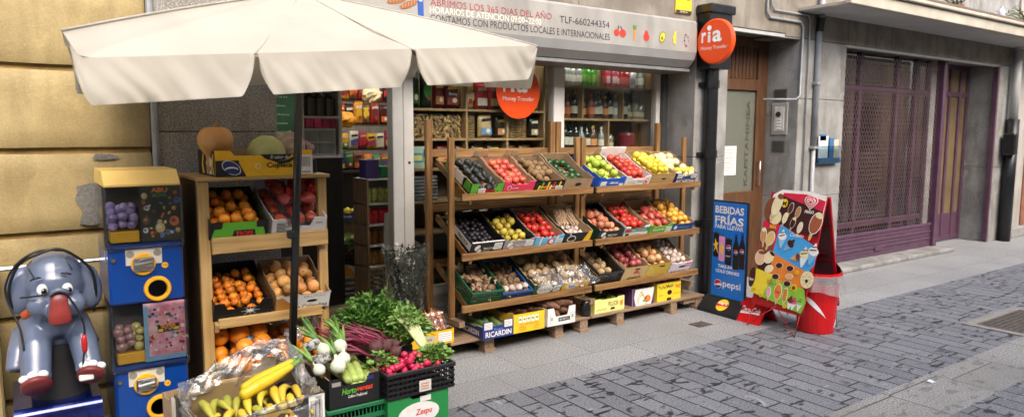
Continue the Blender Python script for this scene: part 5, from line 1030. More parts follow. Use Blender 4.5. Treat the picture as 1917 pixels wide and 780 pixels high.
fill(t, .30, .385, 'peach', 'peach', 'orange-yellow peach in the white lettered carton', 'yellow peaches', .039, 2, top=.85)
t = carton('grey cardboard carton with a green side holding big oranges in dark wrappers', on_l(.205, .285), .31, .385, .115, P((110, 160, 40)), P((168, 150, 125)), inner=KRAFT, notch=.4, nd=.3, deco=d_grey)
fill(t, .31, .385, 'big_orange', 'orange', 'big bright orange in the grey carton on the bottom shelf', 'big oranges', .055, 1)
fill(t, .31, .385, 'big_orange', 'orange', 'big bright orange in the grey carton on the bottom shelf', 'big oranges', .06, 1, z0=.085, ys=.02, top=.5)
def crumple(r_, seed, m, name):
    b = MB().ball((0, 0, 0), r_, (1, .9, .8), 20)
    for v in b.b.verts: v.co += v.co.normalized()*(noise.noise(v.co*40+Vector((seed, 0, 0)))*.5+noise.noise(v.co*90+Vector((0, seed, 0)))*.35)*r_*.55
    me = b.mesh(name); me.materials.append(m); return me
wrapm = mat('dark_wrapper', (.025, .025, .05), .35, .3, 30, col2=(.16, .16, .22))
for k, (x, y, z) in enumerate(((.02, .12, .13), (.10, .07, .12), (.09, .18, .12), (-.06, .25, .12), (.03, .28, .13))): place(crumple(.052, k*3, wrapm, 'wrapped_orange'), 'wrapped_orange', on_l(.205, .285) @ Matrix.Translation((x, y, z)), 'orange in crumpled dark purple paper in the grey carton', 'wrapped orange', 'wrapped oranges')
t = carton('low white carton of oranges in clear bags at the pale rack bottom', on_l(.53, .285), .295, .385, .09, KRAFT, WHITEB, notch=.7, nd=.3)
fill(t, .295, .385, 'orange', 'orange', 'orange in the low white carton on the bottom shelf', 'oranges in the white carton', .043, 2, top=.9)
for k, (x, y) in enumerate(((-.03, .14), (.05, .2), (-.08, .3))): place(crumple(.06, k*5+1, film('wrap_film', .15, .15, (.9, .85, .85), .25), 'plastic_bag'), 'plastic_bag', on_l(.53, .285) @ Matrix.Translation((x, y, .13)), 'crumpled clear plastic bag among the oranges on the bottom shelf', 'plastic bag', 'bags among the oranges')
# ---- carton on top of the left rack
def d_cop(S, T):
    S([(-.5, 0), (-.2, 0), (-.27, .55), (-.27, .62), (-.5, .62)], BK); S([(-.05, .84), (.28, .84), (.22, .62), (.1, .55), (-.0, .66)], BK, 'arch'); S([(.1, .55), (.22, .60), (.33, .8), (.36, .8), (.25, .5), (.14, .45)], BK, 'arch', .0016); T('El sabor de', .05, .24, .66, .8, WT, 0, .003, .2); T('Coplaca', .01, .28, .26, .52, BK, .03, .003)
    for k in range(6):
        a = k*math.pi/3; S([(-.08+.035*math.cos(a+i*.35)*(1-.12*i), .38+.15*math.sin(a+i*.35)*(1-.12*i)) for i in range(6)]+[(-.08+.025*math.cos(a+i*.35)*(1-.12*i), .38+.11*math.sin(a+i*.35)*(1-.12*i)) for i in range(5, -1, -1)], P((250, 225, 140)), 'swirl', .002+.0002*k)
    S(ell(-.345, .34, .085, .29, rot=8), WT, 'oval', .002); S(ell(-.345, .34, .078, .265, rot=8), NAVY, 'oval', .0028); S(ell(-.345, .28, .065, .10), WT, 'swoosh', .0036); S(ell(-.345, .22, .065, .10), NAVY, 'swoosh', .0044)
    S(rect(.36, .5, .03, .8), WT, 'label', .002)
    for k in range(12): S(rect(.375+.009*k, .375+.009*k+(.003 if k % 3 else .006), .32, .72), GREY, 'bar_code', .003)
    S(rect(.38, .48, .1, .13), BK, 'line', .003)
t = carton('yellow and black fruit carton holding pumpkin and melon on the pale rack', flat(1.112, 3.86, 1.357), .51, .40, .135, BK, P((235, 180, 30)), notch=.62, nd=.2, deco=d_cop, name='fruit_carton')
sp_ = [(0, .36, .0), (0, .05, 0)]
MB().prism([(-.2557, .04, .01), (-.2557, .18, .01), (-.2557, .20, .07), (-.2557, .14, .11), (-.2557, .08, .09)], (-.001, 0, 0)).build('white_side_print', WT, t); MB().box(-.2575, -.2568, .09, .13, .03, .05).build('hand_hole', BK, t)
for a in (.24, .02): MB().prism([(-.2557, a+.0, .01), (-.2557, a+.05, .01), (-.2557, a+.06, .06), (-.2557, a+.03, .115), (-.2557, a+.01, .115), (-.2557, a+.03, .06)], (-.001, 0, 0)).build('yellow_swirl', YEL, t)
pk = MB().lathe([(0, 0), (.04, 0), (.05, .03), (.048, .07), (.052, .10), (.066, .118), (.079, .14), (.087, .165), (.088, .19), (.083, .212), (.07, .232), (.05, .245), (.028, .248), (.012, .242), (0, .240)], 40)
for v in pk.b.verts:
    a = math.atan2(v.co.y, v.co.x); rr = math.hypot(v.co.x, v.co.y)
    if v.co.z > .12: k = 1+.035*math.cos(a*10); v.co.x *= k; v.co.y *= k
po = thing('pumpkin', 'orange-tan bottle-shaped pumpkin standing in the yellow and black carton', 'pumpkin', (.895, 4.0, 1.365)); pk.build('body', mat('pumpkin_skin', (.55, .25, .07), .45, .2, 12, col2=(.62, .34, .12)), po, smooth=True)
MB().tube([(0, 0, .238), (.004, 0, .252), (.012, 0, .268)], [.016, .011, .013], 8).build('stem', mat('pumpkin_stem', (.34, .20, .07), .8), po, smooth=True)
mb_ = MB().ball((0, 0, 0), .105, (1, 1, .95), 40)
for v in mb_.b.verts: v.co *= 1+.012*math.cos(math.atan2(v.co.y, v.co.x)*12)
mo = thing('melon', 'pale green ribbed melon in the yellow and black carton', 'melon', (1.165, 4.02, 1.465)); mb_.build('rind', mat('melon_rind', (.42, .45, .17), .5, .2, 14, col2=(.52, .54, .24)), mo, smooth=True, M=Euler((R(75), .3, 0)).to_matrix().to_4x4())
o = link(crumple(.10, 4, mat('brown_paper', (.42, .33, .27), .85, .15, 10), 'paper_bag'), 'paper_bag'); o.location = (1.30, 4.05, 1.50); o.scale = (.9, .8, 1.1); tag(o, 'crumpled brown paper bag behind the pole in the yellow carton', 'paper bag')
o = link(crumple(.05, 8, mat('dark_red_onion_net', (.16, .02, .035), .5, .3, 20, col2=(.4, .3, .3)), 'net_bag'), 'net_bag'); o.location = (1.405, 4.1, 1.50); tag(o, 'small dark red net bag at the right end of the yellow carton', 'net bag')
o = MB().box(-.035, .035, -.03, .03, 0, .075, bev=.006).build('black_box', BLACKP); o.location = (1.44, 4.06, 1.3575); o = tag(o, 'small black box standing at the right end of the pale rack top', 'box'); o.location.z = 1.3575; o.location.x = 1.42
# ================================================================== PRODUCE HEAP IN FRONT OF THE DOOR
def clump(n, rx, ry, rz_, leaf, seed, curl=.5, stems=0, leafw=.55):
    """dome of small cupped leaves on stems, uneven outline"""
    random.seed(seed); b = MB()
    for i in range(n):
        a = random.uniform(0, 6.283); q = random.random()**.5; h = random.random()
        n1 = 1+.30*noise.noise(Vector((math.cos(a)*2, math.sin(a)*2, seed)))+.25*noise.noise(Vector((math.cos(a)*5, h*4, seed+3)))
        c = Vector((rx*q*math.cos(a)*n1, ry*q*math.sin(a)*n1, rz_*(1-q*q*.8)*(.35+.65*h)*n1))
        d = Vector((math.cos(a)*q+random.uniform(-.6, .6), math.sin(a)*q+random.uniform(-.6, .6), random.uniform(-.1, .9))).normalized(); s_ = d.cross(Vector((random.uniform(-1, 1), random.uniform(-1, 1), 1))).normalized(); nn = s_.cross(d)
        L = leaf*random.uniform(.6, 1.25); w_ = L*leafw
        b.faces([c, c+d*L*.35+s_*w_*.5+nn*L*.12*curl, c+d*L*.75+s_*w_*.42, c+d*L-nn*L*.25*curl, c+d*L*.75-s_*w_*.42, c+d*L*.35-s_*w_*.5+nn*L*.12*curl], [(0, 1, 2, 3), (0, 3, 4, 5)])
    for i in range(stems):
        a = random.uniform(0, 6.283); q = random.random()**.5*.8; b.tube([(rx*.2*math.cos(a), ry*.2*math.sin(a), -rz_*.3), (rx*q*math.cos(a), ry*q*math.sin(a), rz_*.4*random.random())], .0025, 4)
    return b
HERB = mat('parsley_leaf', (.03, .10, .012), .5, .3, 25, col2=(.11, .25, .03)); HERB2 = mat('bright_leaf', (.09, .19, .03), .5, .3, 25, col2=(.22, .36, .08)); DARKLEAF = mat('dark_leaf', (.014, .022, .008), .5, .3, 25, col2=(.07, .085, .03))
GP2 = mat('green_plastic', (0, 0, 0))
plastic_crate('green plastic crate under the black lettered vegetable carton', flat(1.37, 3.30, .001), .32, .38, .21, mat('bright_green_plastic', (.015, .15, .055), .35, .12, 8), rows=3, cols=16)
hv = carton('black vegetable carton with green and red lettering on a green crate', flat(1.365, 3.315, .2115), .27, .36, .15, BK, P((26, 26, 28)), notch=.44, nd=.28, deco=d_hv2)
cel = mat('pale_courgette', (.30, .40, .08), .45, .2, 30, col2=(.42, .50, .16), rnd=.4)
zm2 = MB().tube([(0, -.17, 0), (0, -.16, 0), (0, 0, .004), (0, .15, 0), (0, .17, 0)], [.012, .020, .024, .02, .008], 9).mesh('courgette', True); zm2.materials.append(cel)
for k in range(7): place(zm2, 'courgette', flat(1.42, 3.50, .30) @ Matrix.Translation((-.055+.043*(k % 4), 0, .030*(k//4)+.012)) @ Euler((R(3), 0, R(4-3*k))).to_matrix().to_4x4(), 'pale green courgette in the black lettered vegetable carton', 'courgette', 'pale courgettes')
bulb = mat('white_onion_skin', (.56, .60, .44), .3, .15, 14, rnd=.3, col2=(.70, .71, .60))
def spring_onion(x, y, z, r_, lean, label):
    r_ = r_*.9
    t = thing('white_onion', label, 'onion', (x, y, z), group='white onions with green leaves'); fr_ = MB().lathe([(0, -r_*.95), (r_*.5, -r_*.86), (r_*.92, -r_*.4), (r_, 0), (r_*.86, r_*.5), (r_*.5, r_*.82), (r_*.26, r_*1.05), (r_*.2, r_*1.5)], 18, Euler((R(-35), lean, 0)).to_matrix().to_4x4()); fr_.build('bulb', bulb, t, smooth=True)
    d = Euler((R(-35), lean, 0)).to_matrix() @ Vector((0, 0, 1))
    for k in range(7):
        p = d*r_*1.35; e = Vector((random.uniform(-.75, .15), random.uniform(.1, .7), random.uniform(-.2, .35))); path = [p]; q = p.copy(); dd = d.copy(); stp = random.uniform(.018, .034)
        for i in range(5): dd = (dd*.7+e*.3).normalized(); q = q+dd*stp; path.append(q.copy())
        MB().tube(path, [r_*.2, .010, .010, .009, .007, .002], 6).build('leaf', HERB if k % 3 else HERB2, t, smooth=True)
for args in ((1.265, 3.47, .475, .043, -.4, 'white onion with a long green top, upper left of the bunch'), (1.35, 3.47, .48, .043, .2, 'white onion with a long green top, upper right of the bunch'), (1.305, 3.385, .405, .045, .0, 'large white onion hanging at the front centre of the bunch'), (1.215, 3.41, .395, .036, -.5, 'white onion at the lower left of the bunch'), (1.345, 3.41, .43, .04, .3, 'white onion at the lower right of the bunch, beside courgettes')): spring_onion(*args)
for k, (x, y, z) in enumerate(((1.20, 3.52, .50), (1.225, 3.45, .44))): tg = MB().tube([(x-.02, y, z-.015), (x+.02, y-.012, z), (x+.05, y-.01, z+.012)], [.026, .03, .027], 12).build('paper_tag', mat('tag_print', (.02, .02, .02), .5, .1, 60, col2=(.5, .5, .46), detail=1), smooth=True); tag(tg, ('upper' if k == 0 else 'lower')+' black and white printed paper band around the onion leaves', 'paper band')
# backing crates that carry beets and herbs
kc = carton('dark carton under the parsley and beetroot bunches', flat(1.62, 3.66, .20), .50, .36, .15, BK, P((26, 26, 28)), notch=.9, nd=.02)
plastic_crate('dark green plastic crate under the dark herb carton', flat(1.62, 3.66, .001), .50, .36, .198, GP2, rows=3, cols=16)
BEET = mat('beet_skin', (.06, .018, .02), .75, .3, 30, bump=.6, col2=(.12, .045, .04)); BSTEM = mat('beet_stem', (.15, .010, .035), .4, .3, 15, rnd=.5, col2=(.27, .03, .075))
bt = [(1.565, 3.50, .43, .045), (1.63, 3.52, .42, .042), (1.67, 3.48, .39, .036), (1.55, 3.44, .375, .03), (1.70, 3.55, .41, .03)]
for k, (x, y, z, r_) in enumerate(bt):
    t = thing('beetroot', 'round purple-brown beetroot with long magenta stems behind the radish crate', 'beetroot', (x, y, z), group='bunched beetroots'); MB().lathe([(0, -r_*2.1), (r_*.05, -r_*1.5), (r_*.14, -r_*1.15), (r_*.42, -r_*.85), (r_*.85, -r_*.45), (r_, 0), (r_*.8, r_*.5), (r_*.45, r_*.8), (r_*.3, r_*.9)], 14, Euler((R(200), R(30+10*k), 0)).to_matrix().to_4x4()).build('root', BEET, t, smooth=True)
    for i in range(9):
        e = Vector((-.20+random.uniform(-.07, .07), .10+random.uniform(-.05, .08), .075+random.uniform(-.05, .05))); MB().tube([(-r_*.5, 0, r_*.3), Vector((-r_*.5, 0, r_*.3)).lerp(e, .5)+Vector((0, 0, .025)), e, e+Vector((-.06, .05, .03))], [.006, .005, .004, .002], 5).build('stem', BSTEM, t, smooth=True)
for k, (x, y, z, rx, ry, rz_, n, m, l) in enumerate(((1.67, 3.80, .43, .22, .16, .21, 3300, HERB, 'big dome of dark green parsley in the carton behind the onions'), (1.82, 3.66, .41, .14, .13, .16, 1500, HERB2, 'lighter green coriander bunch to the right of the parsley'))):
    pr_ = thing('herb_bunch', l, 'herbs', (x, y, z)); clump(n, rx, ry, rz_, .030, 11+k, stems=60).build('leaves', m, pr_, fix=False)
ce = thing('celery', 'bunch of celery with pale green stalks leaning down onto the radish crate', 'celery', (1.87, 3.46, .325)); CEL = mat('celery_stalk', (.34, .42, .14), .4, .2, 15, col2=(.55, .58, .32))
for k in range(8): a = -.02+.006*k; MB().tube([(a*.5, -.06+.010*(k % 3), .0), (a-.035, .02, .09), (a*1.8-.06, .09, .17), (a*2.5-.08, .14, .22)], [.011, .010, .008, .004], 7).build('stalk', CEL, ce, smooth=True)
clump(300, .08, .08, .08, .026, 31, stems=20).build('leaves', HERB2, ce, fix=False, M=Matrix.Translation((-.09, .14, .17)))
t = plastic_crate('black plastic crate of red radishes with leaves at the pavement edge', flat(1.715, 3.25, .2115), .40, .30, .14, BLACKP, rows=4, cols=14)
g_ = carton('green printed fruit carton under the radish crate', flat(1.70, 3.262, .001), .36, .29, .2085, P((30, 120, 60)), P((35, 130, 65)), notch=.2, nd=.1, deco=lambda S, T: (S(ell(.0, .5, .34, .30), WT, 'oval'), S(ell(-.22, .3, .10, .16), P((120, 160, 60)), 'fruit_print', .002), S(ell(-.12, .22, .08, .10), P((190, 205, 120)), 'fruit_print', .003), T('Zespu', -.06, .22, .42, .62, P((205, 45, 60)), .02, .003, .2), S(rect(.02, .2, .80, .94), WT, 'label')), name='fruit_carton')
for k in range(54):
    x, y = random.uniform(-.17, .13), random.uniform(.03, .24); place(ME['radish'], 'radish', flat(1.715, 3.25, .2115) @ Matrix.Translation((x, y, .095+random.uniform(0, .09)*(1-abs(x)*3))) @ Euler((random.uniform(0, 6), random.uniform(0, 6), 0)).to_matrix().to_4x4() @ Matrix.Scale(random.uniform(.75, 1.05), 4), 'red radish heaped in the black plastic crate', 'radish', 'radishes')
for k, (x, y, n, l) in enumerate(((1.57, 3.44, 160, 'light green radish leaves at the left of the black crate'), (1.85, 3.38, 330, 'curly green radish leaves at the right end of the black crate'))):
    rl = thing('radish_leaves', l, 'leaves', (x, y, .34)); clump(n, .07 if k == 0 else .09, .07, .075, .036, 41+k, leafw=.7).build('leaves', HERB2, rl, fix=False)
rt_ = MB().box(-.035, .035, -.0015, 0, 0, .06).build('price_tag', plain((205, 200, 190), .7)); rt_.location = (1.725, 3.236, .232); tag(rt_, 'small pale paper label on the front of the black radish crate', 'label')
for k in range(3): shape(rect(-.025, .02, .012+.014*k, .017+.014*k), (0, -.0016, 0), X_, Z_, plain((190, 110, 90)), rt_, 'printed_line', .0003)
# ---- carrots in a yellow carton and the dark herb bag
t = carton('yellow carton of carrots at the foot of the white door column', flat(2.315, 4.22, .1225), .33, .36, .105, YEL, P((232, 180, 20)), notch=.9, nd=.05, deco=lambda S, T: (S(ell(-.16, .45, .25, .30), P((190, 180, 150)), 'oval'), T('Zana', -.30, -.04, .36, .58, DGRN, .0, .003, .2), label_(S, .12, .44, .15, .8)))
CAR = mat('carrot_skin', (.62, .17, .025), .5, .2, 25, rnd=.5); cm = MB().tube([(0, -.085, 0), (0, -.08, 0), (0, -.03, .002), (0, .05, 0), (0, .085, 0)], [.008, .015, .014, .009, .002], 8).mesh('carrot', True); cm.materials.append(CAR)
for k in range(46): place(cm, 'carrot', flat(2.315, 4.22, .1225) @ Matrix.Translation((random.uniform(-.13, .13), random.uniform(.06, .22), .075+random.uniform(0, .06))) @ Euler((R(58)+random.gauss(0, .22), 0, random.gauss(0, .35))).to_matrix().to_4x4(), 'orange carrot heaped in the yellow carton', 'carrot', 'carrots')
hb = thing('herb_bag', 'tall dark leafy herb bunch wrapped in clear plastic above the carrots', 'herbs', (2.28, 4.46, .26))
def slim(n, seed):
    random.seed(seed); b = MB()
    for i in range(n):
        z = random.random(); a = random.uniform(0, 6.283); r_ = (.05+.11*z)*random.random()**.5*(1+.5*noise.noise(Vector((math.cos(a)*2, math.sin(a)*2, z*5)))); c = Vector((r_*math.cos(a)-.05*z, r_*math.sin(a)*.8, .02+.50*z)); d = Vector((math.cos(a)*.5+random.uniform(-.5, .5), math.sin(a)*.5+random.uniform(-.5, .5), random.uniform(-.6, .7))).normalized(); s_ = d.cross(Vector((0, 0, 1))).normalized(); L = random.uniform(.018, .042)
        b.faces([c, c+d*L*.5+s_*L*.3, c+d*L, c+d*L*.5-s_*L*.3], [(0, 1, 2, 3)])
    for i in range(50): a = random.uniform(0, 6.283); b.tube([(.03*math.cos(a), .03*math.sin(a), -.06), (.10*math.cos(a)-.04, .08*math.sin(a), random.uniform(.2, .45))], .0025, 4)
    return b
slim(2000, 51).build('leaves', DARKLEAF, hb, fix=False)
def sleeve(u, v):
    a = u*6.2832; r_ = .07+.10*v+.02*noise.noise(Vector((math.cos(a)*2, math.sin(a)*2, v*4)))+.02*noise.noise(Vector((math.cos(a)*6, math.sin(a)*6, v*9))); return (r_*math.cos(a)-.05*v, r_*.85*math.sin(a), -.02+.56*v+.03*noise.noise(Vector((math.cos(a)*4, math.sin(a)*4, 3)))*v)
MB().grid(sleeve, 40, 26).build('clear_sleeve', film('sleeve_film', .04, .10, (.6, .6, .6), .02), hb, fix=False)
def sheet2(u, v): q = Vector((u*6, v*6, 2)); return (-.16+.32*u+.02*noise.noise(q), -.14-.10*(1-v)+.02*noise.noise(q+Vector((5, 0, 0))), -.03+.10*v+.03*noise.noise(q*1.5))
MB().grid(sheet2, 20, 12).build('loose_film', FILM, hb, fix=False)
# ---- bananas in an open plastic-lined carton
BN = mat('banana_skin', (.62, .43, .03), .45, .15, 10, rnd=.6, col2=(.72, .56, .06)); BNG = mat('green_banana_skin', (.34, .36, .05), .45, .15, 10, rnd=.6, col2=(.50, .46, .06))
bxm = tilt_m(.865, 3.13, .165, 0, 4)
bx = carton('banana carton with a white barcode label in the bottom foreground', bxm, .56, .40, .215, P((60, 55, 40)), P((45, 42, 40)), inner=P((130, 110, 75)), notch=.6, nd=.18, name='banana_carton', deco=lambda S, T: (S([(-.5, 0), (.2, 0), (.28, .5), (.2, .8), (-.5, .8)], P((215, 165, 30))), S([(-.2, .1), (.1, .1), (.2, .7), (.12, .75)], BK, 'print', .002), S(rect(.36, .498, .2, .97), WT, 'label', .002), [S(rect(.375+.012*k, .375+.012*k+(.004 if k % 3 else .007), .3, .85), BK, 'bar_code', .003) for k in range(9)]))
b0 = carton('fruit carton supporting the banana carton in the foreground', tilt_m(.865, 3.15, .001, 0, 4), .54, .38, .16, BK, BK, notch=.9, nd=.02)
def banana_mesh(m):
    pts, rr = [], []
    for k in range(11):
        a = R(-48+96*k/10); pts.append((.13*math.sin(a), .02*math.cos(a*2), .13*(1-math.cos(a))*1.1)); rr.append([.005, .009, .014, .018, .0195, .020, .0195, .018, .014, .008, .006][k])
    me = MB().tube(pts, rr, 7).mesh('banana', True); me.materials.append(m); return me
ban, bang = banana_mesh(BN), banana_mesh(BNG)
random.seed(5)
for k in range(22):
    i, j = k % 8, k//8; x = -.20+.058*i+random.uniform(-.01, .01); y = .09+.10*j; g__ = (i < 3 and j > 0) or (k % 7 == 3)
    o = place(bang if g__ else ban, 'banana', bxm @ Matrix.Translation((x, y, .145+.028*(j % 2)+random.uniform(0, .015))) @ Euler((R(132)+random.gauss(0, .14), random.gauss(.0, .12), R(75)+random.gauss(0, .2))).to_matrix().to_4x4() @ Matrix.Scale(random.uniform(.9, 1.1), 4), 'greenish banana in the plastic-lined carton' if g__ else 'ripe yellow banana in the plastic-lined carton', 'banana', 'greenish bananas' if g__ else 'yellow bananas')
def courg(l, x, y, z, rz_):
    t = thing('yellow_courgette', l, 'courgette', (0, 0, 0)); t.matrix_world = bxm @ Matrix.Translation((x, y, z)) @ Euler((0, R(-14), rz_)).to_matrix().to_4x4()
    MB().tube([(-.15, 0, 0), (-.14, 0, 0), (-.06, 0, .004), (.06, 0, .0), (.12, 0, 0), (.135, 0, 0)], [.014, .026, .03, .024, .018, .015], 12).build('body', mat('yellow_courgette_skin', (.68, .47, .02), .35, .1, 10), t, smooth=True); MB().tube([(.136, 0, 0), (.17, 0, .003), (.19, 0, .008)], [.016, .012, .013], 7).build('stem', HERB2, t, smooth=True)
courg('yellow courgette with green stem lying on top of the bananas, front one', .09, .20, .255, .25); courg('yellow courgette with green stem lying behind the other on the bananas', .12, .27, .255, .22)
aub = link(fr('aubergine', PEARP, mat('aubergine_skin', (.015, .008, .02), .2, .2, 8), sc=.045, n=14), 'aubergine'); aub.matrix_world = bxm @ Matrix.Translation((.19, .28, .17)) @ Euler((0, R(80), 0)).to_matrix().to_4x4(); tag(aub, 'dark purple aubergine beside the bananas in the foreground carton', 'aubergine')
def bag(u, v):
    # open sack folded down round the carton: outside skirt, crest, then down inside
    a = u*6.2832; cx, cy = math.cos(a), math.sin(a); k = 1/max(abs(cx), abs(cy))**.75; px, py = .285*cx*k*.93, .215*cy*k*.95
    back = max(0, cy); crest = .235+.06*back+.11*back*max(0, cx+.55)-.02*max(0, -cy)-.04*max(0, -cx)
    s_ = v*2-1; out = 1.06+.02*s_ if s_ < 0 else 1.06-.16*s_; z = crest-.17*abs(s_)**1.3*(1 if s_ < 0 else .45)
    q = Vector((cx*3+v*2, cy*3, v*5)); n_ = .022*noise.noise(q*1.3)+.014*noise.noise(q*3.1)+.006*abs(noise.noise(q*7))
    return (px*out+cx*n_*1.4, .20+py*out+cy*n_*1.4, z+n_)
bgo = MB().grid(bag, 150, 36).build('plastic_liner', film('liner_clear', .05, .10, (.85, .87, .88), .07), smooth=True, fix=False); bgo.matrix_world = bxm; tag(bgo, 'crinkled clear plastic sack lining the banana carton in the foreground', 'plastic liner')
kf = carton('small kraft carton corner beside the banana carton at the foot of the pale rack', tilt_m(.585, 3.50, .20, 0, 14), .085, .10, .17, KRAFT, P((200, 195, 185)), notch=.3, nd=.2, name='fruit_carton')
kfb = carton('black carton on the ground under the small kraft carton', tilt_m(.585, 3.51, .001, 0, 14), .095, .11, .1985, BK, BK, notch=.9, nd=.02)
# ================================================================== CAPSULE MACHINE
cmn = thing('capsule_machine', 'blue two-tier toy capsule vending machine with yellow lid and round yellow hatches', 'vending machine', (.352, 3.85, 0), rz=R(0))
CB = mat('machine_blue', hexc(10, 62, 140), .3, .08, 5, coat=.3); CY = mat('machine_yellow', hexc(236, 176, 40), .35, .08, 6); CYL = mat('lid_yellow', hexc(244, 205, 118), .4, .06, 6); CLEAR = glass('clear_cover', (.93, .95, .96), .8, .06)
MW, MD = .333, .44
MB().box(.01, MW-.01, .01, MD, 0, .14, bev=.01).build('plinth', BLACKP, cmn)
MB().prism([(0, .0, 1.326), (0, .0, 1.335), (0, .08, 1.40), (0, MD-.02, 1.40), (0, MD, 1.38), (0, MD, 1.326)], (MW, 0, 0)).build('lid', CYL, cmn)
def disc(cx, cz, r_, y0, y1, m, par, name, rin=0, n=28):
    T = Matrix.Translation((cx, y0, cz)) @ Matrix.Rotation(R(90), 4, 'X'); prof = [(rin, 0), (r_, 0), (r_, (y0-y1)*.7), (r_*.93, y0-y1), (rin, y0-y1)] if not rin else [(rin, 0), (r_, 0), (r_, (y0-y1)*.7), (r_*.93, y0-y1), (rin*1.08, y0-y1), (rin, (y0-y1)*.6), (rin, 0)]
    return MB().lathe(prof, n, T).build(name, m, par, smooth=False)
random.seed(9)
def tier(zb, zt, zw, poster, cap_m, bg, kx):
    MB().box(0, MW, 0, MD, zb, zt-.003, bev=.012).build('body', CB, cmn)
    MB().box(.012, MW-.012, .12, MD-.01, zt, zw).build('back_wall', mat('machine_inside', (.05, .04, .04), .6), cmn)
    MB().box(.02, .145, .02, .115, zt+.005, zt+.06, bev=.004).build('tray', CY, cmn)
    cv = MB(); cv.box(.0, MW, -.012, -.009, zt-.02, zw-.002); cv.box(-.012, -.009, -.009, .30, zt-.02, zw-.002); cv.box(MW+.001, MW+.004, -.009, .30, zt-.02, zw-.002); cv.build('clear_cover', CLEAR, cmn)
    fr_ = MB()
    for x0, x1, z0, z1 in ((-.004, MW+.004, zt-.026, zt-.014), (-.008, .004, zt-.026, zw), (MW-.004, MW+.006, zt-.026, zw)): fr_.box(x0, x1, -.016, -.006, z0, z1, bev=.003)
    fr_.build('cover_edge', glass('cover_edge', (.8, .85, .9), 2.0), cmn)
    poster(cmn, zt, zw)
    for k in range(18):
        c = MB().ball((0, 0, 0), .026, (1, 1, 1), 12).build('capsule', cap_m[k % len(cap_m)], cmn, smooth=True); c.location = (.036+.042*(k % 3)+random.uniform(-.010, .010), .035+.03*((k//3) % 2)+random.uniform(0, .012), zt+.085+.036*(k//6)*1.0+.014*(k % 2)+random.uniform(-.004, .01)); c.scale = [random.uniform(.8, 1.12)]*3; c.rotation_euler = (random.uniform(0, 6), random.uniform(0, 6), 0)
    st = MB().box(kx-.075, kx+.085, -.004, .0, zt-.105, zt-.028, bev=.001).build('sticker', plain((205, 200, 190)), cmn)
    for a in (-.055, .065): disc(kx+a, zt-.05, .018, -.004, -.005, plain((140, 135, 120)), st, 'coin_picture')
    kz = zt-.102; kn = disc(kx, kz, .055, .0, -.014, CY, cmn, 'coin_dial'); MB().box(kx-.045, kx+.045, -.024, -.0145, kz-.034, kz+.034, bev=.006).build('dial_plate', STEEL, kn)
    MB().bar((kx-.042, -.034, kz-.004), (kx+.042, -.034, kz+.006), .016, .024, bev=.006).build('dial_handle', STEEL, kn); MB().tube([(kx, -.024, kz), (kx, -.036, kz)], .026, 16).build('dial_hub', STEEL, kn)
    fl_ = disc(kx+.058, zt-.230, .062, .0, -.022, CY, cmn, 'hatch_ring', rin=.043); disc(kx+.058, zt-.230, .042, .002, -.004, glass('hatch_dark', (.10, .08, .05), 1.5), fl_, 'hatch_flap'); disc(kx+.058, zt-.230, .044, .003, .001, mat('hatch_black', (.012, .01, .008), .3), fl_, 'hatch_back')
    pr2 = disc(kx+.097, zt-.118, .015, .0, -.003, CY, cmn, 'price_badge'); lettering('1€' if zt < .8 else '0,50', (kx+.088, -.0035, zt-.122), X_, Z_, .018, .009, BK, pr2)
    lk = disc(.022, zt-.075, .013, .0, -.006, DARKFR, cmn, 'lock'); disc(.022, zt-.075, .008, -.006, -.009, STEEL, lk, 'lock_barrel'); MB().box(MW-.02, MW-.002, -.006, .02, zt-.03, zt-.016, bev=.003).build('latch', CB, cmn)
def poster_a(par, zt, zw):
    p = MB().box(.150, MW-.004, .006, .009, zt+.004, zw-.004).build('poster', mat('poster_dark', (.03, .035, .022), .4, .4, 12), par); F = (0, .006, zt)
    S = lambda poly, m, l=.0012: shape(poly, F, X_, Z_, m, p, 'poster_print', l)
    lettering('ABU', (.20, .006, zt+.245), X_, Z_, .075, .024, ORG, p, bold=.05, lift=.002); lettering('MOVIL', (.205, .006, zt+.222), X_, Z_, .068, .018, P((60, 140, 90)), p, bold=.03, lift=.002)
    cols = [P((90, 85, 75)), P((230, 200, 120)), P((220, 120, 70)), P((235, 225, 210)), P((150, 60, 50)), P((90, 130, 190)), P((205, 150, 60))]
    for k in range(46): S(ell(random.uniform(.165, .32), random.uniform(.03, .21), random.uniform(.004, .011), random.uniform(.005, .013), 7, rot=random.uniform(0, 90)), cols[(k*5) % 7] if k % 3 else P((55, 62, 48)), .0011+.0002*(k % 3))
    for k, (x, z, r_) in enumerate(((.17, .23, .014), (.165, .20, .009), (.18, .17, .012), (.31, .24, .014), (.315, .205, .014), (.30, .165, .011), (.175, .11, .018), (.235, .07, .022), (.30, .10, .022), (.17, .06, .012), (.20, .045, .012), (.27, .045, .012), (.315, .055, .012), (.285, .215, .01))): S(ell(x, z, r_, r_*1.15, 12), cols[(k+1) % 7], .0016+.0004*(k % 3)); S(ell(x-r_*.2, z+r_*.2, r_*.5, r_*.5, 10), cols[(k+3) % 7], .0032)
    S([(.232, .05), (.25, .05), (.248, .02), (.234, .02)], cols[5], .002)
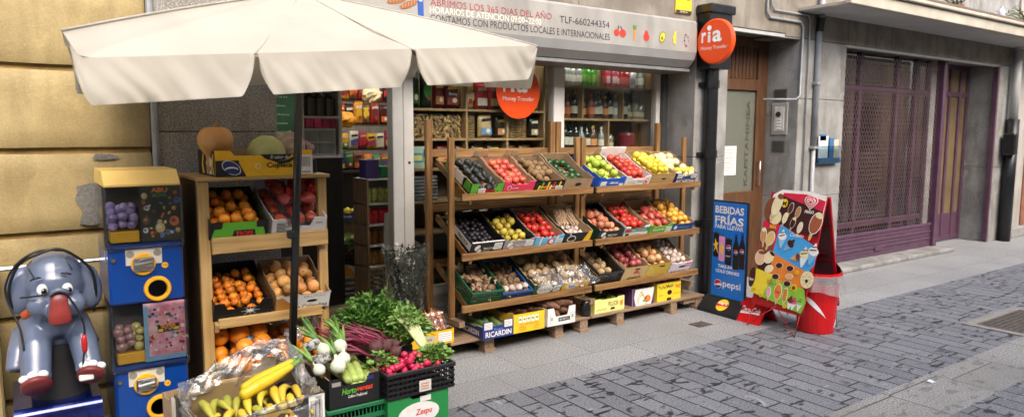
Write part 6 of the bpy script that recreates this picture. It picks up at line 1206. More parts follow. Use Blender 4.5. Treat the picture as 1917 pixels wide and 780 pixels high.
def poster_b(par, zt, zw):
    p = MB().box(.140, MW-.004, .006, .009, zt+.004, zw-.004).build('poster', mat('poster_pink', hexc(205, 95, 120), .4, .25, 14, col2=hexc(230, 190, 200)), par); F = (0, .006, zt); S = lambda poly, m, l=.0012: shape(poly, F, X_, Z_, m, p, 'poster_print', l)
    S(rect(.140, .158, .004, .29), P((120, 170, 200))); S(rect(.158, .329, .004, .03), P((130, 170, 205)))
    cs = [P(c) for c in ((230, 220, 215), (170, 60, 80), (90, 70, 90), (215, 180, 90), (120, 150, 180), (240, 150, 170), (60, 50, 60))]
    for k in range(70): S(ell(random.uniform(.165, .32), random.uniform(.04, .27), random.uniform(.004, .010), random.uniform(.004, .010), 7), cs[k % 7], .0012+.0003*(k % 4))
    S([(.20, .145), (.30, .150), (.30, .185), (.20, .18)], BK, .0030); S([(.203, .148), (.297, .153), (.297, .166), (.203, .163)], YEL, .0034); lettering('SUPER', (.215, .006, zt+.168), X_, Z_, .07, .016, P((230, 140, 50)), p, bold=.04, lift=.005); lettering('MIX', (.225, .006, zt+.149), X_, Z_, .055, .015, BK, p, bold=.05, lift=.005)
VIO = mat('violet_capsule', (.22, .12, .38), .12, .5, 30, rnd=.5, col2=(.55, .45, .68), coat=.5); PKC = mat('pink_capsule', (.34, .14, .13), .12, .5, 30, rnd=.5, col2=(.5, .3, .28), coat=.5); GLC = mat('yellow_capsule', (.5, .42, .12), .12, .4, 30, coat=.5)
tier(.747, 1.047, 1.326, poster_a, [VIO], None, .150); tier(.14, .444, .747, poster_b, [PKC, PKC, GLC], None, .135)
shape(ell(.0, .0, .03, .035), (-.0005, .10, .98), (0, -1, 0), Z_, plain((150, 175, 205)), cmn, 'side_sticker', .001)
# ================================================================== ELEPHANT RIDE
el = thing('elephant_ride', 'glossy grey-blue elephant kiddie ride with red soles on a shiny blue base', 'kiddie ride', (.135, 3.98, 0))
E0 = Vector((.135, 3.98, 0)); b = MB()
def eb(x, y, z, r_, sc=(1, 1, 1), M=None): b.ball(Vector((x, y, z))-E0, r_, sc, 20, M)
def et(path, rr): b.tube([Vector(p)-E0 for p in path], rr, 16)
eb(.135, 3.93, .875, .118, (1.02, .95, 1.0)); eb(.135, 3.945, .94, .098, (1.15, 1, .85)); eb(.072, 3.845, .80, .056); eb(.200, 3.845, .79, .056); eb(.135, 3.86, .775, .07, (1.1, .8, .75))
for x, z, s_ in ((.006, .855, -1), (.266, .845, 1)): eb(x, 3.955, z, .092, (.72, .5, 1.25), Euler((0, R(-9*s_), 0)).to_matrix()); eb(x+s_*.004, 3.965, z+.05, .06, (.8, .6, .9))
et([(.137, 3.86, .80), (.137, 3.80, .765), (.139, 3.76, .79), (.143, 3.745, .862)], [.055, .048, .042, .035])
eb(.13, 4.04, .63, .135, (.92, .95, 1.15)); eb(.13, 3.96, .70, .10)
for path, rr in (([(.055, 4.0, .70), (.045, 3.88, .60), (.038, 3.815, .485)], [.07, .066, .060]), ([(.205, 4.0, .68), (.232, 3.88, .60), (.246, 3.815, .495)], [.066, .062, .056]), ([(.02, 4.08, .62), (-.02, 4.0, .55), (-.035, 3.96, .475)], [.07, .05, .045]), ([(.23, 4.1, .6), (.28, 4.06, .52)], [.06, .045])): et(path, rr)
for x, y, z, r_ in ((.038, 3.805, .478, .063), (.246, 3.805, .488, .059)): eb(x, y, z, r_, (1, 1, .75))
tmp = b.build('body', mat('elephant_paint', (.095, .12, .19), .24, .2, 7, coat=.35, col2=(.13, .16, .24)), el, smooth=True)
rm = tmp.modifiers.new('r', 'REMESH'); rm.mode = 'VOXEL'; rm.voxel_size = .007; rm.use_smooth_shade = True; sm_ = tmp.modifiers.new('s', 'SMOOTH'); sm_.iterations = 9; sm_.factor = .6
dg = bpy.context.evaluated_depsgraph_get(); me = bpy.data.meshes.new_from_object(tmp.evaluated_get(dg)); tmp.modifiers.clear(); tmp.data = me; me.polygons.foreach_set('use_smooth', [True]*len(me.polygons))
def ep(name, mb, m, smooth=True): return mb.build(name, m, el, smooth=smooth)
SOLE = mat('sole_red', (.17, .022, .022), .45, .15, 10); MOUTH = mat('mouth_red', (.22, .03, .025), .35, .2, 10); EYEW = mat('eye_white', (.8, .8, .78), .15); EYEB = mat('eye_black', (.008, .008, .008), .1)
for x, y, z, r_, rot in ((.036, 3.752, .452, .062, -8), (.247, 3.752, .464, .058, 14)):
    M = Matrix.Translation(Vector((x, y, z))-E0) @ Euler((R(-50), R(rot), 0)).to_matrix().to_4x4(); ep('foot_sole', MB().lathe([(0, -.012), (r_*.9, -.012), (r_, -.002), (r_*.98, .012), (0, .012)], 24, M), SOLE)
    for a in (-50, -95, -135): ep('toenail', MB().ball(M @ Vector((r_*.86*math.cos(R(a)), r_*.86*math.sin(R(a)), .026)), .021, (1.05, .7, .9), 12), EYEW)
for x, z in ((.083, .872), (.180, .866)):
    y = 3.818; ep('eye', MB().ball(Vector((x, y, z))-E0, .025, (.9, .7, 1.15), 14), EYEW); ep('pupil', MB().ball(Vector((x+.006, y-.015, z-.004))-E0, .015, (.8, .5, 1.1), 12), EYEB); ep('eye_glint', MB().ball(Vector((x+.002, y-.023, z+.004))-E0, .003, (1, 1, 1), 8), EYEW)
for x, z, s_ in ((.060, .925, 1), (.178, .935, -1)): ep('eyebrow', MB().tube([Vector((x-.02, 3.825, z-.006*s_))-E0, Vector((x, 3.816, z+.006))-E0, Vector((x+.022, 3.824, z+.004*s_))-E0], [.003, .006, .003], 8), EYEB)
ep('mouth', MB().ball(Vector((.139, 3.815, .757))-E0, .045, (1.15, .75, .8), 18), MOUTH)
tu = MB().tube([(0, 0, -.075), (0, 0, -.06), (0, -.004, -.02), (0, -.004, .03), (0, 0, .066), (0, 0, .072)], [.026, .046, .043, .034, .030, .02], 20)
for v in tu.b.verts: v.co.y *= .42
ep('trunk_underside', tu, MOUTH).matrix_local = Matrix.Translation(Vector((.141, 3.722, .80))-E0) @ Euler((R(-8), 0, 0)).to_matrix().to_4x4()
ep('trunk_lip', MB().tube([Vector(p)-E0 for p in ((.108, 3.725, .862), (.120, 3.712, .880), (.144, 3.706, .888), (.168, 3.712, .879), (.180, 3.725, .86))], .010, 8), tmp.data.materials[0])
for x, z in ((.018, .755), (.252, .775)): ep('inner_ear', MB().ball(Vector((x, 3.945, z))-E0, .034, (.75, .5, 1.1), 12), mat('ear_orange', (.52, .10, .03), .4))
for x0, z0, x1, z1, y in ((.05, 1.0, .055, .93, 3.845), (.20, 1.01, .205, .95, 3.85)): ep('painted_crease', MB().tube([Vector((x0, y+.03, z0))-E0, Vector(((x0+x1)/2-.02, y-.004, (z0+z1)/2+.02))-E0, Vector((x1, y-.01, z1))-E0], .003, 6), mat('crease_paint', (.03, .04, .06), .3))
ep('post', MB().lathe([(.13, .33), (.10, .38), (.075, .50), (.08, .58), (0, .6)], 20), mat('dark_fabric', (.012, .011, .013), .9)); ep('saddle_skirt', MB().box(-.12, .13, -.02, .16, .36, .52, bev=.03), mat('dark_fabric', (.015, .014, .016), .8))
bs = MB().prism([(-.19, y, z) for y, z in [(-.21, 0)]+[(-.17-.04*math.cos(R(a)), .29+.05*math.sin(R(a))) for a in range(0, 91, 15)]+[(.28+.03*math.sin(R(a)), .29+.05*math.cos(R(a))) for a in range(0, 91, 30)]+[(.31, 0)]], (.345, 0, 0)); ep('base', bs, mat('metallic_blue', (.006, .018, .16), .22, .5, 9, metal=.7, coat=.8), False)
def cable(name, label, path, r_=.006, m=BLACKP, connector=None):
    t = thing(name, label, 'cable', path[0]); o0 = Vector(path[0]); P_ = [Vector(p)-o0 for p in path]; Q = []
    for i in range(len(P_)-1):
        p0, p1, p2, p3 = P_[max(0, i-1)], P_[i], P_[i+1], P_[min(len(P_)-1, i+2)]
        for k in range(6): u = k/6; Q.append(.5*((2*p1)+(p2-p0)*u+(2*p0-5*p1+4*p2-p3)*u*u+(3*p1-p0-3*p2+p3)*u**3))
    Q.append(P_[-1]); MB().tube(Q, r_, 7).build('cord', m, t, smooth=True)
    if connector: a = Vector(connector)-o0; MB().tube([a+Vector((0, 0, .045)), a+Vector((0, 0, .03)), a, a-Vector((0, 0, .03)), a-Vector((0, 0, .04))], [.006, .012, .014, .011, .006], 10).build('connector', mat('connector_red', (.45, .015, .02), .4), t, smooth=True); MB().box(a.x-.03, a.x+.03, a.y-.012, a.y+.012, a.z-.17, a.z-.14, bev=.005).build('plug', WHITE, t)
    return t
cable('power_cable', 'black cable looped over the top of the elephant head', [(-.035, 3.93, .78), (-.04, 3.90, .88), (.0, 3.87, .985), (.07, 3.86, 1.03), (.15, 3.86, 1.05), (.22, 3.87, 1.01), (.285, 3.90, .93), (.30, 3.92, .82), (.29, 3.95, .72)], .007)
cable('power_cable', 'second black cable hanging loosely around the left of the elephant head', [(.19, 3.875, 1.035), (.08, 3.855, 1.048), (-.005, 3.86, .995), (-.048, 3.89, .91), (-.05, 3.90, .83), (-.01, 3.86, .70), (.0, 3.83, .60)], .005)
cable('plug_cable', 'black cable hooked over the elephant trunk with a red connector', [(.0, 3.83, .845), (.06, 3.775, .856), (.12, 3.72, .872), (.17, 3.735, .855), (.205, 3.75, .79), (.232, 3.745, .70), (.228, 3.742, .60), (.215, 3.74, .50)], .0045, connector=(.229, 3.742, .615))
# ================================================================== GOODS BEHIND THE WINDOWS
random.seed(21)
SHELF = {a: wood('shelf_wood', (.30, .18, .08), (.46, .30, .15), a) for a in 'xz'}
ds = thing('display_shelf', 'wooden shelf unit of biscuits and snacks behind the left window', 'shelf', (2.52, 4.93, 0))
for z in (.55, .80, 1.05, 1.305, 1.54, 1.773): MB().box(0, 1.31, 0, .30, z-.02, z, bev=.002).build('shelf_board', SHELF['x'], ds)
for x in (0, .50, .90, 1.29): MB().box(x, x+.018, .002, .30, 1.0 if x in (.5, .9) else .3, 2.25).build('upright', SHELF['z'], ds)
MB().box(-.002, 1.31, .31, .33, .3, 2.3).build('back_board', mat('shelf_back', (.20, .14, .085), .7, .2, 4), ds)
d2 = thing('bottle_shelf', 'wooden shelf unit of bottles behind the right window', 'shelf', (3.97, 4.93, 0))
for z in (.9, 1.15, 1.43, 1.716, 2.008): MB().box(0, 1.18, 0, .28, z-.02, z, bev=.002).build('shelf_board', SHELF['x'], d2)
for x, z0, z1 in ((0, .3, 2.25), (1.16, .3, 2.25), (.28, 1.716, 1.99), (.78, 1.716, 1.99), (.60, 1.43, 1.70), (.50, 2.008, 2.25)): MB().box(x, x+.016, .002, .275, z0, z1).build('upright', SHELF['z'], d2)
MB().box(0, 1.18, .285, .30, .3, 2.3).build('back_board', mat('shelf_back', (0, 0, 0)), d2)
def pack_mesh(w, d, h, seed):
    b = MB(); nu, nv = 8, 8
    def f(sgn):
        def fn(u, v): k = (math.sin(math.pi*u)**.5)*(math.sin(math.pi*v)**.45); return (w*(u-.5), sgn*(d/2*k)+.004*noise.noise(Vector((u*7, v*7, seed)))*k, h*v)
        return fn
    b.grid(f(-1), nu, nv); b.grid(f(1), nu, nv); bmesh.ops.remove_doubles(b.b, verts=b.b.verts[:], dist=.0008); return b
def snack(label, x, y, z, w, h, c1, c2=None, d=.07, group=None, cat='snack bag', name='snack_bag', text=None, window=None):
    t = thing(name, label, cat, (x, y, z+.001), group=group); pack_mesh(w, d, h, x*9).build('bag', mat('foil_%d_%d_%d' % c1, hexc(*c1), .32, .15, 25, bump=.3, bscale=40), t, smooth=True)
    if c2:
        v_ = int(abs(x)*97+z*31) % 3; pl_ = [ell(0, h*.5, w*.32, h*.22, 14), [(-w*.42, h*.2), (w*.42, h*.34), (w*.42, h*.62), (-w*.42, h*.48)], rect(-w*.36, w*.36, h*.14, h*.42)][v_]
        shape(pl_, (0, -d/2-.001, 0), X_, Z_, P(c2), t, 'printed_patch', .001); shape([(-w*.34, h*.68), (w*.34, h*.71), (w*.3, h*.82), (-w*.3, h*.79)], (0, -d/2-.0, 0), X_, Z_, P(((225, 215, 200), (240, 200, 80), (40, 40, 60))[(v_+int(x*50)) % 3]), t, 'printed_name', .001); shape(ell(w*.1, h*.3, w*.16, h*.09, 9), (0, -d/2-.0015, 0), X_, Z_, P(((150, 90, 50), (200, 60, 50), (235, 225, 205))[v_]), t, 'printed_picture', .002)
    if text: lettering(text, (-w*.28, -d/2-.003, h*.45), X_, Z_, w*.56, h*.14, WT, t, bold=.02)
    return t
DOUGH = mat('biscuit', (.40, .235, .085), .7, .25, 30, rnd=.5, col2=(.54, .36, .16)); ring = MB()
for k in range(1): ring.tube([(.024*math.cos(a), .024*math.sin(a), 0) for a in [i*2*math.pi/12 for i in range(12)]], .010, 7, closed=True)
ringme = ring.mesh('biscuit_ring', True); ringme.materials.append(DOUGH)
stick = MB().tube([(-.03, 0, 0), (-.026, 0, 0), (0, 0, .004), (.026, 0, 0), (.03, 0, 0)], [.006, .013, .015, .013, .005], 8).mesh('pastry', True); stick.materials.append(DOUGH)
def biscuit_bag(label, x, z, w, h, kindme, nm, cols, rows, flat_=False):
    t = thing('biscuit_bag', label, 'biscuits', (x, 5.02, z+.001)); MB().grid(lambda u, v: ((w/2)*math.sin(u*6.2832)*(1-.25*abs(v-.5)**2*4*.3), -.05*math.cos(u*6.2832), h*v), 24, 8).build('clear_bag', film('biscuit_film', .06, .1), t, smooth=True, fix=False)
    for i in range(cols):
        for j in range(rows):
            o = link(kindme, nm, t); o.location = (-w/2+w*(i+.5)/cols+random.uniform(-.004, .004), -.02+random.uniform(-.01, .01), h*(j+.5)/rows*.92)
            o.rotation_euler = (random.uniform(-.3, .3), 0, 0) if flat_ else (R(90)+random.gauss(0, .5), random.uniform(0, 6.3), random.gauss(0, .5))
# top shelf of the left window
for k, (x, w, h, c1, c2, tx, l) in enumerate(((2.58, .10, .27, (28, 60, 28), (40, 120, 40), None, 'tall black and green snack packet at the left end of the top window shelf'), (2.69, .10, .27, (30, 40, 25), (60, 160, 50), None, 'second tall dark packet with green streaks on the top window shelf'), (2.80, .10, .23, (120, 40, 30), (190, 120, 60), None, 'brown snack packet beside the dark green packets'), (2.92, .14, .22, (95, 25, 25), (150, 60, 50), 'Benny', 'dark red snack packet with white name on the top window shelf'), (3.07, .12, .22, (190, 160, 110), (225, 205, 160), None, 'tan snack packet between dark red and bright red ones'), (3.20, .13, .22, (200, 45, 40), (225, 215, 200), None, 'bright red and white snack packet on the top window shelf'), (3.33, .13, .22, (195, 50, 45), (215, 200, 140), None, 'red and yellow snack packet left of the pretzels'), (3.74, .12, .2, (170, 130, 70), (215, 190, 120), None, 'golden snack packet at the right end of the top window shelf'))):
    snack(l, x, 5.0, 1.773, w, h, c1, c2, text=tx)
biscuit_bag('clear bag of pretzel-like rings on the top window shelf', 3.47, 1.773, .16, .22, ringme, 'pretzel', 4, 5); biscuit_bag('clear bag of rings behind the orange window sticker', 3.62, 1.773, .12, .2, ringme, 'pretzel', 3, 4)
for x, w, l in ((2.62, .17, 'clear bag of ring biscuits at the left of the middle shelf'), (2.80, .16, 'clear bag of twisted pastries left of the rack post'), (2.94, .13, 'clear bag of twisted pastries right of the rack post')): biscuit_bag(l, x, 1.54, w, .19, ringme if x < 2.7 else stick, 'ring_biscuit' if x < 2.7 else 'pastry', 4, 6)
for x, w, l in ((3.09, .13, 'bag of stacked round biscuits left of the blue label pack'), (3.50, .10, 'bag of stacked round biscuits on the right of the middle shelf'), (3.62, .12, 'bag of stacked golden biscuits near the window frame')):
    t = thing('biscuit_bag', l, 'biscuits', (x, 5.02, 1.541))
    for j in range(9): o = link(ringme, 'biscuit', t); o.location = (-w*.24, 0, .011+.02*j); o = link(ringme, 'biscuit', t); o.location = (w*.24, 0, .011+.02*j)
    MB().grid(lambda u, v: ((w/2)*math.sin(u*6.2832), -.045*math.cos(u*6.2832), .2*v), 20, 6).build('clear_bag', film('biscuit_film'), t, smooth=True, fix=False)
snack('pack of pale bread with a blue label on the middle window shelf', 3.24, 5.0, 1.54, .14, .2, (205, 175, 125), (110, 150, 190)); snack('dark brown snack packet with a tan picture on the middle shelf', 3.40, 5.0, 1.54, .13, .19, (45, 32, 28), (200, 140, 90)); snack('black snack packet at the right end of the middle window shelf', 3.74, 5.0, 1.54, .10, .18, (30, 28, 28), (190, 170, 130))
t = thing('green_box', 'pale green packet with a picture on the lower window shelf by the door column', 'box', (2.60, 4.97, 1.306)); MB().box(-.07, .08, 0, .05, 0, .17, bev=.003).build('box', P((170, 185, 170)), t); shape(rect(-.045, .055, .045, .12), (0, 0, 0), X_, Z_, P((80, 150, 150)), t, 'picture'); shape(rect(-.03, .04, .06, .1), (0, 0, 0), X_, Z_, P((215, 200, 120)), t, 'picture', .002)
for k, (x, c1, c2, l) in enumerate(((2.85, (120, 35, 25), (200, 150, 90), 'red-brown pack of ring biscuits on the lower window shelf'), (3.02, (90, 60, 40), (150, 110, 70), 'brown packet behind the avocado carton'), (3.17, (60, 50, 40), (120, 100, 70), 'dark brown packet low in the left window'), (3.33, (70, 55, 40), (200, 190, 160), 'dark packet with two pale round pictures low in the left window'), (3.50, (120, 95, 60), (160, 130, 90), 'tan packet low in the left window behind the tomatoes'), (3.66, (110, 80, 50), (170, 130, 80), 'light brown packet low in the left window near the frame'))): snack(l, x, 5.02, 1.305, .14, .19, c1, c2)
for z in (1.05, .8):
    for k in range(7 if z > 1 else 0): o = MB().box(-.11, .11, 0, .22, 0, .026, bev=.008).build('flat_pack', mat('grey_foil', (.16, .16, .17), .35, .3, 20, rnd=.4)); o.location = (2.66, 4.95, z+.001+.028*k); tag(o, 'grey flat plastic packet in the stack behind the door column', 'packet', 'stacked grey packets')
for k in range(5): snack('dark packet on the lowest visible shelf of the left window', 2.9+.16*k, 5.02, .80, .13, .18, (50, 40, 35), (110, 85, 50), group='dark packets low in the window')
# bottles
GLK = {}
def bottle_proto(key, prof, gm, capm, lab, hcap, r_, h):
    t = thing('bottle', 'bottle', 'bottle', (0, 0, -50)); MB().lathe(prof, 14).build('glass', gm, t, smooth=True); top = prof[-1]
    MB().tube([(0, 0, h-hcap), (0, 0, h)], .014, 10).build('cap', capm, t, smooth=False)
    if lab: MB().lathe([(r_+.001, h*.18), (r_+.001, h*.45)], 14, a0=R(180), a1=R(360)).build('label', lab, t, smooth=True, fix=False)
    return t
def bprof(r_, h, sh_=.62, nk=.013): return [(0, 0), (r_*.9, 0), (r_, .01), (r_, h*sh_), (r_*.85, h*(sh_+.06)), (nk, h*(sh_+.18)), (nk, h*.96), (0, h*.96)]
def gmat(nm, c, a=.3): return mat(nm, c, .06, .2, 6, spec=.8, coat=.4)
SPEC = {'clear': (gmat('clear_bottle', (.30, .32, .30)), P((210, 210, 205)), P((225, 222, 210)), .034, .235), 'green': (gmat('green_bottle', (.06, .30, .03)), BK, P((120, 170, 70)), .036, .235), 'pink': (gmat('pink_bottle', (.45, .06, .10)), REDI, P((225, 190, 190)), .034, .225), 'red': (gmat('red_bottle', (.33, .02, .02)), BK, P((180, 60, 60)), .034, .235), 'dark': (gmat('dark_bottle', (.010, .012, .010)), BK, P((205, 200, 185)), .037, .27), 'brown': (gmat('brown_bottle', (.10, .035, .012)), GOLD, P((215, 150, 90)), .036, .24), 'orange': (gmat('orange_bottle', (.25, .07, .03)), REDI, P((220, 120, 80)), .034, .235), 'white': (gmat('white_bottle', (.5, .5, .47)), WT, P((120, 130, 140)), .032, .22), 'jar': (gmat('jar_glass', (.22, .20, .15)), GOLD, P((190, 180, 150)), .042, .16)}
PROT = {k: bottle_proto(k, bprof(v[3], v[4], .62 if k != 'jar' else .85, .013 if k != 'jar' else .03), v[0], v[1], v[2], .03, v[3], v[4]) for k, v in SPEC.items()}
DESC = {'clear': 'clear glass', 'green': 'bright green', 'pink': 'pink', 'red': 'red', 'dark': 'black glass', 'brown': 'brown', 'orange': 'orange labelled', 'white': 'white', 'jar': 'squat clear'}
used = {}
for z, shelf, row in ((2.008, 'top', 'clear clear clear clear clear green green green green red pink pink pink red red white clear clear'), (1.716, 'middle', 'dark brown orange dark dark brown orange dark dark brown dark clear dark dark jar jar jar'), (1.43, 'bottom', 'white white dark dark dark clear dark brown brown clear clear jar')):
    ks = row.split(); sp = 1.10/len(ks) if shelf != 'bottom' else .058
    for i, k in enumerate(ks):
        o = PROT[k] if k not in used else copy_tree(PROT[k]); used[k] = 1; o.location = (4.03+sp*i+(.008 if i % 2 else 0), 5.01+random.uniform(0, .05), z+.0005); o.rotation_euler = (0, 0, random.uniform(-.5, .5)); s_ = random.uniform(.9, 1.06) if shelf == 'top' else random.uniform(.85, 1.0); o.scale = (1, 1, s_)
        o['label'] = '%s bottle on the %s shelf of the right window' % (DESC[k], shelf) if k != 'jar' else 'squat clear jar on the %s shelf of the right window' % shelf; o['group'] = '%s bottles on the %s shelf' % (DESC[k], shelf); o['category'] = 'bottle' if k != 'jar' else 'jar'; o.name = 'bottle' if k != 'jar' else 'glass_jar'
rc = thing('red_canister', 'dark red round canister at the right of the bottom bottle shelf', 'canister', (4.90, 5.03, 1.431)); MB().lathe([(0, 0), (.085, 0), (.09, .01), (.09, .13), (.08, .155), (0, .16)], 20).build('body', mat('canister_red', (.20, .012, .02), .4, .1, 8), rc, smooth=False); MB().tube([(-.02, 0, .161), (.02, 0, .175), (.04, 0, .161)], .006, 6).build('handle', BLACKP, rc)
# ================================================================== INSIDE THE SHOP
gbd = thing('menu_board', 'green chalk board with pale handwriting just inside the shop door', 'board', (1.49, 4.97, 1.46)); MB().box(0, .20, 0, .015, 0, .70, bev=.003).build('board', mat('board_green', (.008, .06, .022), .5, .3, 10), gbd)
for k, s in enumerate(('Gusanitos', 'Patatas', 'Refrescos', 'Helados', 'Pan', 'Leche', 'Huevos', 'Queso')): lettering(s, (.015, 0, .12+.06*k), X_, Z_, .075+.012*(k % 3), .014, mat('chalk', (.35, .45, .25), .8), gbd, lift=.001)
sf = thing('wall_shelving', 'white metal shelving with bottles inside at the left of the shop', 'shelf', (1.25, 6.0, 0))
for z in (1.38, 1.72, 2.06): MB().box(0, 1.15, 0, .4, z-.02, z, bev=.003).build('shelf_board', WHITE, sf)
MB().box(0, 1.15, 0, .4, .045, 1.355, bev=.005).build('cabinet', BLACKP, sf)
for x in (0, .78, 1.12): MB().box(x, x+.03, -.004, .4, 1.385, 2.3).build('upright', WHITE, sf)
MB().box(0, 1.15, .41, .42, 1.36, 2.4).build('back_panel', mat('shelf_panel', (.45, .45, .42), .6), sf)
for k in range(9): o = MB().lathe([(0, 0), (.055, 0), (.06, .02), (.06, .15), (.02, .18), (.02, .2), (0, .2)], 12).build('oil_bottle', mat('dark_oil', (.03, .03, .02), .2)); o.location = (1.62+.085*k, 6.06, 1.7205); tag(o, 'dark bottle in the row on the white shelving inside the shop', 'bottle', 'dark bottles inside')
for k in range(11): o = MB().box(-.035, .035, 0, .1, 0, .09, bev=.006).build('sweet_box', mat('pink_box', hexc(205, 70, 120), .4, .3, 9, rnd=1.2)); o.location = (1.60+.075*k, 6.05, 1.6165); tag(o, 'small pink sweet box in the row on the plastic drawers', 'box', 'pink sweet boxes')
dw = thing('drawer_unit', 'grey-white plastic drawer unit on the shelving inside the shop', 'drawers', (1.55, 6.02, 1.381)); MB().box(0, .80, 0, .3, 0, .235, bev=.004).build('case', mat('drawer_white', (.60, .62, .62), .4), dw)
for i in range(5):
    for j in range(2): MB().box(.02+.155*i, .165+.155*i, -.008, -.0005, .015+.11*j, .105+.11*j, bev=.004).build('drawer', mat('drawer_grey', (.30, .34, .36), .3), dw)
ct_ = thing('shop_counter', 'black shop counter heaped with colourful snacks inside', 'counter', (2.3, 6.95, 0)); MB().box(0, 1.9, 0, .5, .045, 1.16, bev=.006).build('cabinet', BLACKP, ct_); MB().box(-.02, 1.92, -.03, .52, 1.161, 1.19, bev=.005).build('worktop', mat('worktop', (.06, .05, .05), .35), ct_)
for i, z in enumerate((1.40, 1.66, 1.92)): MB().box(.0, 1.9, .12+.11*i, .50, z-.012, z, bev=.002).build('riser', mat('riser_dark', (.07, .04, .03), .6), ct_)
pal = [(205, 40, 40), (235, 180, 40), (225, 120, 40), (60, 90, 160), (230, 220, 200), (120, 40, 50), (60, 130, 70), (180, 60, 110), (240, 200, 60), (150, 90, 60)]
for r_ in range(4):
    z = (1.19, 1.40, 1.66, 1.92)[r_]
    for i in range(13):
        c = pal[(i*3+r_*5+i//4) % 10] if r_ < 2 else ((90, 25, 25), (200, 50, 40), (60, 40, 30), (230, 150, 50), (110, 80, 50), (160, 40, 40))[(i+r_) % 6]; cn_ = {0: 'front', 1: 'second', 2: 'third', 3: 'top'}[r_]
        snack('%s snack packet in the %s row on the counter inside' % ({0: 'red', 1: 'yellow', 2: 'orange', 3: 'blue', 4: 'cream', 5: 'maroon', 6: 'green', 7: 'pink', 8: 'golden', 9: 'brown'}.get(pal.index(c) if c in pal else 9), cn_), 2.36+.10*i+random.uniform(-.01, .01), 6.99+.11*r_, z, .105, .15+.05*random.random()+(.06 if r_ > 1 else 0), c, pal[(i*7+r_) % 10], .05, group='snack packets on the counter, %s row' % cn_)
for i, (x, z, s_) in enumerate(((2.75, 1.70, 1), (3.02, 1.95, 1.1))): o = link(crumple(.09*s_, i+2, P(((235, 160, 40), (225, 205, 160))[i]), 'hanging_toy'), 'hanging_bag'); o.location = (x, 6.75, z); tag(o, ('orange' if i == 0 else 'cream')+' bag hanging above the counter snacks inside', 'bag'); MB().tube([(0, 0, 0), (0, 0, .9)], .002, 4).build('string', BLACKP, o)
ir = thing('packet_rack', 'narrow white rack of green, red and brown packets just inside the door', 'rack', (2.44, 5.58, 0))
for z in (.44, .62, .80, .98, 1.19): MB().box(0, .34, 0, .3, z-.012, z, bev=.002).build('shelf_board', WHITE, ir)
for x in (0, .325): MB().box(x, x+.015, .0, .3, .05, 1.19).build('side_panel', GREY_WOOD['z'], ir)
for j, (z, c, l) in enumerate(((.98, (150, 160, 90), 'pale green'), (.80, (190, 40, 55), 'red'), (.62, (120, 75, 40), 'brown'), (.44, (150, 110, 60), 'tan'))):
    for i in range(5): o = link(pack_mesh(.06, .045, .13, i).mesh('packet', True), 'packet'); o.data.materials.append(mat('pk%d' % j, hexc(*c), .35, .5, 60, bump=.3)); o.location = (2.485+.06*i, 5.66, z+.001); tag(o, '%s food packet on the narrow rack inside the door' % l, 'packet', '%s packets on the narrow rack' % l)
for x, w, h, c, l in ((2.53, .12, .16, (70, 60, 130), 'small purple-blue box on top of the narrow rack'), (2.68, .14, .10, (40, 140, 80), 'small green box on top of the narrow rack')): o = MB().box(-w/2, w/2, 0, .15, 0, h, bev=.004).build('small_box', plain(c)); o.location = (x, 5.66, 1.1905); tag(o, l, 'box')
def icarton(label, x, y, z, w, d, h, c, fcol, **k): return carton(label, flat(x, y, z), w, d, h, P(c), P(fcol), **k)
plastic_crate('pale grey plastic crate at the bottom of the stack inside the door', flat(2.62, 6.10, .046), .46, .36, .22, mat('grey_crate', (.32, .33, .34), .5, .1, 8), rows=4, cols=14)
t = icarton('low white and brown carton in the middle of the stack inside', 2.62, 6.11, .267, .42, .34, .11, (150, 110, 70), (200, 190, 175), notch=.5, nd=.2, deco=d_cal)
t = plastic_crate('black plastic crate of lettuce on top of the stack inside the door', flat(2.62, 6.10, .378), .46, .36, .19, BLACKP, rows=3, cols=10)
for k, (x, y) in enumerate(((-.11, .12), (.06, .16), (-.03, .26))): lt = thing('lettuce', 'pale green lettuce head in the black crate inside the shop', 'lettuce', (2.62+x, 6.10+y, .50), group='lettuces inside'); clump(260, .10, .10, .10, .055, 61+k, leafw=.9).build('leaves', mat('lettuce_leaf', (.25, .36, .08), .5, .2, 20, col2=(.42, .52, .2)), lt, fix=False)
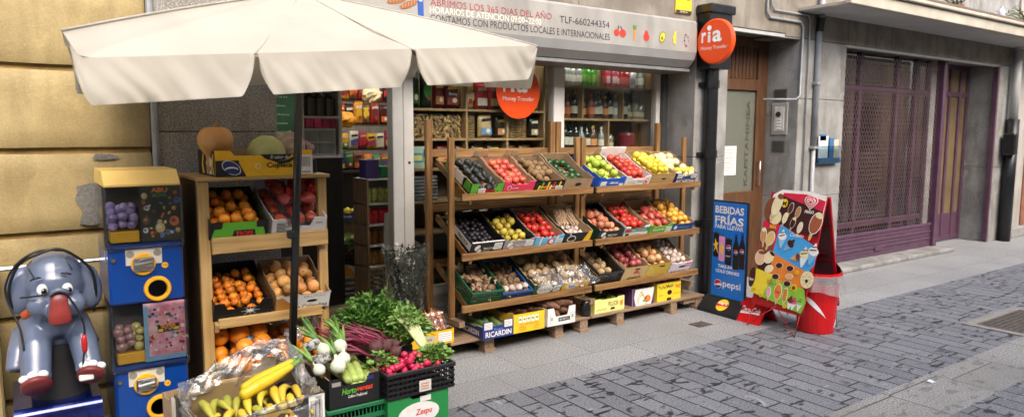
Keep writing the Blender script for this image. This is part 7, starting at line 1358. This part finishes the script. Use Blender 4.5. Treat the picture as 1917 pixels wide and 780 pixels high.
o = link(crumple(.07, 6, mat('orange_net', (.5, .18, .04), .5, .3, 30), 'carrot_bag'), 'carrot_bag'); o.location = (2.80, 6.22, .60); tag(o, 'small orange bag of carrots in the black crate inside the shop', 'bag')
icarton('brown carton standing on the shop floor behind the lettuce crate', 2.62, 6.62, .046, .42, .3, .40, (120, 85, 50), (110, 75, 45), notch=.3, nd=.1); icarton('brown and white carton stacked under the lemons inside', 2.64, 6.62, .447, .40, .3, .26, (130, 95, 60), (150, 135, 115), notch=.3, nd=.1, deco=d_white)
t = icarton('blue carton of lemons on the cartons inside the shop', 2.62, 6.60, .708, .40, .3, .10, (40, 60, 120), (50, 70, 130), notch=.5, nd=.2, deco=d_alf); fill(t, .40, .3, 'lemon', 'lemon', 'yellow lemon in the blue carton inside the shop', 'lemons inside', .036, 2, up=True, top=.8)
cu = MB().grid(lambda u, v: (2.33+.10*u-.03*v*u, 5.0+.03*math.sin(u*9+v*3), .45+.52*v), 14, 12).build('white_bag', mat('white_plastic_bag', (.62, .62, .58), .5, .1, 8), smooth=True, fix=False); tag(cu, 'white plastic bag hanging just inside beside the door column', 'bag')

# ceiling lamps of the shop, lit
for k, (x, y) in enumerate(((2.5, 6.3), (2.9, 7.7), (4.4, 6.6))):
    t = thing('ceiling_lamp', 'lit white tube lamp on the shop ceiling', 'lamp', (x, y, 2.60), group='ceiling lamps of the shop')
    MB().box(-.65, .65, -.07, .07, -.04, -.001, bev=.004).build('housing', WHITE, t); MB().box(-.62, .62, -.05, .05, -.055, -.0405).build('tube', mat('lamp_glow', (1, .93, .82), .5, 0, emit=16), t)
for x0, x1, l in ((2.55, 3.78, 'added unseen tube lamp brightening the left shop window'), (4.0, 5.05, 'added unseen tube lamp brightening the right shop window')):  # unseen lamps added to brighten the goods behind the glass
    t = thing('added_window_lamp', l, 'lamp', ((x0+x1)/2, 4.91, 2.30)); w_ = (x1-x0)/2
    MB().box(-w_, w_, -.03, .03, 0, .03, bev=.004).build('housing', WHITE, t); MB().box(-w_+.02, w_-.02, -.02, .02, -.02, -.0005).build('tube', mat('added_tube_glow', (1, .94, .85), .5, 0, emit=6), t)
